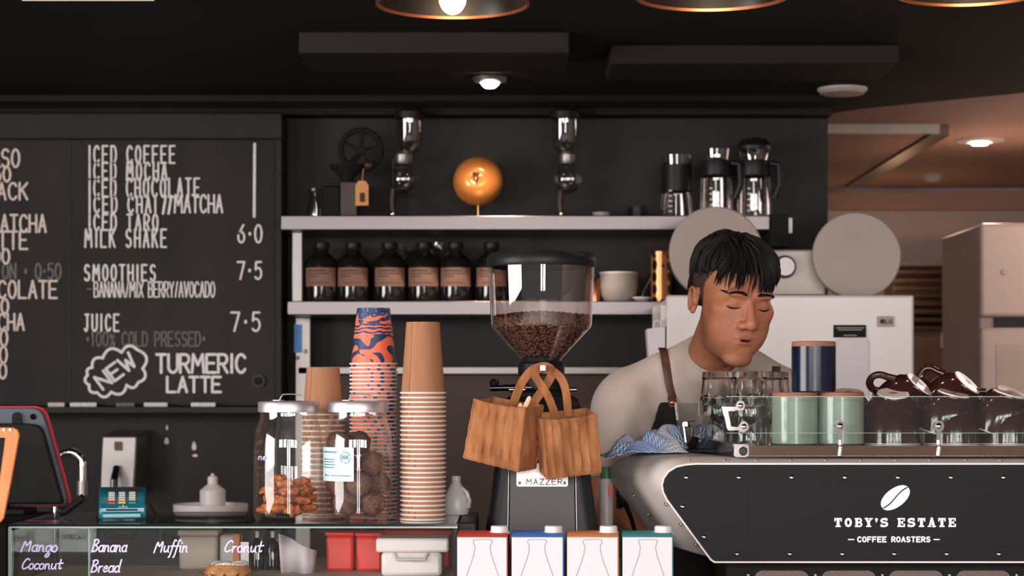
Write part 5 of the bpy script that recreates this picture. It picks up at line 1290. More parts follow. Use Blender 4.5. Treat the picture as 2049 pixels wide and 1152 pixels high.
def jute_bag(corners, dvec, handles, label, seed):
    TL, TR, BR, BL = [P(a, c2, D) for a, c2, D in corners]; dv = Vector(dvec)
    base = (BL + BR + dv) / 2 + dv / 2 * 0
    t = thing('jute_bag', tuple((BL + BR) / 2 + dv / 2), label, 'bag', 'jute bags hanging on the grinder')
    random.seed(seed); m_ = MB(); nx, nz = 36, 26
    nrm = (TR - TL).cross(BL - TL).normalized()
    if nrm.y > 0: nrm = -nrm
    ph = [random.uniform(0, 6.3) for _ in range(4)]
    def face(a, b2, c2, d, nn, pleats, sag, nu=nx, nv=nz):
        vs = []
        for i in range(nu + 1):
            for j in range(nv + 1):
                u, v = i / nu, j / nv
                p = a * (1 - u) * (1 - v) + b2 * u * (1 - v) + c2 * u * v + d * (1 - u) * v
                e = min(1, 5 * min(u, 1 - u), 6 * v, 6 * (1 - v))
                h = 0
                if pleats: h += .0046 * (((u * pleats) % 1.0) ** 1.6 - .3) * e * (1 + .3 * math.sin(7 * v + ph[0]))
                h += .0022 * math.sin(5 * u + 4 * v + ph[1]) * e + .0012 * math.sin(13 * u - 9 * v + ph[2]) * e
                p = p + nn * h + Vector((0, 0, -sag * 4 * u * (1 - u) * (1 - v) ** 3))
                vs.append(p)
        m_.add(vs, [(i * (nv + 1) + j, i * (nv + 1) + j + 1, (i + 1) * (nv + 1) + j + 1, (i + 1) * (nv + 1) + j) for i in range(nu) for j in range(nv)])
    face(TL, TR, BR, BL, nrm, 6, .004)
    face(TR + dv, TL + dv, BL + dv, BR + dv, -nrm, 0, .001)
    sd_ = (TR - TL).normalized()
    face(TR, TR + dv, BR + dv, BR, sd_, 0, .003, 8, nz); face(TL + dv, TL, BL, BL + dv, -sd_, 0, .003, 8, nz)
    face(BL, BR, BR + dv, BL + dv, Vector((0, 0, -1)), 0, 0, nx, 6)
    obj('bag_body', m_, G['jute'], t, smooth=60, solid=.002)
    sm = MB()
    for a, b2 in ((TL, BL), (TR, BR), (BL, BR), (TR + dv, BR + dv), (TL + dv, BL + dv), (BR, BR + dv), (BL, BL + dv)):
        n = 14; pts = [a.lerp(b2, i / n) + Vector((.0006 * math.sin(i * 1.7), .0006 * math.cos(i * 2.3), .0006 * math.sin(i * 2.9))) for i in range(n + 1)]; sm.tube(pts, .0022, 7)
    obj('piped_seam', sm, G['jute'], t)
    for path, wd, y, dy in handles: obj('handle', strap(path, wd, y, dy), G['jute'], t, smooth=40)
    return t
jute_bag(((949, 797, 3.845), (1050, 814, 3.805), (1036, 942, 3.805), (928, 915, 3.845)), (.034, .050, .004),
         [([(1022, 826), (1030, 797), (1044, 765), (1060, 744), (1076, 735), (1091, 733), (1103, 741), (1100, 757), (1086, 779), (1070, 802), (1058, 830)], .0165, 3.862, .004)],
         'brown jute gift bag with two wooden stirrers, left of the hanging pair', 3)
jute_bag(((1085, 838, 3.80), (1191, 827, 3.825), (1202, 944, 3.825), (1096, 957, 3.80)), (-.013, .052, .011),
         [([(1112, 838), (1104, 812), (1092, 785), (1077, 763), (1069, 746), (1078, 738), (1096, 739), (1113, 747), (1126, 764), (1133, 790), (1137, 834)], .0155, 3.853, .006)],
         'brown jute gift bag with a water stained front, right of the hanging pair', 8)
for px0, py0, px1, py1, lb in ((1036, 840, 1041, 806, 'short upright wooden stirrer tip showing in the left jute bag'), (1042, 830, 1060, 792, 'slanted wooden stirrer standing taller in the left jute bag')):
    a, b2 = P(px0, py0, 3.832), P(px1, py1, 3.832); d = (b2 - a).normalized(); n_ = Vector((-d.z, 0, d.x)) * .0045
    m_ = MB(); prof = [a - n_, a + n_, b2 + n_ * .9 - d * .006] + [b2 - d * .006 + n_ * .9 * math.cos(x_) + d * .006 * math.sin(x_) for x_ in [PI * q / 8 for q in range(1, 8)]] + [b2 - n_ * .9 - d * .006]
    m_.prism([(p.x, p.z) for p in prof], 3.831, 3.8335)
    o = obj('wooden_stirrer', m_, G['stir_wood'], loc=tuple(a)); tag(o, lb, 'stirrer', 'wooden stirrers in the left bag')

# ---------------------------------------------------------------- milk cartons
YC = 3.66
for i, (x0, x1, mt, wave, lb) in enumerate(((914, 1016, 'carton_red', 0, 'white milk carton with red edges, leftmost of the four cartons'), (1023, 1128, 'carton_blue', 0, 'white milk carton with blue edges, second from the left'),
                                 (1134, 1238, 'carton_orange', 1, 'white milk carton with orange edges, third from the left'), (1245, 1347, 'carton_teal', 0, 'white milk carton with teal edges, rightmost of the four'))):
    xa, xb, zt = PX(x0, YC), PX(x1, YC), PZ(1073, YC)
    t = thing('milk_carton', ((xa + xb) / 2, YC + .032, CT), lb, 'carton', 'milk cartons in front of the grinder')
    e = .0022
    bd = MB(); bd.box(xa, xb, YC + e, YC + .065, CT + .0005, zt); obj('coloured_sides', bd, G[mt], t, bevel=.0015)
    fp = MB().box(xa + e * .2, xb - e * 1.1, YC, YC + e, CT + .001, zt - .0015)
    fr = obj('front_face', fp, G['paper_white'], t, bevel=.0006)
    tp = MB().loft([[(xa, YC + .003, zt), (xb, YC + .003, zt), (xb, YC + .065, zt), (xa, YC + .065, zt)], [(xa + .002, YC + .012, zt + .005), (xb - .002, YC + .012, zt + .005), (xb - .002, YC + .06, zt + .007), (xa + .002, YC + .06, zt + .007)]])
    obj('folded_top', tp, G[mt], t)
    cxp = PX(x0 + 85, YC); 
    cp_ = MB(); n = 36; rg = []
    for zz, rs in ((zt + .006, .0165), (zt + .0065, .0165), (zt + .016, .016), (zt + .0175, .0145)): rg.append([(cxp + rs * (1 + (.02 if q % 2 else 0)) * math.cos(2 * PI * q / n), YC + .036 + rs * (1 + (.02 if q % 2 else 0)) * math.sin(2 * PI * q / n), zz) for q in range(n)])
    obj('screw_cap', cp_.loft(rg), G['white_plastic'], t)
    obj('cap_base', MB().lathe([(.019, zt + .003), (.019, zt + .0065), (0, zt + .0065)], 28, (cxp, YC + .036, 0)), G['white_plastic'], t)
    bl = [(x0 + 17, 1158), (x0 + 24, 1137), (x0 + 33, 1112), (x0 + 36, 1096), (x0 + 35, 1090), (x0 + 32, 1085), (x0 + 32, 1081), (x0 + 35, 1079)]
    br_ = [(2 * (x0 + 51) - a, c2) for a, c2 in bl[::-1]]
    m_ = MB(); ribbon(m_, [(PX(a, YC - .0006), PZ(c2, YC - .0006)) for a, c2 in smooth_line(bl + br_, 2)], 1.0 * YC / F, YC - .0006); obj('bottle_outline', m_, G['outline_ink'], fr, smooth=0)

# slim bottle at the rear of the counter, between the grinder and the machine
D = 4.235; xs = PX(1213, D)
t = thing('syrup_bottle', (xs, D, CT), 'slim white bottle with green cap and red label between grinder and espresso machine', 'bottle')
obj('bottle_body', MB().lathe([(0, CT + .0005), (.014, CT + .0005), (.0148, CT + .008), (.0148, PZ(965, D)), (.0105, PZ(952, D))], 24, (xs, D, 0)), G['white_plastic'], t)
obj('cap', MB().lathe([(.0125, PZ(957, D)), (.0125, PZ(936, D)), (.011, PZ(934, D)), (0, PZ(934, D))], 20, (xs, D, 0)), G['key_green'], t)
obj('red_label', MB().box(xs + .002, xs + .011, D - .0155, D - .010, PZ(992, D), PZ(968, D)), G['red_plastic'], t)

# ---------------------------------------------------------------- espresso machine
MY = 3.8; MCX = 1790
t = thing('espresso_machine', (PX(MCX, MY), 4.0, CT), 'large white and black espresso machine with a roaster name on its back', 'espresso machine')
left = [(1393, 926), (1372, 927.5), (1352, 932), (1336, 942), (1326, 956), (1322.5, 970), (1325, 985), (1333, 1001), (1421, 1121), (1429, 1126)]
full = left + [(2 * MCX - a, c2) for a, c2 in left[::-1]]
CXm = PX(MCX, MY)
def inset(pts, d):
    n = len(pts); out = []
    for i in range(n):
        a, b2, c2 = Vector(pts[i - 1]), Vector(pts[i]), Vector(pts[(i + 1) % n])
        d0 = (b2 - a).normalized(); d1 = (c2 - b2).normalized(); nn = Vector((-(d0.y + d1.y), d0.x + d1.x)).normalized()
        s = d / max(.4, nn.dot(Vector((-d0.y, d0.x)))); out.append((b2.x + nn.x * s, b2.y + nn.y * s))
    return out
sgn = 1
tst = inset(full, -3)
if min(p[0] for p in tst) < min(p[0] for p in full): sgn = -1
front = [Vector((PX(a, MY), MY, PZ(c2, MY))) for a, c2 in full]
def ringat(dy, spread, lift):
    out = []
    for p in front:
        s = -1 if p.x < CXm else 1
        out.append((p.x + s * spread, MY + dy, p.z + lift))
    return out
zt_m = PZ(926, MY)
sh = MB().loft([ringat(0, 0, 0), ringat(.004, .001, .0011), ringat(.03, .0065, .0082), ringat(.13, .028, .0088), ringat(.27, .055, .009), ringat(.40, .078, .0095)])
zt_t = zt_m + .0082
obj('white_shell', sh, G['machine_white'], t, smooth=40)
inn = inset(full, -3.6 * sgn)
obj('back_panel', MB().prism(pxpoly(inn, MY - .003), MY - .003, MY + .006), G['machine_black'], t)
obj('raised_panel', MB().rbox(PX(1497, MY), PX(2 * MCX - 1497, MY), MY - .0055, MY - .0028, PZ(1087, MY), PZ(965, MY), .012), G['machine_black'], t)
bolts = [(x, 955) for x in (1373, 1478, 1583.5, 1690, 1796, 1902, 2007, 2112)] + [(x, 1108) for x in (1474, 1580, 1685, 1789, 1894, 1998, 2103)] + [(1365.5, 1013), (1408, 1074)]
for a, c2 in bolts: obj('panel_bolt', MB().dome_y((PX(a, MY), PZ(c2, MY)), .0046, MY - .003, .003), G['chrome'], t)
for a in (1378, 1449, 1512, 1581, 1651, 1721, 1791, 1860, 1931, 2001, 2070):
    obj('shell_screw', MB().lathe([(.0042, 0), (.0042, .0012), (.002, .0022), (0, .0024)], 14, (PX(a, MY + .016), MY + .016, zt_m + .0042)), G['steel_dull'], t)
for u in (.08, .42, .76):
    a = Vector((1333, 1001)).lerp(Vector((1421, 1121)), u); p = P(a.x, a.y, MY); nn = Vector((-.8, 0, -.58))
    m4 = Matrix.Translation(p + Vector((-.006, .03, 0))) @ nn.to_track_quat('Z', 'Y').to_matrix().to_4x4()
    obj('shell_screw', MB().put(MB().lathe([(.0042, -.001), (.0042, .0012), (.002, .0022), (0, .0024)], 14), m4), G['steel_dull'], t)
    m4 = Matrix.Translation(p + Vector((-.054, .24, .006))) @ nn.to_track_quat('Z', 'Y').to_matrix().to_4x4()
    obj('shell_screw', MB().put(MB().lathe([(.0042, -.001), (.0042, .0012), (.002, .0022), (0, .0024)], 14), m4), G['steel_dull'], t)
# emblem: split bean, slab-serif name, small line
LY = MY - .0062
def half_bean(side):
    a = math.radians(37); pts = []
    N_ = 20
    for q in range(N_ + 1):
        th = PI * q / N_
        pts.append((33 * math.cos(th), side * (18.5 * math.sin(th) ** .9)))
    gap = []
    for q in range(N_ + 1):
        u = 1 - 2 * q / N_; gap.append((-31.5 * u, side * 1.3 + 3.2 * math.sin(2.4 * -u)))
    poly = pts + gap
    return [(1791 + x * math.cos(a) - y * -math.sin(a) * -1, 995.5 - (x * math.sin(a) + y * math.cos(a))) for x, y in poly]
for s in (1, -1):
    pl = half_bean(s); obj('emblem_bean', MB().prism(pxpoly(pl, LY), LY - .0006, LY + .001), G['logo_white'], t, smooth=0)
sf = MB(); y_ = LY - .0006
def put_stroke(pts, wd): ribbon(sf, [(PX(a, y_), PZ(c2, y_)) for a, c2 in pts], wd * y_ / F, y_)
ws = {"'": .35, ' ': .55}; txt = "TOBY'S ESTATE"; gap = .36; x0_, x1_ = 1669, 1912; yt_, yb_ = 1036, 1054
tot = sum(ws.get(c_, 1.0) for c_ in txt) + gap * (len(txt) - 1); kx = (x1_ - x0_) / tot; xx = x0_
def rect_px(xa, xb, ya, yb2):
    sf.lay = getattr(sf, 'lay', 0) + 1; yy = y_ - 2.5e-5 * (sf.lay % 24)
    sf.add([(PX(xa, y_), yy, PZ(yb2, y_)), (PX(xb, y_), yy, PZ(yb2, y_)), (PX(xb, y_), yy, PZ(ya, y_)), (PX(xa, y_), yy, PZ(ya, y_))], [(0, 1, 2, 3)])
for c_ in txt:
    wd = ws.get(c_, 1.0) * kx; L_, R_ = xx, xx + wd; mid = (L_ + R_) / 2
    if c_ == 'T':
        rect_px(mid - 2.9, mid + 2.9, yt_, yb_); rect_px(L_, R_, yt_, yt_ + 3.4); rect_px(mid - 5.4, mid + 5.4, yb_ - 2.8, yb_); rect_px(L_, L_ + 2.6, yt_, yt_ + 7); rect_px(R_ - 2.6, R_, yt_, yt_ + 7)
    elif c_ == 'E':
        rect_px(L_ + 1.4, L_ + 6.4, yt_, yb_); rect_px(L_, R_, yt_, yt_ + 3); rect_px(L_, R_, yb_ - 3, yb_); rect_px(L_ + 4, R_ - 4, 1043.5, 1046.5); rect_px(R_ - 2.6, R_, yt_, yt_ + 6.4); rect_px(R_ - 2.6, R_ + .4, yb_ - 6.6, yb_); rect_px(R_ - 6, R_ - 3.6, 1041.5, 1048.5)
    elif c_ == 'O': put_stroke(arc(mid, 1045, wd / 2 - 2.5, 6.9, 0, 360, 26), 4.6)
    elif c_ == 'S': put_stroke([(L_ + a * wd * .86 + 1, yb_ - 1.8 - b2 * 14.4) for a, b2 in CAPS['S'][0]], 4.2); rect_px(R_ - 4, R_ - 1.6, yt_, yt_ + 6); rect_px(L_ + .4, L_ + 3, yb_ - 6, yb_)
    elif c_ == 'B':
        rect_px(L_ + 1.4, L_ + 6.4, yt_, yb_); rect_px(L_, L_ + 8, yt_, yt_ + 2.8); rect_px(L_, L_ + 8, yb_ - 2.8, yb_)
        put_stroke([(L_ + 4, yt_ + 1.6)] + arc(R_ - 6.2, yt_ + 4.9, 4, 3.5, -90, 90, 8) + [(L_ + 4, 1044.6)], 3.5); put_stroke([(L_ + 4, 1044.6)] + arc(R_ - 5.6, yb_ - 5.1, 4.2, 3.6, -90, 90, 8) + [(L_ + 4, yb_ - 1.6)], 3.5)
    elif c_ == 'Y':
        put_stroke([(L_ + 3, yt_ + 1.5), (mid, 1046)], 4.6); put_stroke([(R_ - 3, yt_ + 1.5), (mid, 1046)], 3.2); rect_px(mid - 2.7, mid + 2.7, 1045, yb_); rect_px(L_ - .6, L_ + 7, yt_, yt_ + 2.6); rect_px(R_ - 6.4, R_ + .8, yt_, yt_ + 2.6); rect_px(mid - 5.2, mid + 5.2, yb_ - 2.8, yb_)
    elif c_ == 'A':
        put_stroke([(mid - .6, yt_ + 1), (L_ + 3, yb_ - 1.5)], 3); put_stroke([(mid, yt_ + 1), (R_ - 3, yb_ - 1.5)], 5); rect_px(L_ + 5, R_ - 5, 1047, 1049.6); rect_px(L_ - .6, L_ + 6.4, yb_ - 2.7, yb_); rect_px(R_ - 7, R_ + .8, yb_ - 2.7, yb_)
    elif c_ == "'": put_stroke(arc(mid, yt_ + 3, 1.6, 1.6, 0, 360, 8), 2.8); put_stroke([(mid + 2, yt_ + 3), (mid - .6, yt_ + 8)], 2.2)
    xx += wd + gap * kx
obj('emblem_lettering', sf, G['logo_white'], t, smooth=0)
sf = MB()
for st in text_px('COFFEE ROASTERS', 1716, 1860, 1074, 1083.5, .55): put_stroke(st, 2.8)
put_stroke([(1697, 1079), (1708, 1079)], 2.2); put_stroke([(1868, 1079), (1879, 1079)], 2.2)
obj('emblem_lettering', sf, G['logo_white'], t, smooth=0)
# lower body with grilles, feet
lx0, lx1 = PX(1452, 3.87), PX(2 * MCX - 1452, 3.87)
obj('lower_body', MB().box(lx0, lx1, 3.87, 4.14, CT + .045, PZ(1127, MY) + .002), G['black_matte'], t, bevel=.004)
M('mesh_grey', rgb(92, 82, 76), .5, metal=.5, var=.3, vscale=400)
for q in range(5):
    xa = 1508 + 134.3 * q; obj('grille', MB().rbox(PX(xa, 3.87), PX(xa + 110, 3.87), 3.867, 3.872, PZ(1215, 3.87), PZ(1141, 3.87), .017, 6), G['mesh_grey'], t)
    obj('panel_bolt', MB().dome_y((PX(xa - 11, 3.87), PZ(1150, 3.87)), .004, 3.87, .003), G['chrome'], t)
for xx in (lx0 + .06, lx1 - .06):
    for yy in (3.91, 4.1): obj('foot', MB().lathe([(0, CT), (.022, CT), (.02, CT + .046), (0, CT + .046)], 20, (xx, yy, 0)), G['steel_dull'], t)
# group side towards the barista: drip tray, groups, portafilters
obj('drip_tray', MB().box(lx0 + .02, lx1 - .02, 4.14, 4.32, CT + .06, CT + .10), G['steel_dull'], t, bevel=.004)
for xx in (.55, .9):
    gh = obj('group_head', MB().lathe([(0, 1.24), (.034, 1.24), (.036, 1.2), (.034, 1.18), (0, 1.18)], 28, (xx, 4.24, 0)), G['chrome'], t)
    obj('portafilter', MB().tube([(xx, 4.25, 1.185), (xx, 4.30, 1.18), (xx, 4.36, 1.173), (xx, 4.392, 1.171)], [.026, .012, .013, .013], 12), G['black_plastic'], gh)
# cup tray on top
TZ = 1.393; TY = 3.832
tl0, tl1 = PX(1489, TY), .36
mir = lambda x: 2 * CXm - x
pl = MB()
pl.loft([[(tl0, TY, zt_t + .003), (mir(tl0), TY, zt_t + .003), (mir(tl1), 4.195, zt_t + .003), (tl1, 4.195, zt_t + .003)], [(tl0, TY, TZ), (mir(tl0), TY, TZ), (mir(tl1), 4.195, TZ), (tl1, 4.195, TZ)]])
obj('cup_tray', pl, G['mirror_steel'], t)
for s in (0, 1):
    f_ = (lambda x: x) if not s else mir
    w_ = MB().loft([[(f_(tl0 - .004), TY - .002, zt_t + .001), (f_(tl0 + .004), TY - .002, zt_t + .001), (f_(tl0 + .004), TY - .002, TZ + .003), (f_(tl0 - .004), TY - .002, TZ + .003)],
                    [(f_(tl1 - .01), 4.2, zt_t + .003), (f_(tl1 + .002), 4.2, zt_t + .003), (f_(tl1 + .002), 4.2, TZ + .014), (f_(tl1 - .01), 4.2, TZ + .014)]])
    obj('tray_wall', w_, G['black_gloss'], t)
obj('tray_base', MB().box(tl0 - .006, mir(tl0) + .006, TY - .006, TY + .004, zt_t - .001, zt_t + .004), G['black_gloss'], t)
obj('corner_fitting', MB().rbox(PX(1467, TY), PX(1497, TY), TY - .008, TY + .014, PZ(914, TY), PZ(888, TY), .006), G['chrome'], t)
obj('corner_grommet', MB().cyl_y((PX(1485, TY), PZ(902, TY)), .0085, TY - .0115, TY - .006, 20), G['black_gloss'], t, bevel=.002)
# glass guard round the cups
gx0 = PX(1452, 3.845); gz0, gz1 = PZ(893, 3.84), PZ(793, 3.84)
gd = obj('glass_guard', MB().box(gx0, mir(gx0), 3.838, 3.843, gz0, gz1), G['guard_pane'], t)
eg = MB(); eg.box(gx0, mir(gx0), 3.8375, 3.8435, gz1 - .0008, gz1 + .0004); eg.box(gx0, mir(gx0), 3.8375, 3.8435, PZ(866, 3.84) - .0004, PZ(866, 3.84) + .0004)
obj('guard_edge', eg, G['glass_edge'], gd)
for s in (0, 1):
    f_ = (lambda x: x) if not s else mir
    obj('side_guard', MB().loft([[(f_(gx0 - .005), 3.85, TZ + .006), (f_(gx0), 3.85, TZ + .006), (f_(gx0), 3.85, gz1 - .004), (f_(gx0 - .005), 3.85, gz1 - .004)],
                                 [(f_(.348), 4.19, TZ + .016), (f_(.353), 4.19, TZ + .016), (f_(.345), 4.19, 1.474), (f_(.340), 4.19, 1.474)]]), G['guard_pane'], t)
    x_ = f_(.355); obj('guard_clip', MB().box(min(x_ - .007, x_ + .007), max(x_ - .007, x_ + .007), 4.10, 4.115, 1.424, 1.436), G['chrome'], t, bevel=.002)
    obj('guard_post', MB().tube([(f_(.357), 4.108, TZ), (f_(.352), 4.108, 1.43)], .0035, 10), G['chrome'], t)
YB = 3.836
br_ = MB()
cbp = [(1443, 812), (1474, 812), (1478, 803), (1487, 799), (1495, 803), (1498, 811), (1495, 820), (1487, 824), (1478, 821), (1473, 823), (1459, 823), (1466, 852), (1480, 853), (1486, 844), (1494, 840), (1503, 845), (1506, 853), (1502, 862), (1494, 866), (1485, 864), (1481, 861), (1460, 862), (1455, 858)]
cbp = [(1443 + (a - 1443) * .87, c2) for a, c2 in cbp]
br_.prism(pxpoly(cbp, YB), YB - .004, YB); obj('corner_bracket', br_, G['chrome'], t, bevel=.001)
for a, c2 in ((1481, 811), (1488, 853)): obj('bracket_bolt', MB().dome_y((PX(a, YB), PZ(c2, YB)), .0055, YB - .004, .004), G['chrome'], t)
for px in (1680, 1877, 2 * MCX - 1680 + 172):
    ps = MB(); ps.cyl_y((PX(px, YB), PZ(852, YB)), .0105, YB - .005, YB, 24); ps.dome_y((PX(px, YB), PZ(852, YB)), .006, YB - .005, .004)
    ps.box(PX(px - 4.5, YB), PX(px + 4.5, YB), YB - .004, YB - .0005, PZ(895, YB), PZ(855, YB)); po = obj('guard_stand', ps, G['chrome'], t)
    q_ = MB(); q_.tube([(PX(px, YB), YB - .006, PZ(880, YB)), (PX(px, YB), YB - .006, PZ(889, YB))], .0042, 12); q_.tube([(PX(px + 1, YB), YB - .006, PZ(893, YB)), (PX(px - 1, YB), YB - .006, PZ(911, YB))], .0042, 12)
    obj('stand_nut', q_, G['chrome'], po)

# ---------------------------------------------------------------- glasses, mugs and cups on the tray
def tumbler():
    t = thing('glass_tumbler', (0, 0, 0), 'x', 'glass', 'glass tumblers stacked on the machine')
    h = .09; R0, R1 = .0415, .0335; n = 48; b = MB(); rings = []
    for z, r_, fl in ((0, R0, 0), (.004, R0, 0), (.030, R0 - .0018, 0), (.036, R0 - .0026, .035), (.06, R0 - .0055, .045), (h - .006, R1 + .0006, .045), (h - .001, R1 - .001, .02), (h, R1 - .004, 0)):
        rings.append([(r_ * (1 - fl * abs(math.sin(4 * 2 * PI * q / n))) * math.cos(2 * PI * q / n), r_ * (1 - fl * abs(math.sin(4 * 2 * PI * q / n))) * math.sin(2 * PI * q / n), z) for q in range(n)])
    b.loft(rings, cap=False); o1 = len(b.v); b.add([(0, 0, h)], []); 
    for q in range(n): b.f.append((7 * n + q, 7 * n + (q + 1) % n, o1)); b.m.append(0)
    inn = [(0, 0, h - .013)]; rin = []
    for z, r_ in ((0, R0 - .0022), (.03, R0 - .005), (h - .016, R1 - .0035), (h - .013, R1 - .008)): rin.append([(r_ * math.cos(2 * PI * q / n), r_ * math.sin(2 * PI * q / n), z) for q in range(n)])
    o2 = len(b.v); b.loft([r[::-1] for r in rin], cap=False); o3 = len(b.v); b.add(inn, [])
    for q in range(n): b.f.append((o2 + 3 * n + q, o2 + 3 * n + (q + 1) % n, o3)); b.m.append(0)
    # join the lips
    for q in range(n): b.f.append((q, o2 + (n - 1 - q), o2 + (n - 1 - (q + 1) % n), (q + 1) % n)); b.m.append(0)
    obj('glass_wall', b, G['tumbler_glass'], t, smooth=45)
    return t
tb = None
for i, (px, D, lv, lb) in enumerate(((1436, 4.09, 0, 'lower ribbed glass tumbler of the left stack on the machine'), (1436, 4.09, 1, 'upper ribbed glass tumbler of the left stack on the machine'), (1500, 4.0, 0, 'lower ribbed glass tumbler of the middle stack on the machine'), (1500, 4.0, 1, 'upper ribbed glass tumbler of the middle stack on the machine'),
                        (1545, 4.105, 0, 'lower ribbed glass tumbler of the right stack behind the green mug'), (1545, 4.105, 1, 'upper ribbed glass tumbler of the right stack behind the green mug'))):
    p = (PX(px, D), D, TZ + .0005 + .054 * lv)
    if tb is None: tb = tumbler(); tb.location = p; tb['label'] = lb
    else: dup(tb, p, lb, (0, 0, .37 * i))
def mug(mt, R, h, label, loc, hang):
    t = thing('ceramic_mug', (0, 0, 0), label, 'mug')
    b = MB().lathe([(R - .004, .0), (R, .002), (R, h - .010)], 48); b.lathe([(R - .004, .0), (R - .0045, .02), (R - .005, h - .012), (0, h - .012)], 48)
    obj('mug_wall', b, G[mt], t)
    obj('raw_base', MB().lathe([(R, h - .010), (R - .0006, h - .001), (R - .003, h), (0, h)], 48), G['raw_clay'], t)
    pts = [(R - .002, 0, .022), (R + .016, 0, .020), (R + .026, 0, .032), (R + .026, 0, .056), (R + .015, 0, .068), (R - .002, 0, .066)]
    obj('handle', MB().tube(catmull(pts, 4), .0055, 10), G[mt], t)
    t.location = loc; t.rotation_euler = (0, 0, hang); return t
mug('mug_green', .0452, .1025, 'upside-down pale green mug beside the glass tumblers', (PX(1590, 3.935), 3.935, TZ + .0003), math.radians(75))
mug('mug_green', .0452, .1025, 'upside-down pale green mug beside the brown cups', (PX(1682, 3.935), 3.935, TZ + .0003), math.radians(100))
mug('mug_blue', .0432, .0995, 'dark navy mug upside down on top of the two green mugs', (PX(1627.5, 3.935), 3.935, TZ + .1030), math.radians(95))
def coffee_cup():
    t = thing('coffee_cup', (0, 0, 0), 'x', 'cup', 'brown coffee cups on the machine')
    prof = [(.030, .0), (.0322, .003), (.0325, .006), (.041, .013), (.049, .026), (.0535, .045), (.0555, .066), (.056, .0785), (.0552, .0795)]
    b = MB().lathe(prof, 48); obj('cup_wall', b, G['cup_brown'], t)
    obj('inside_glaze', MB().lathe([(.0562, .0776), (.0563, .0790), (.0552, .0799), (.054, .0785), (.053, .064), (.050, .045), (.044, .026), (.034, .014), (0, .010)], 48), G['cup_white'], t)
    ft = obj('white_foot', MB().lathe([(0, .0), (.0305, -.0006), (.0322, .002)], 40), G['cup_white'], t)
    st_ = MB()
    for q in range(20):
        a0, a1 = 2 * PI * q / 20, 2 * PI * (q + .7) / 20; vs = [(r_ * math.cos(a), r_ * .7 * math.sin(a), -.0007) for a in (a0, a1) for r_ in (.0085, .0098)]; st_.add(vs, [(0, 1, 3, 2)])
    for yy, hw in ((-.003, .005), (0, .0062), (.003, .005)): st_.add([(-hw, yy - .0009, -.0007), (hw, yy - .0009, -.0007), (hw, yy + .0009, -.0007), (-hw, yy + .0009, -.0007)], [(0, 1, 2, 3)])
    obj('base_stamp', st_, G['stamp_ink'], ft, smooth=0)
    pts = [(.050, 0, .060), (.066, 0, .066), (.080, 0, .060), (.084, 0, .046), (.076, 0, .034), (.060, 0, .028), (.047, 0, .022)]
    obj('handle', MB().tube(catmull(pts, 5), [.0065] * 31, 12, flat=(1.15, .9)), G['cup_brown'], t)
    return t
def put_cup(src, foot, axis, hd, label):
    zc = -Vector(axis).normalized(); xc = Vector(hd); xc = (xc - zc * xc.dot(zc)).normalized(); yc = zc.cross(xc)
    r = Matrix((xc, yc, zc)).transposed().to_euler()
    if src is None: c = coffee_cup(); c.location = foot; c.rotation_euler = r; c['label'] = label; return c
    return dup(src, foot, label, r)
YCU = 3.955; src = None
for px, nm_, ax, sp1, sp2 in ((1784, 'first row place beside the green mug', (.0, -.33, 1), (-1, .15, 0), (0, 1, 0)), (1905, 'middle place of the front row', (.2, -.2, 1), (.3, 1, 0), (-.3, 1, 0)), (2016, 'front row place at the right frame edge', (.26, -.2, 1), (.2, 1, 0), (0, 1, 0))):
    c1 = put_cup(src, Vector((PX(px, YCU), YCU, TZ + .0800)), (0, 0, 1), sp2, 'lower brown cup of the nested pair, ' + nm_)
    if src is None: src = c1
    put_cup(src, Vector((PX(px + 2, YCU), YCU - .004, PZ(786, YCU))), ax, sp1, 'upper brown cup of the nested pair, ' + nm_)
put_cup(src, P(1840, 767, 3.99), (.60, -.34, .72), (-.8, -.25, .6), 'brown cup lying tilted on the row with its looped handle in view')
put_cup(src, P(1936, 764, 4.0), (.60, -.36, .72), (-.7, .5, .55), 'brown cup lying tilted on the row, its handle dark behind it')
put_cup(src, P(2026, 784, 3.985), (.36, -.3, .90), (-1, .3, .2), 'brown cup lying tilted on the row, cut by the right frame edge')
put_cup(src, P(1697, 784, 4.09), (0, -.25, 1), (.5, 1, 0), 'brown cup upside down in the back row behind the blue mug')
put_cup(src, Vector((PX(1697, 4.09), 4.095, TZ + .0800)), (0, 0, 1), (.5, 1, 0), 'lowest brown cup in the back row behind the second green mug')

# ---------------------------------------------------------------- cleaning cloth on the machine
random.seed(14); nu, nv = 70, 44; b = MB(); uv = []
zt2 = zt_m + .009
for i in range(nu + 1):
    for j in range(nv + 1):
        u, v = i / nu, j / nv
        px = 1210 + 160 * u; D = 4.03 + .15 * v
        env = (1 - abs(2 * v - 1) ** 2.6) * min(1, 4.0 * u + .25) * min(1, 6 * (1 - u) + .12)
        prof = .020 + .010 * math.sin(3.0 * u - .6) + .026 * math.exp(-((u - .84) / .15) ** 2)
        wr = .0052 * math.sin(17 * u + 6 * v + 2 * math.sin(5 * v)) + .004 * math.sin(9 * u - 14 * v) + .003 * math.sin(29 * u + 11 * v)
        z = zt2 + .0035 + env * (prof + wr * 1.3)
        xx = PX(px, 4.1) + .012 * math.sin(7 * v + 3 * u) * (1 - v) + .006 * math.sin(15 * v)
        yy = D + .010 * math.sin(8 * u + 2.0 * v)
        if u < .22: z -= (.22 - u) * .06
        b.v.append((xx, yy, z)); uv.append((u * .34 + .02 * v, v * .30 + .05 * math.sin(6 * u) + .03 * math.sin(14 * u + 4 * v)))
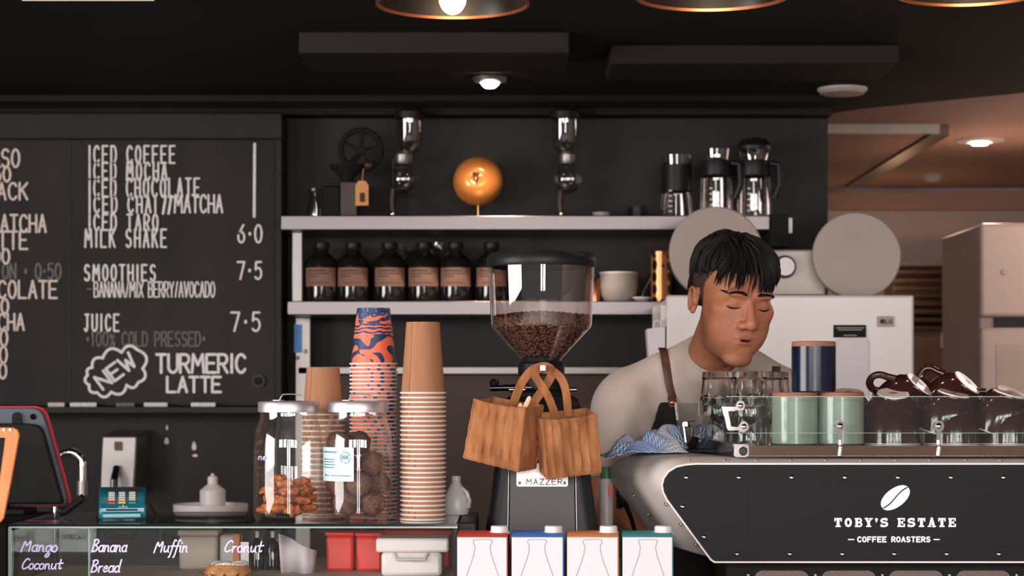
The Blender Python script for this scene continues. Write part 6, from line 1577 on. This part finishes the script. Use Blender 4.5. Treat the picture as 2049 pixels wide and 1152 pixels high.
b.f = [(i * (nv + 1) + j, (i + 1) * (nv + 1) + j, (i + 1) * (nv + 1) + j + 1, i * (nv + 1) + j + 1) for i in range(nu) for j in range(nv)]; b.m = [0] * len(b.f); b.uv = uv
o = obj('cleaning_cloth', b, G['chevron'], smooth=70, solid=.0016); tag(o, 'crumpled blue and white zigzag cleaning cloth on the espresso machine corner', 'cloth')
t = thing('black_hose', (PX(1260, 4.2), 4.2, CT), 'thin black hose running down beside the espresso machine flank', 'hose')
obj('tube', MB().tube([P(1226, 945, 4.215), P(1240, 985, 4.215), P(1262, 1035, 4.2), P(1275, 1085, 4.17), (PX(1290, 4.13), 4.12, CT + .01)], .0048, 10), G['black_gloss'], t)

# ---------------------------------------------------------------- the barista: surfaces grown from distance fields
def sd_ell(X, Y, Z, c, r):
    x, y, z = (X - c[0]) / r[0], (Y - c[1]) / r[1], (Z - c[2]) / r[2]
    k0 = np.sqrt(x * x + y * y + z * z) + 1e-9
    k1 = np.sqrt((x / r[0]) ** 2 + (y / r[1]) ** 2 + (z / r[2]) ** 2) + 1e-9
    return k0 * (k0 - 1) / k1
def sd_cap(X, Y, Z, a, b, ra, rb=None):
    rb = ra if rb is None else rb
    ax, ay, az = a; bx, by, bz = b[0] - ax, b[1] - ay, b[2] - az
    L = bx * bx + by * by + bz * bz
    h = np.clip(((X - ax) * bx + (Y - ay) * by + (Z - az) * bz) / L, 0, 1)
    return np.sqrt((X - ax - h * bx) ** 2 + (Y - ay - h * by) ** 2 + (Z - az - h * bz) ** 2) - (ra + (rb - ra) * h)
def su(a, b, k):
    h = np.clip(.5 + .5 * (b - a) / k, 0, 1); return b * (1 - h) + a * h - k * h * (1 - h)
def sub_(a, b, k): return -su(-a, b, k)
def grid(lo, hi, h):
    ax = [np.arange(lo[i], hi[i] + h, h, dtype=np.float32) for i in range(3)]
    return ax, np.meshgrid(*ax, indexing='ij')
def nets(Fv, ax):
    """surface nets: vertices (n,3) and quads of the zero level of Fv"""
    nx, ny, nz = Fv.shape; S = Fv < 0
    cs = (nx - 1, ny - 1, nz - 1); cnt = np.zeros(cs, np.float32); acc = [np.zeros(cs, np.float32) for _ in range(3)]
    for axis in range(3):
        a = [slice(None)] * 3; b = [slice(None)] * 3; a[axis] = slice(0, -1); b[axis] = slice(1, None)
        fa, fb = Fv[tuple(a)], Fv[tuple(b)]; cr = (S[tuple(a)] != S[tuple(b)])
        t = np.where(cr, fa / np.where(cr, fa - fb, 1), 0)
        o = [q for q in range(3) if q != axis]
        for d0 in (0, 1):
            for d1 in (0, 1):
                sl = [slice(None)] * 3; sl[o[0]] = slice(d0, d0 + cs[o[0]]); sl[o[1]] = slice(d1, d1 + cs[o[1]])
                c_ = cr[tuple(sl)]; cnt += c_; acc[axis] += np.where(c_, t[tuple(sl)], 0); acc[o[0]] += d0 * c_; acc[o[1]] += d1 * c_
    act = cnt > 0; idx = -np.ones(cs, np.int64); idx[act] = np.arange(act.sum()); ii = np.argwhere(act)
    V = np.stack([ax[q][ii[:, q]] + (acc[q][act] / cnt[act]) * (ax[q][1] - ax[q][0]) for q in range(3)], 1)
    quads = []
    for axis in range(3):
        o = [(axis + 1) % 3, (axis + 2) % 3]
        a = [slice(None)] * 3; b = [slice(None)] * 3; a[axis] = slice(0, -1); b[axis] = slice(1, None)
        e = np.argwhere(S[tuple(a)] != S[tuple(b)])
        e = e[(e[:, o[0]] > 0) & (e[:, o[1]] > 0) & (e[:, o[0]] < cs[o[0]]) & (e[:, o[1]] < cs[o[1]])]
        ins = S[tuple(e.T)]
        def vi(d0, d1):
            q = e.copy(); q[:, o[0]] -= d0; q[:, o[1]] -= d1; return idx[tuple(q.T)]
        q = np.stack([vi(1, 1), vi(0, 1), vi(0, 0), vi(1, 0)], 1); q[~ins] = q[~ins][:, ::-1]; quads.append(q)
    Q = np.concatenate(quads); return V, Q[(Q >= 0).all(1)]
def tobj(name, V, Q, mats, parent, mi=None):
    m_ = MB(); m_.v = [tuple(map(float, p)) for p in V]; m_.f = [tuple(map(int, q)) for q in Q]; m_.m = [0] * len(m_.f) if mi is None else [int(k) for k in mi]
    return obj(name, m_, mats, parent, smooth=180)

HO = Vector((.464, 4.25, 1.684)); YAW, PITCH, ROLL, HS = math.radians(19), math.radians(15), math.radians(4), 1.12e-3
HM = Matrix.Translation(HO) @ Matrix.Rotation(YAW, 4, 'Z') @ Matrix.Rotation(ROLL, 4, 'Y') @ Matrix.Rotation(PITCH, 4, 'X') @ Matrix.Diagonal((HS, HS, HS, 1))
HMn = np.array(HM)
def to_world(V): V = np.asarray(V, float); return V @ HMn[:3, :3].T + HMn[:3, 3]
def head_field(X, Y, Z, ears=True):
    E = lambda c, r: sd_ell(X, Y, Z, c, r)
    A = np.abs(X)
    EA = lambda c, r: sd_ell(A, Y, Z, c, r)
    d = E((0, 8, 52), (74, 92, 76))
    d = su(d, E((0, -28, -10), (62, 62, 76)), 18)
    d = su(d, E((0, -30, -64), (53, 53, 38)), 16)
    d = su(d, E((0, -72, -92), (27, 18, 14)), 20)
    d = su(d, EA((34, -54, -36), (23, 22, 32)), 22)
    d = su(d, EA((43, -58, 0), (19, 17, 15)), 16)
    d = su(d, EA((24, -82, 35), (24, 9, 8)), 12)
    d = sub_(d, EA((29, -99, 17), (17, 10, 7.5)), 9)
    d = su(d, EA((30, -72, 15), (15, 13, 10.5)), 6)
    n = sd_cap(X, Y, Z, (0, -81, 26), (0, -105, -14), 6.2, 8.2)
    n = su(n, E((0, -104, -18), (12, 11.5, 10.5)), 7)
    n = su(n, sd_ell(A, Y, Z, (13, -93, -23), (8.5, 10, 7.5)), 6)
    d = su(d, n, 7)
    d = sub_(d, EA((6.5, -102, -30), (4.2, 6, 3.4)), 3)
    d = su(d, E((0, -68, -52), (36, 21, 30)), 16)
    d = su(d, E((0, -88, -46), (18.5, 6, 4.0)), 4.5)
    d = su(d, E((0, -86.5, -56), (15.5, 7.5, 5.2)), 4.5)
    d = sub_(d, E((0, -99, -68), (18, 8, 4.5)), 8)
    d = sub_(d, E((2, -100, -51.3), (14, 14, 2.4)), 2.2)
    d = sub_(d, EA((31, -90, 7.2), (13, 6, 1.2)), 1.5)
    nk = sd_cap(X, Y, Z, (2, 16, -40), (4, 84, -168), 46, 42)
    d = su(d, nk, 22)
    if ears:
        ky, ex = .80, 70.5
        e = EA((ex, 8, 1), (8, 13, 21.5)); e = su(e, EA((ex + 2, 4, -20), (5, 7, 7)), 5)
        e = sub_(e, EA((ex + 9.5, 6, 0), (9, 8, 12)), 3.5)
        hx = [(-8, -2), (-9, 12), (-3, 25), (8, 29), (19, 21), (21, 5), (13, -14), (7, -24)]
        for (y0, z0), (y1, z1) in zip(hx[:-1], hx[1:]): e = su(e, sd_cap(A, Y, Z, (ex + 6, 6 + y0 * ky, z0 * ky), (ex + 6, 6 + y1 * ky, z1 * ky), 3.0), 2.5)
        e = su(e, EA((ex + 3, -4, -3), (4.5, 3, 5)), 3)
        d = su(d, e, 5)
    return d
ax, (X, Y, Z) = grid((-96, -124, -188), (96, 112, 136), 1.75)
Fh = head_field(X, Y, Z); Vh, Qh = nets(Fh, ax)
c_ = Vh[Qh].mean(1); cx_, cy_, cz_ = c_.T
mi = np.zeros(len(Qh), int)
lip = (sd_ell(cx_, cy_, cz_, (0, -88, -46), (18, 8.5, 4.0)) < .3) | (sd_ell(cx_, cy_, cz_, (0, -87, -56), (15, 9.5, 4.9)) < .3)
mi[lip & (cy_ < -83) & (cz_ > -64)] = 1
mi[(sd_ell(cx_, cy_, cz_, (2, -100, -51.3), (14.5, 16, 2.7)) < .1)] = 2
phi = np.degrees(np.arctan2(np.abs(cx_), -cy_))
zl_ = np.interp(phi, [55, 62, 70, 77, 81, 95, 98, 104, 122, 130, 140, 180], [74, 58, 42, 24, -10, -15, 8, 20, 20, 0, -20, -25]) + 1.5 * np.sin(cx_ * .9) + 1.2 * np.sin(cy_ * 1.3)
side = (phi > 56) & (cz_ > zl_) & (cz_ < 72) & ~((np.abs(cx_) > 68) & (cz_ < 24)); burn = side
mi[(side | burn)] = 3
PR = Vector((.45, 4.5, 0))
pt = thing('person', tuple(PR), 'barista in a beige t-shirt and black apron looking down behind the espresso machine', 'person')
# body: torso under the clothes, bare forearms, hands closed on the portafilters
def tee_field(X, Y, Z, wr=True):
    d = sd_ell(X, Y, Z, (.435, 4.465, 1.38), (.178, .116, .20))
    d = su(d, sd_ell(X, Y, Z, (.445, 4.575, 1.08), (.16, .122, .24)), .08)
    d = su(d, sd_cap(X, Y, Z, (.27, 4.425, 1.505), (.425, 4.41, 1.575), .046, .05), .05)
    d = su(d, sd_cap(X, Y, Z, (.615, 4.465, 1.495), (.475, 4.42, 1.572), .046, .05), .05)
    d = su(d, sd_cap(X, Y, Z, (.428, 4.425, 1.46), (.429, 4.360, 1.545), .086, .068), .04)
    d = su(d, sd_ell(X, Y, Z, (.256, 4.42, 1.462), (.076, .074, .078)), .04)
    d = su(d, sd_ell(X, Y, Z, (.630, 4.47, 1.452), (.076, .074, .078)), .04)
    d = su(d, sd_cap(X, Y, Z, (.246, 4.42, 1.46), (.224, 4.40, 1.285), .064, .057), .022)
    d = su(d, sd_cap(X, Y, Z, (.648, 4.47, 1.45), (.69, 4.435, 1.285), .064, .057), .022)
    return d
def hand(X, Y, Z, d, x, s):
    d = su(d, sd_ell(X, Y, Z, (x - s * .004, 4.362, 1.198), (.034, .044, .017)), .016)
    for i, (ln, r) in enumerate(((.9, .0092), (1.0, .0098), (1.04, .0098), (.96, .0095))):
        y = 4.398 - .0215 * i; pts = [(x + s * .022, y, 1.200), (x + s * (.036 * ln), y - .001, 1.184), (x + s * .032 * ln, y - .002, 1.160), (x + s * .010, y - .002, 1.150)]
        f = None
        for k, (a, b) in enumerate(zip(pts[:-1], pts[1:])):
            q = sd_cap(X, Y, Z, a, b, r - .0006 * k, r - .0006 * (k + 1)); f = q if f is None else su(f, q, .004)
        d = su(d, f, .005)
    th = su(sd_cap(X, Y, Z, (x - s * .026, 4.385, 1.197), (x - s * .036, 4.352, 1.182), .0125, .0105), sd_cap(X, Y, Z, (x - s * .036, 4.352, 1.182), (x - s * .022, 4.322, 1.164), .0105, .009), .004)
    return su(d, th, .006)
ax, (X, Y, Z) = grid((.12, 4.24, .95), (.98, 4.71, 1.62), .0045)
d = tee_field(X, Y, Z) + .012
d = su(d, sd_cap(X, Y, Z, (.418, 4.42, 1.47), (.424, 4.37, 1.54), .056, .050), .03)
d = su(d, sd_cap(X, Y, Z, (.24, 4.415, 1.42), (.222, 4.40, 1.262), .050, .047), .02)
d = su(d, sd_cap(X, Y, Z, (.222, 4.40, 1.262), (.315, 4.40, 1.215), .049, .046), .02)
d = su(d, sd_cap(X, Y, Z, (.30, 4.40, 1.222), (.475, 4.405, 1.198), .045, .029), .02)
d = su(d, sd_cap(X, Y, Z, (.475, 4.405, 1.198), (.535, 4.385, 1.198), .028, .026), .015)
d = su(d, sd_cap(X, Y, Z, (.65, 4.46, 1.42), (.692, 4.432, 1.262), .050, .047), .02)
d = su(d, sd_cap(X, Y, Z, (.692, 4.432, 1.262), (.83, 4.41, 1.205), .046, .029), .02)
d = su(d, sd_cap(X, Y, Z, (.83, 4.41, 1.205), (.885, 4.39, 1.198), .028, .026), .015)
d = hand(X, Y, Z, d, .55, 1); d = hand(X, Y, Z, d, .90, 1)
Vb, Qb = nets(d, ax)
Va = np.concatenate([to_world(Vh), Vb]); Qa = np.concatenate([Qh, Qb + len(Vh)])
body = tobj('body', Va, Qa, [G['skin'], G['skin_lip'], G['mouth_dark'], G['skin_stubble']], pt, np.concatenate([mi, np.zeros(len(Qb), int)]))
# T-shirt
ax, (X, Y, Z) = grid((.10, 4.26, .93), (.80, 4.74, 1.64), .0052)
d = tee_field(X, Y, Z)
d = d + .0028 * np.sin(26 * X + 44 * Z + 5 * np.sin(19 * X)) * np.clip((1.56 - Z) * 8, 0, 1) + .0032 * np.sin(60 * X - 34 * Z + 2) * np.exp(-((X - .285) / .05) ** 2) + .0022 * np.sin(80 * (X + Z)) * np.exp(-((Z - 1.34) / .07) ** 2)
arm = np.minimum(sd_cap(X, Y, Z, (.24, 4.415, 1.30), (.21, 4.39, 1.16), .075), sd_cap(X, Y, Z, (.67, 4.45, 1.30), (.705, 4.42, 1.16), .075))
cut = np.where((X < .285) | (X > .61), 1.310 - Z, -1.0)
d = np.maximum(d, cut)
d = sub_(d, sd_cap(X, Y, Z, (.439, 4.330, 1.581), (.492, 4.212, 1.704), .058, .074), .005)
Vt, Qt = nets(d, ax); tee = tobj('t_shirt', Vt, Qt, [G['tee']], pt)
bv = BVHTree.FromPolygons([tuple(map(float, p)) for p in Vt], [tuple(map(int, q)) for q in Qt])
def on_tee(x, z, off=.003):
    h = bv.ray_cast(Vector((x, 3.9, z)), Vector((0, 1, 0)))
    return (h[0] + h[1] * off, h[1]) if h[0] is not None else (Vector((x, 4.4, z)), Vector((0, -1, 0)))
# collar band
c0 = np.array((.437, 4.336, 1.574)); ax_ = np.array((.054, -.12, .125)); ax_ /= np.linalg.norm(ax_)
u_ = np.array((1.0, 0, 0)) - ax_ * ax_[0]; u_ /= np.linalg.norm(u_); v_ = np.cross(ax_, u_)
rel = Vt - c0; hh = rel @ ax_; ru, rv = rel @ u_, rel @ v_; rd = np.hypot(ru, rv); an = np.arctan2(rv, ru); pts = []; NB = 36
for q in range(NB):
    a = -PI + 2 * PI * (q + .5) / NB; sel = np.where((np.abs((an - a + PI) % (2 * PI) - PI) < PI / NB * 1.4) & (rd < .1) & (hh > -.08))[0]
    if len(sel): k = sel[np.argsort(hh[sel])[-5:]]; pts.append(Vt[k].mean(0))
pts = np.array(pts)
for _ in range(3): pts = (np.roll(pts, 1, 0) + 2 * pts + np.roll(pts, -1, 0)) / 4
obj('collar', MB().tube([tuple(map(float, p)) for p in pts], .0048, 8, closed=True), G['tee'], tee, smooth=80)
# apron
ax, (X, Y, Z) = grid((.18, 4.26, .90), (.74, 4.56, 1.50), .005)
d = tee_field(X, Y, Z); d = np.maximum(d - .010, -(d - .0025))
hw = np.where(Z > 1.28, .122 + (1.475 - Z) * .32 + np.clip(1.40 - Z, 0, 1) * .3, .22)
d = np.maximum(d, np.maximum(Z - 1.474, np.maximum(np.abs(X - .445) - hw, Y - 4.50 - np.clip(1.35 - Z, 0, .3) * .3)))
Va_, Qa_ = nets(d, ax); apron = tobj('apron', Va_, Qa_, [G['apron_black']], pt)
for side_, pp in ((1, [(1330, 700), (1333, 716), (1338, 745), (1344, 775), (1350, 800), (1352, 815)]), (0, [(1556, 735), (1553, 760), (1550, 790), (1548, 815)])):
    q = catmull(pp, 6); rings = []
    for a, c2 in q:
        p, n_ = on_tee(PX(a, 4.36), PZ(c2, 4.36), .0045 if c2 < 795 else .012); w_ = .0088
        rings.append([p + Vector((-w_, 0, 0)), p + Vector((w_, 0, 0)), p + Vector((w_, 0, 0)) + n_ * .0025, p + Vector((-w_, 0, 0)) + n_ * .0025])
    s_ = obj('neck_strap', MB().loft(rings), G['leather'], apron, smooth=60)
    a, c2 = pp[-2]; p, n_ = on_tee(PX(a, 4.36), PZ(c2 + 5, 4.36), .0145)
    obj('rivet', MB().dome_y((p.x, p.z), .006, p.y - .001, .003), G['copper'], s_)
# trousers and shoes
ax, (X, Y, Z) = grid((.2, 4.42, .04), (.72, 4.82, 1.06), .011)
d = sd_ell(X, Y, Z, (.445, 4.60, .96), (.158, .118, .12))
for sx in (-1, 1):
    d = su(d, sd_cap(X, Y, Z, (.445 + sx * .08, 4.60, .90), (.445 + sx * .095, 4.57, .50), .088, .066), .04); d = su(d, sd_cap(X, Y, Z, (.445 + sx * .095, 4.57, .50), (.445 + sx * .10, 4.60, .09), .064, .055), .03)
Vl, Ql = nets(d, ax); tobj('trousers', Vl, Ql, [G['trouser']], pt)
for sx in (-1, 1):
    x = .445 + sx * .10; obj('shoe', MB().loft([[(x + w_ * math.cos(a), y, max(0.001, z0 + hh * math.sin(a))) for a in [2 * PI * q / 16 for q in range(16)]] for y, w_, z0, hh in ((4.67, .03, .03, .03), (4.655, .04, .045, .045), (4.59, .043, .05, .05), (4.51, .048, .035, .035), (4.44, .044, .028, .028), (4.415, .025, .02, .02))]), G['shoe'], pt, smooth=60)
# eyes, lashes, brows
def front_y(x, z):
    ys = np.arange(-122, -40, .4, dtype=np.float32); f = head_field(np.full_like(ys, x), ys, np.full_like(ys, z), False)
    k = np.argmax(f < 0); return float(ys[k])
for sx in (-1, 1):
    e = MB().ell((sx * 30, -70.5, 14), (11.4, 11.2, 8.6), 24, 16); e.v = [tuple(HM @ Vector(p)) for p in e.v]; ey = obj('eye', e, G['eye_white'], pt, smooth=180)
    e = MB().ell((sx * 30 + 1, -77.0, 8.4), (4.6, 3.6, 3.2), 20, 12); e.v = [tuple(HM @ Vector(p)) for p in e.v]; obj('iris', e, G['eye_iris'], ey, smooth=180)
    pts = []; 
    for k in range(13):
        u = k / 12; x = 17 + 27 * u; z = 9.6 - 3.0 * math.sin(PI * u) - 1.2 * u
        pts.append(tuple(HM @ Vector((sx * x, front_y(x, z + .8) - .5, z + .6))))
    la = MB().tube(pts, [HS * 1.35 * r_ for r_ in (.3, .5, .7, .85, .95, 1., 1.1, 1.15, 1.15, 1.1, 1., .8, .4)], 8)
    obj('eyelashes', la, G['hair_black'], pt, smooth=60)
    br = MB(); random.seed(70 + sx)
    for k in range(170):
        u = random.random(); x = 9 + 36 * u; zc = 35 + 4.5 * math.sin(PI * min(1, u * 1.1) * .75) - 3.5 * u * u; th_ = 3.6 * (1 - .62 * u) * (1 if u > .06 else .6)
        z = zc + random.uniform(-th_, th_); L = 8; y0 = front_y(x, z) ; x1 = x + L; z1 = z + (1.8 * (1 - 1.6 * u) if z < zc else -1.4 * u); y1 = front_y(x1, z1); ym = front_y(x + L * .5, (z + z1) / 2)
        br.tube([HM @ Vector((sx * x, y0 + .1, z)), HM @ Vector((sx * (x + L * .5), ym - .5, (z + z1) / 2)), HM @ Vector((sx * x1, y1 - .3, z1))], [HS * .42, HS * .4, HS * .1], 5)
    obj('eyebrow', br, G['hair_black'], pt, smooth=60)
# hair: a close cap and many tapering locks swept towards the fringe
ax, (X, Y, Z) = grid((-92, -104, -34), (92, 116, 150), 2.2)
ph_ = np.degrees(np.arctan2(np.abs(X), -Y))
hz = np.interp(ph_, [0, 42, 58, 74, 112, 128, 145, 180], [74, 72, 66, 58, 50, 10, -16, -22]) + 2.5 * np.sin(ph_ * .7) + 2 * np.sin(ph_ * .23 + 1)
d = sd_ell(X, Y, Z, (0, 7, 60), (77.5, 96, 72)) + 1.0 * np.sin(X * .32 + Y * .12) * np.sin(Y * .05 + 1) + .7 * np.sin(X * .8 + 2)
d = su(d, sd_ell(X, Y, Z, (0, 30, 20), (74, 72, 62)), 14)
d = np.maximum(d, (hz - Z) * .8)
Vr, Qr = nets(d, ax); hb = MB(); hb.v = [tuple(p) for p in to_world(Vr)]; hb.f = [tuple(map(int, q)) for q in Qr]; hb.m = [0] * len(hb.f)
random.seed(33)
def lock(ph0, dph, t0, t1, r0, lift, jit=0, n=8):
    pts, rad = [], []
    for k in range(n):
        u = k / (n - 1); th = t0 + (t1 - t0) * u; ph = ph0 + dph * u; s = math.sin(th) if th < PI / 2 else 1.0 - .05 * (th - PI / 2)
        lf = 1 + lift * math.sin(PI * min(1, u * .9)) + .012
        if abs(ph) > 2.1 and th > PI / 2: s = math.sin(th) * 1.0
        v = Vector((77.5 * lf * s * math.sin(ph), 7 - 97 * lf * s * math.cos(ph), 60 + 72 * lf * math.cos(th)))
        v += Vector((jit * math.sin(5 * u + ph0 * 9), 0, 0)); pts.append(HM @ v); rad.append(HS * r0 * (1 - u) ** .6 * (.55 + .45 * min(1, 4 * u)) + HS * .25)
    hb.tube(pts, rad, 6, flat=(1.5, .7))
for k in range(95):     # fringe
    ph = random.uniform(-.95, .80); t1 = random.choice((1.62, 1.72, 1.80, 1.9)) + random.uniform(-.05, .05) - .10 * (abs(ph) > .62)
    lock(ph * .75 - .1, ph * .25 + random.uniform(.02, .16), random.uniform(.55, .95), t1, random.uniform(1.8, 3.4), random.uniform(.02, .06), random.uniform(0, 2))
for k in range(300):    # top and sides
    ph = random.uniform(-PI, PI); side_ = abs(ph)
    t1 = random.uniform(1.25, 1.55) if side_ < 1.0 else (random.uniform(1.35, 1.80) if side_ < 2.0 else random.uniform(1.5, 1.95))
    lock(ph, random.uniform(-.1, .3), random.uniform(.05, .7), t1, random.uniform(1.8, 3.6), random.uniform(.015, .05), random.uniform(0, 3))
for k in range(26):     # tousled crown
    ph = random.uniform(-2.4, -.2); t0 = random.uniform(.1, .5); lock(ph, .4, t0, t0 + random.uniform(.3, .6), 2.2, random.uniform(.07, .13), 4, 6)
obj('hair', hb, G['hair_black'], pt, smooth=70)
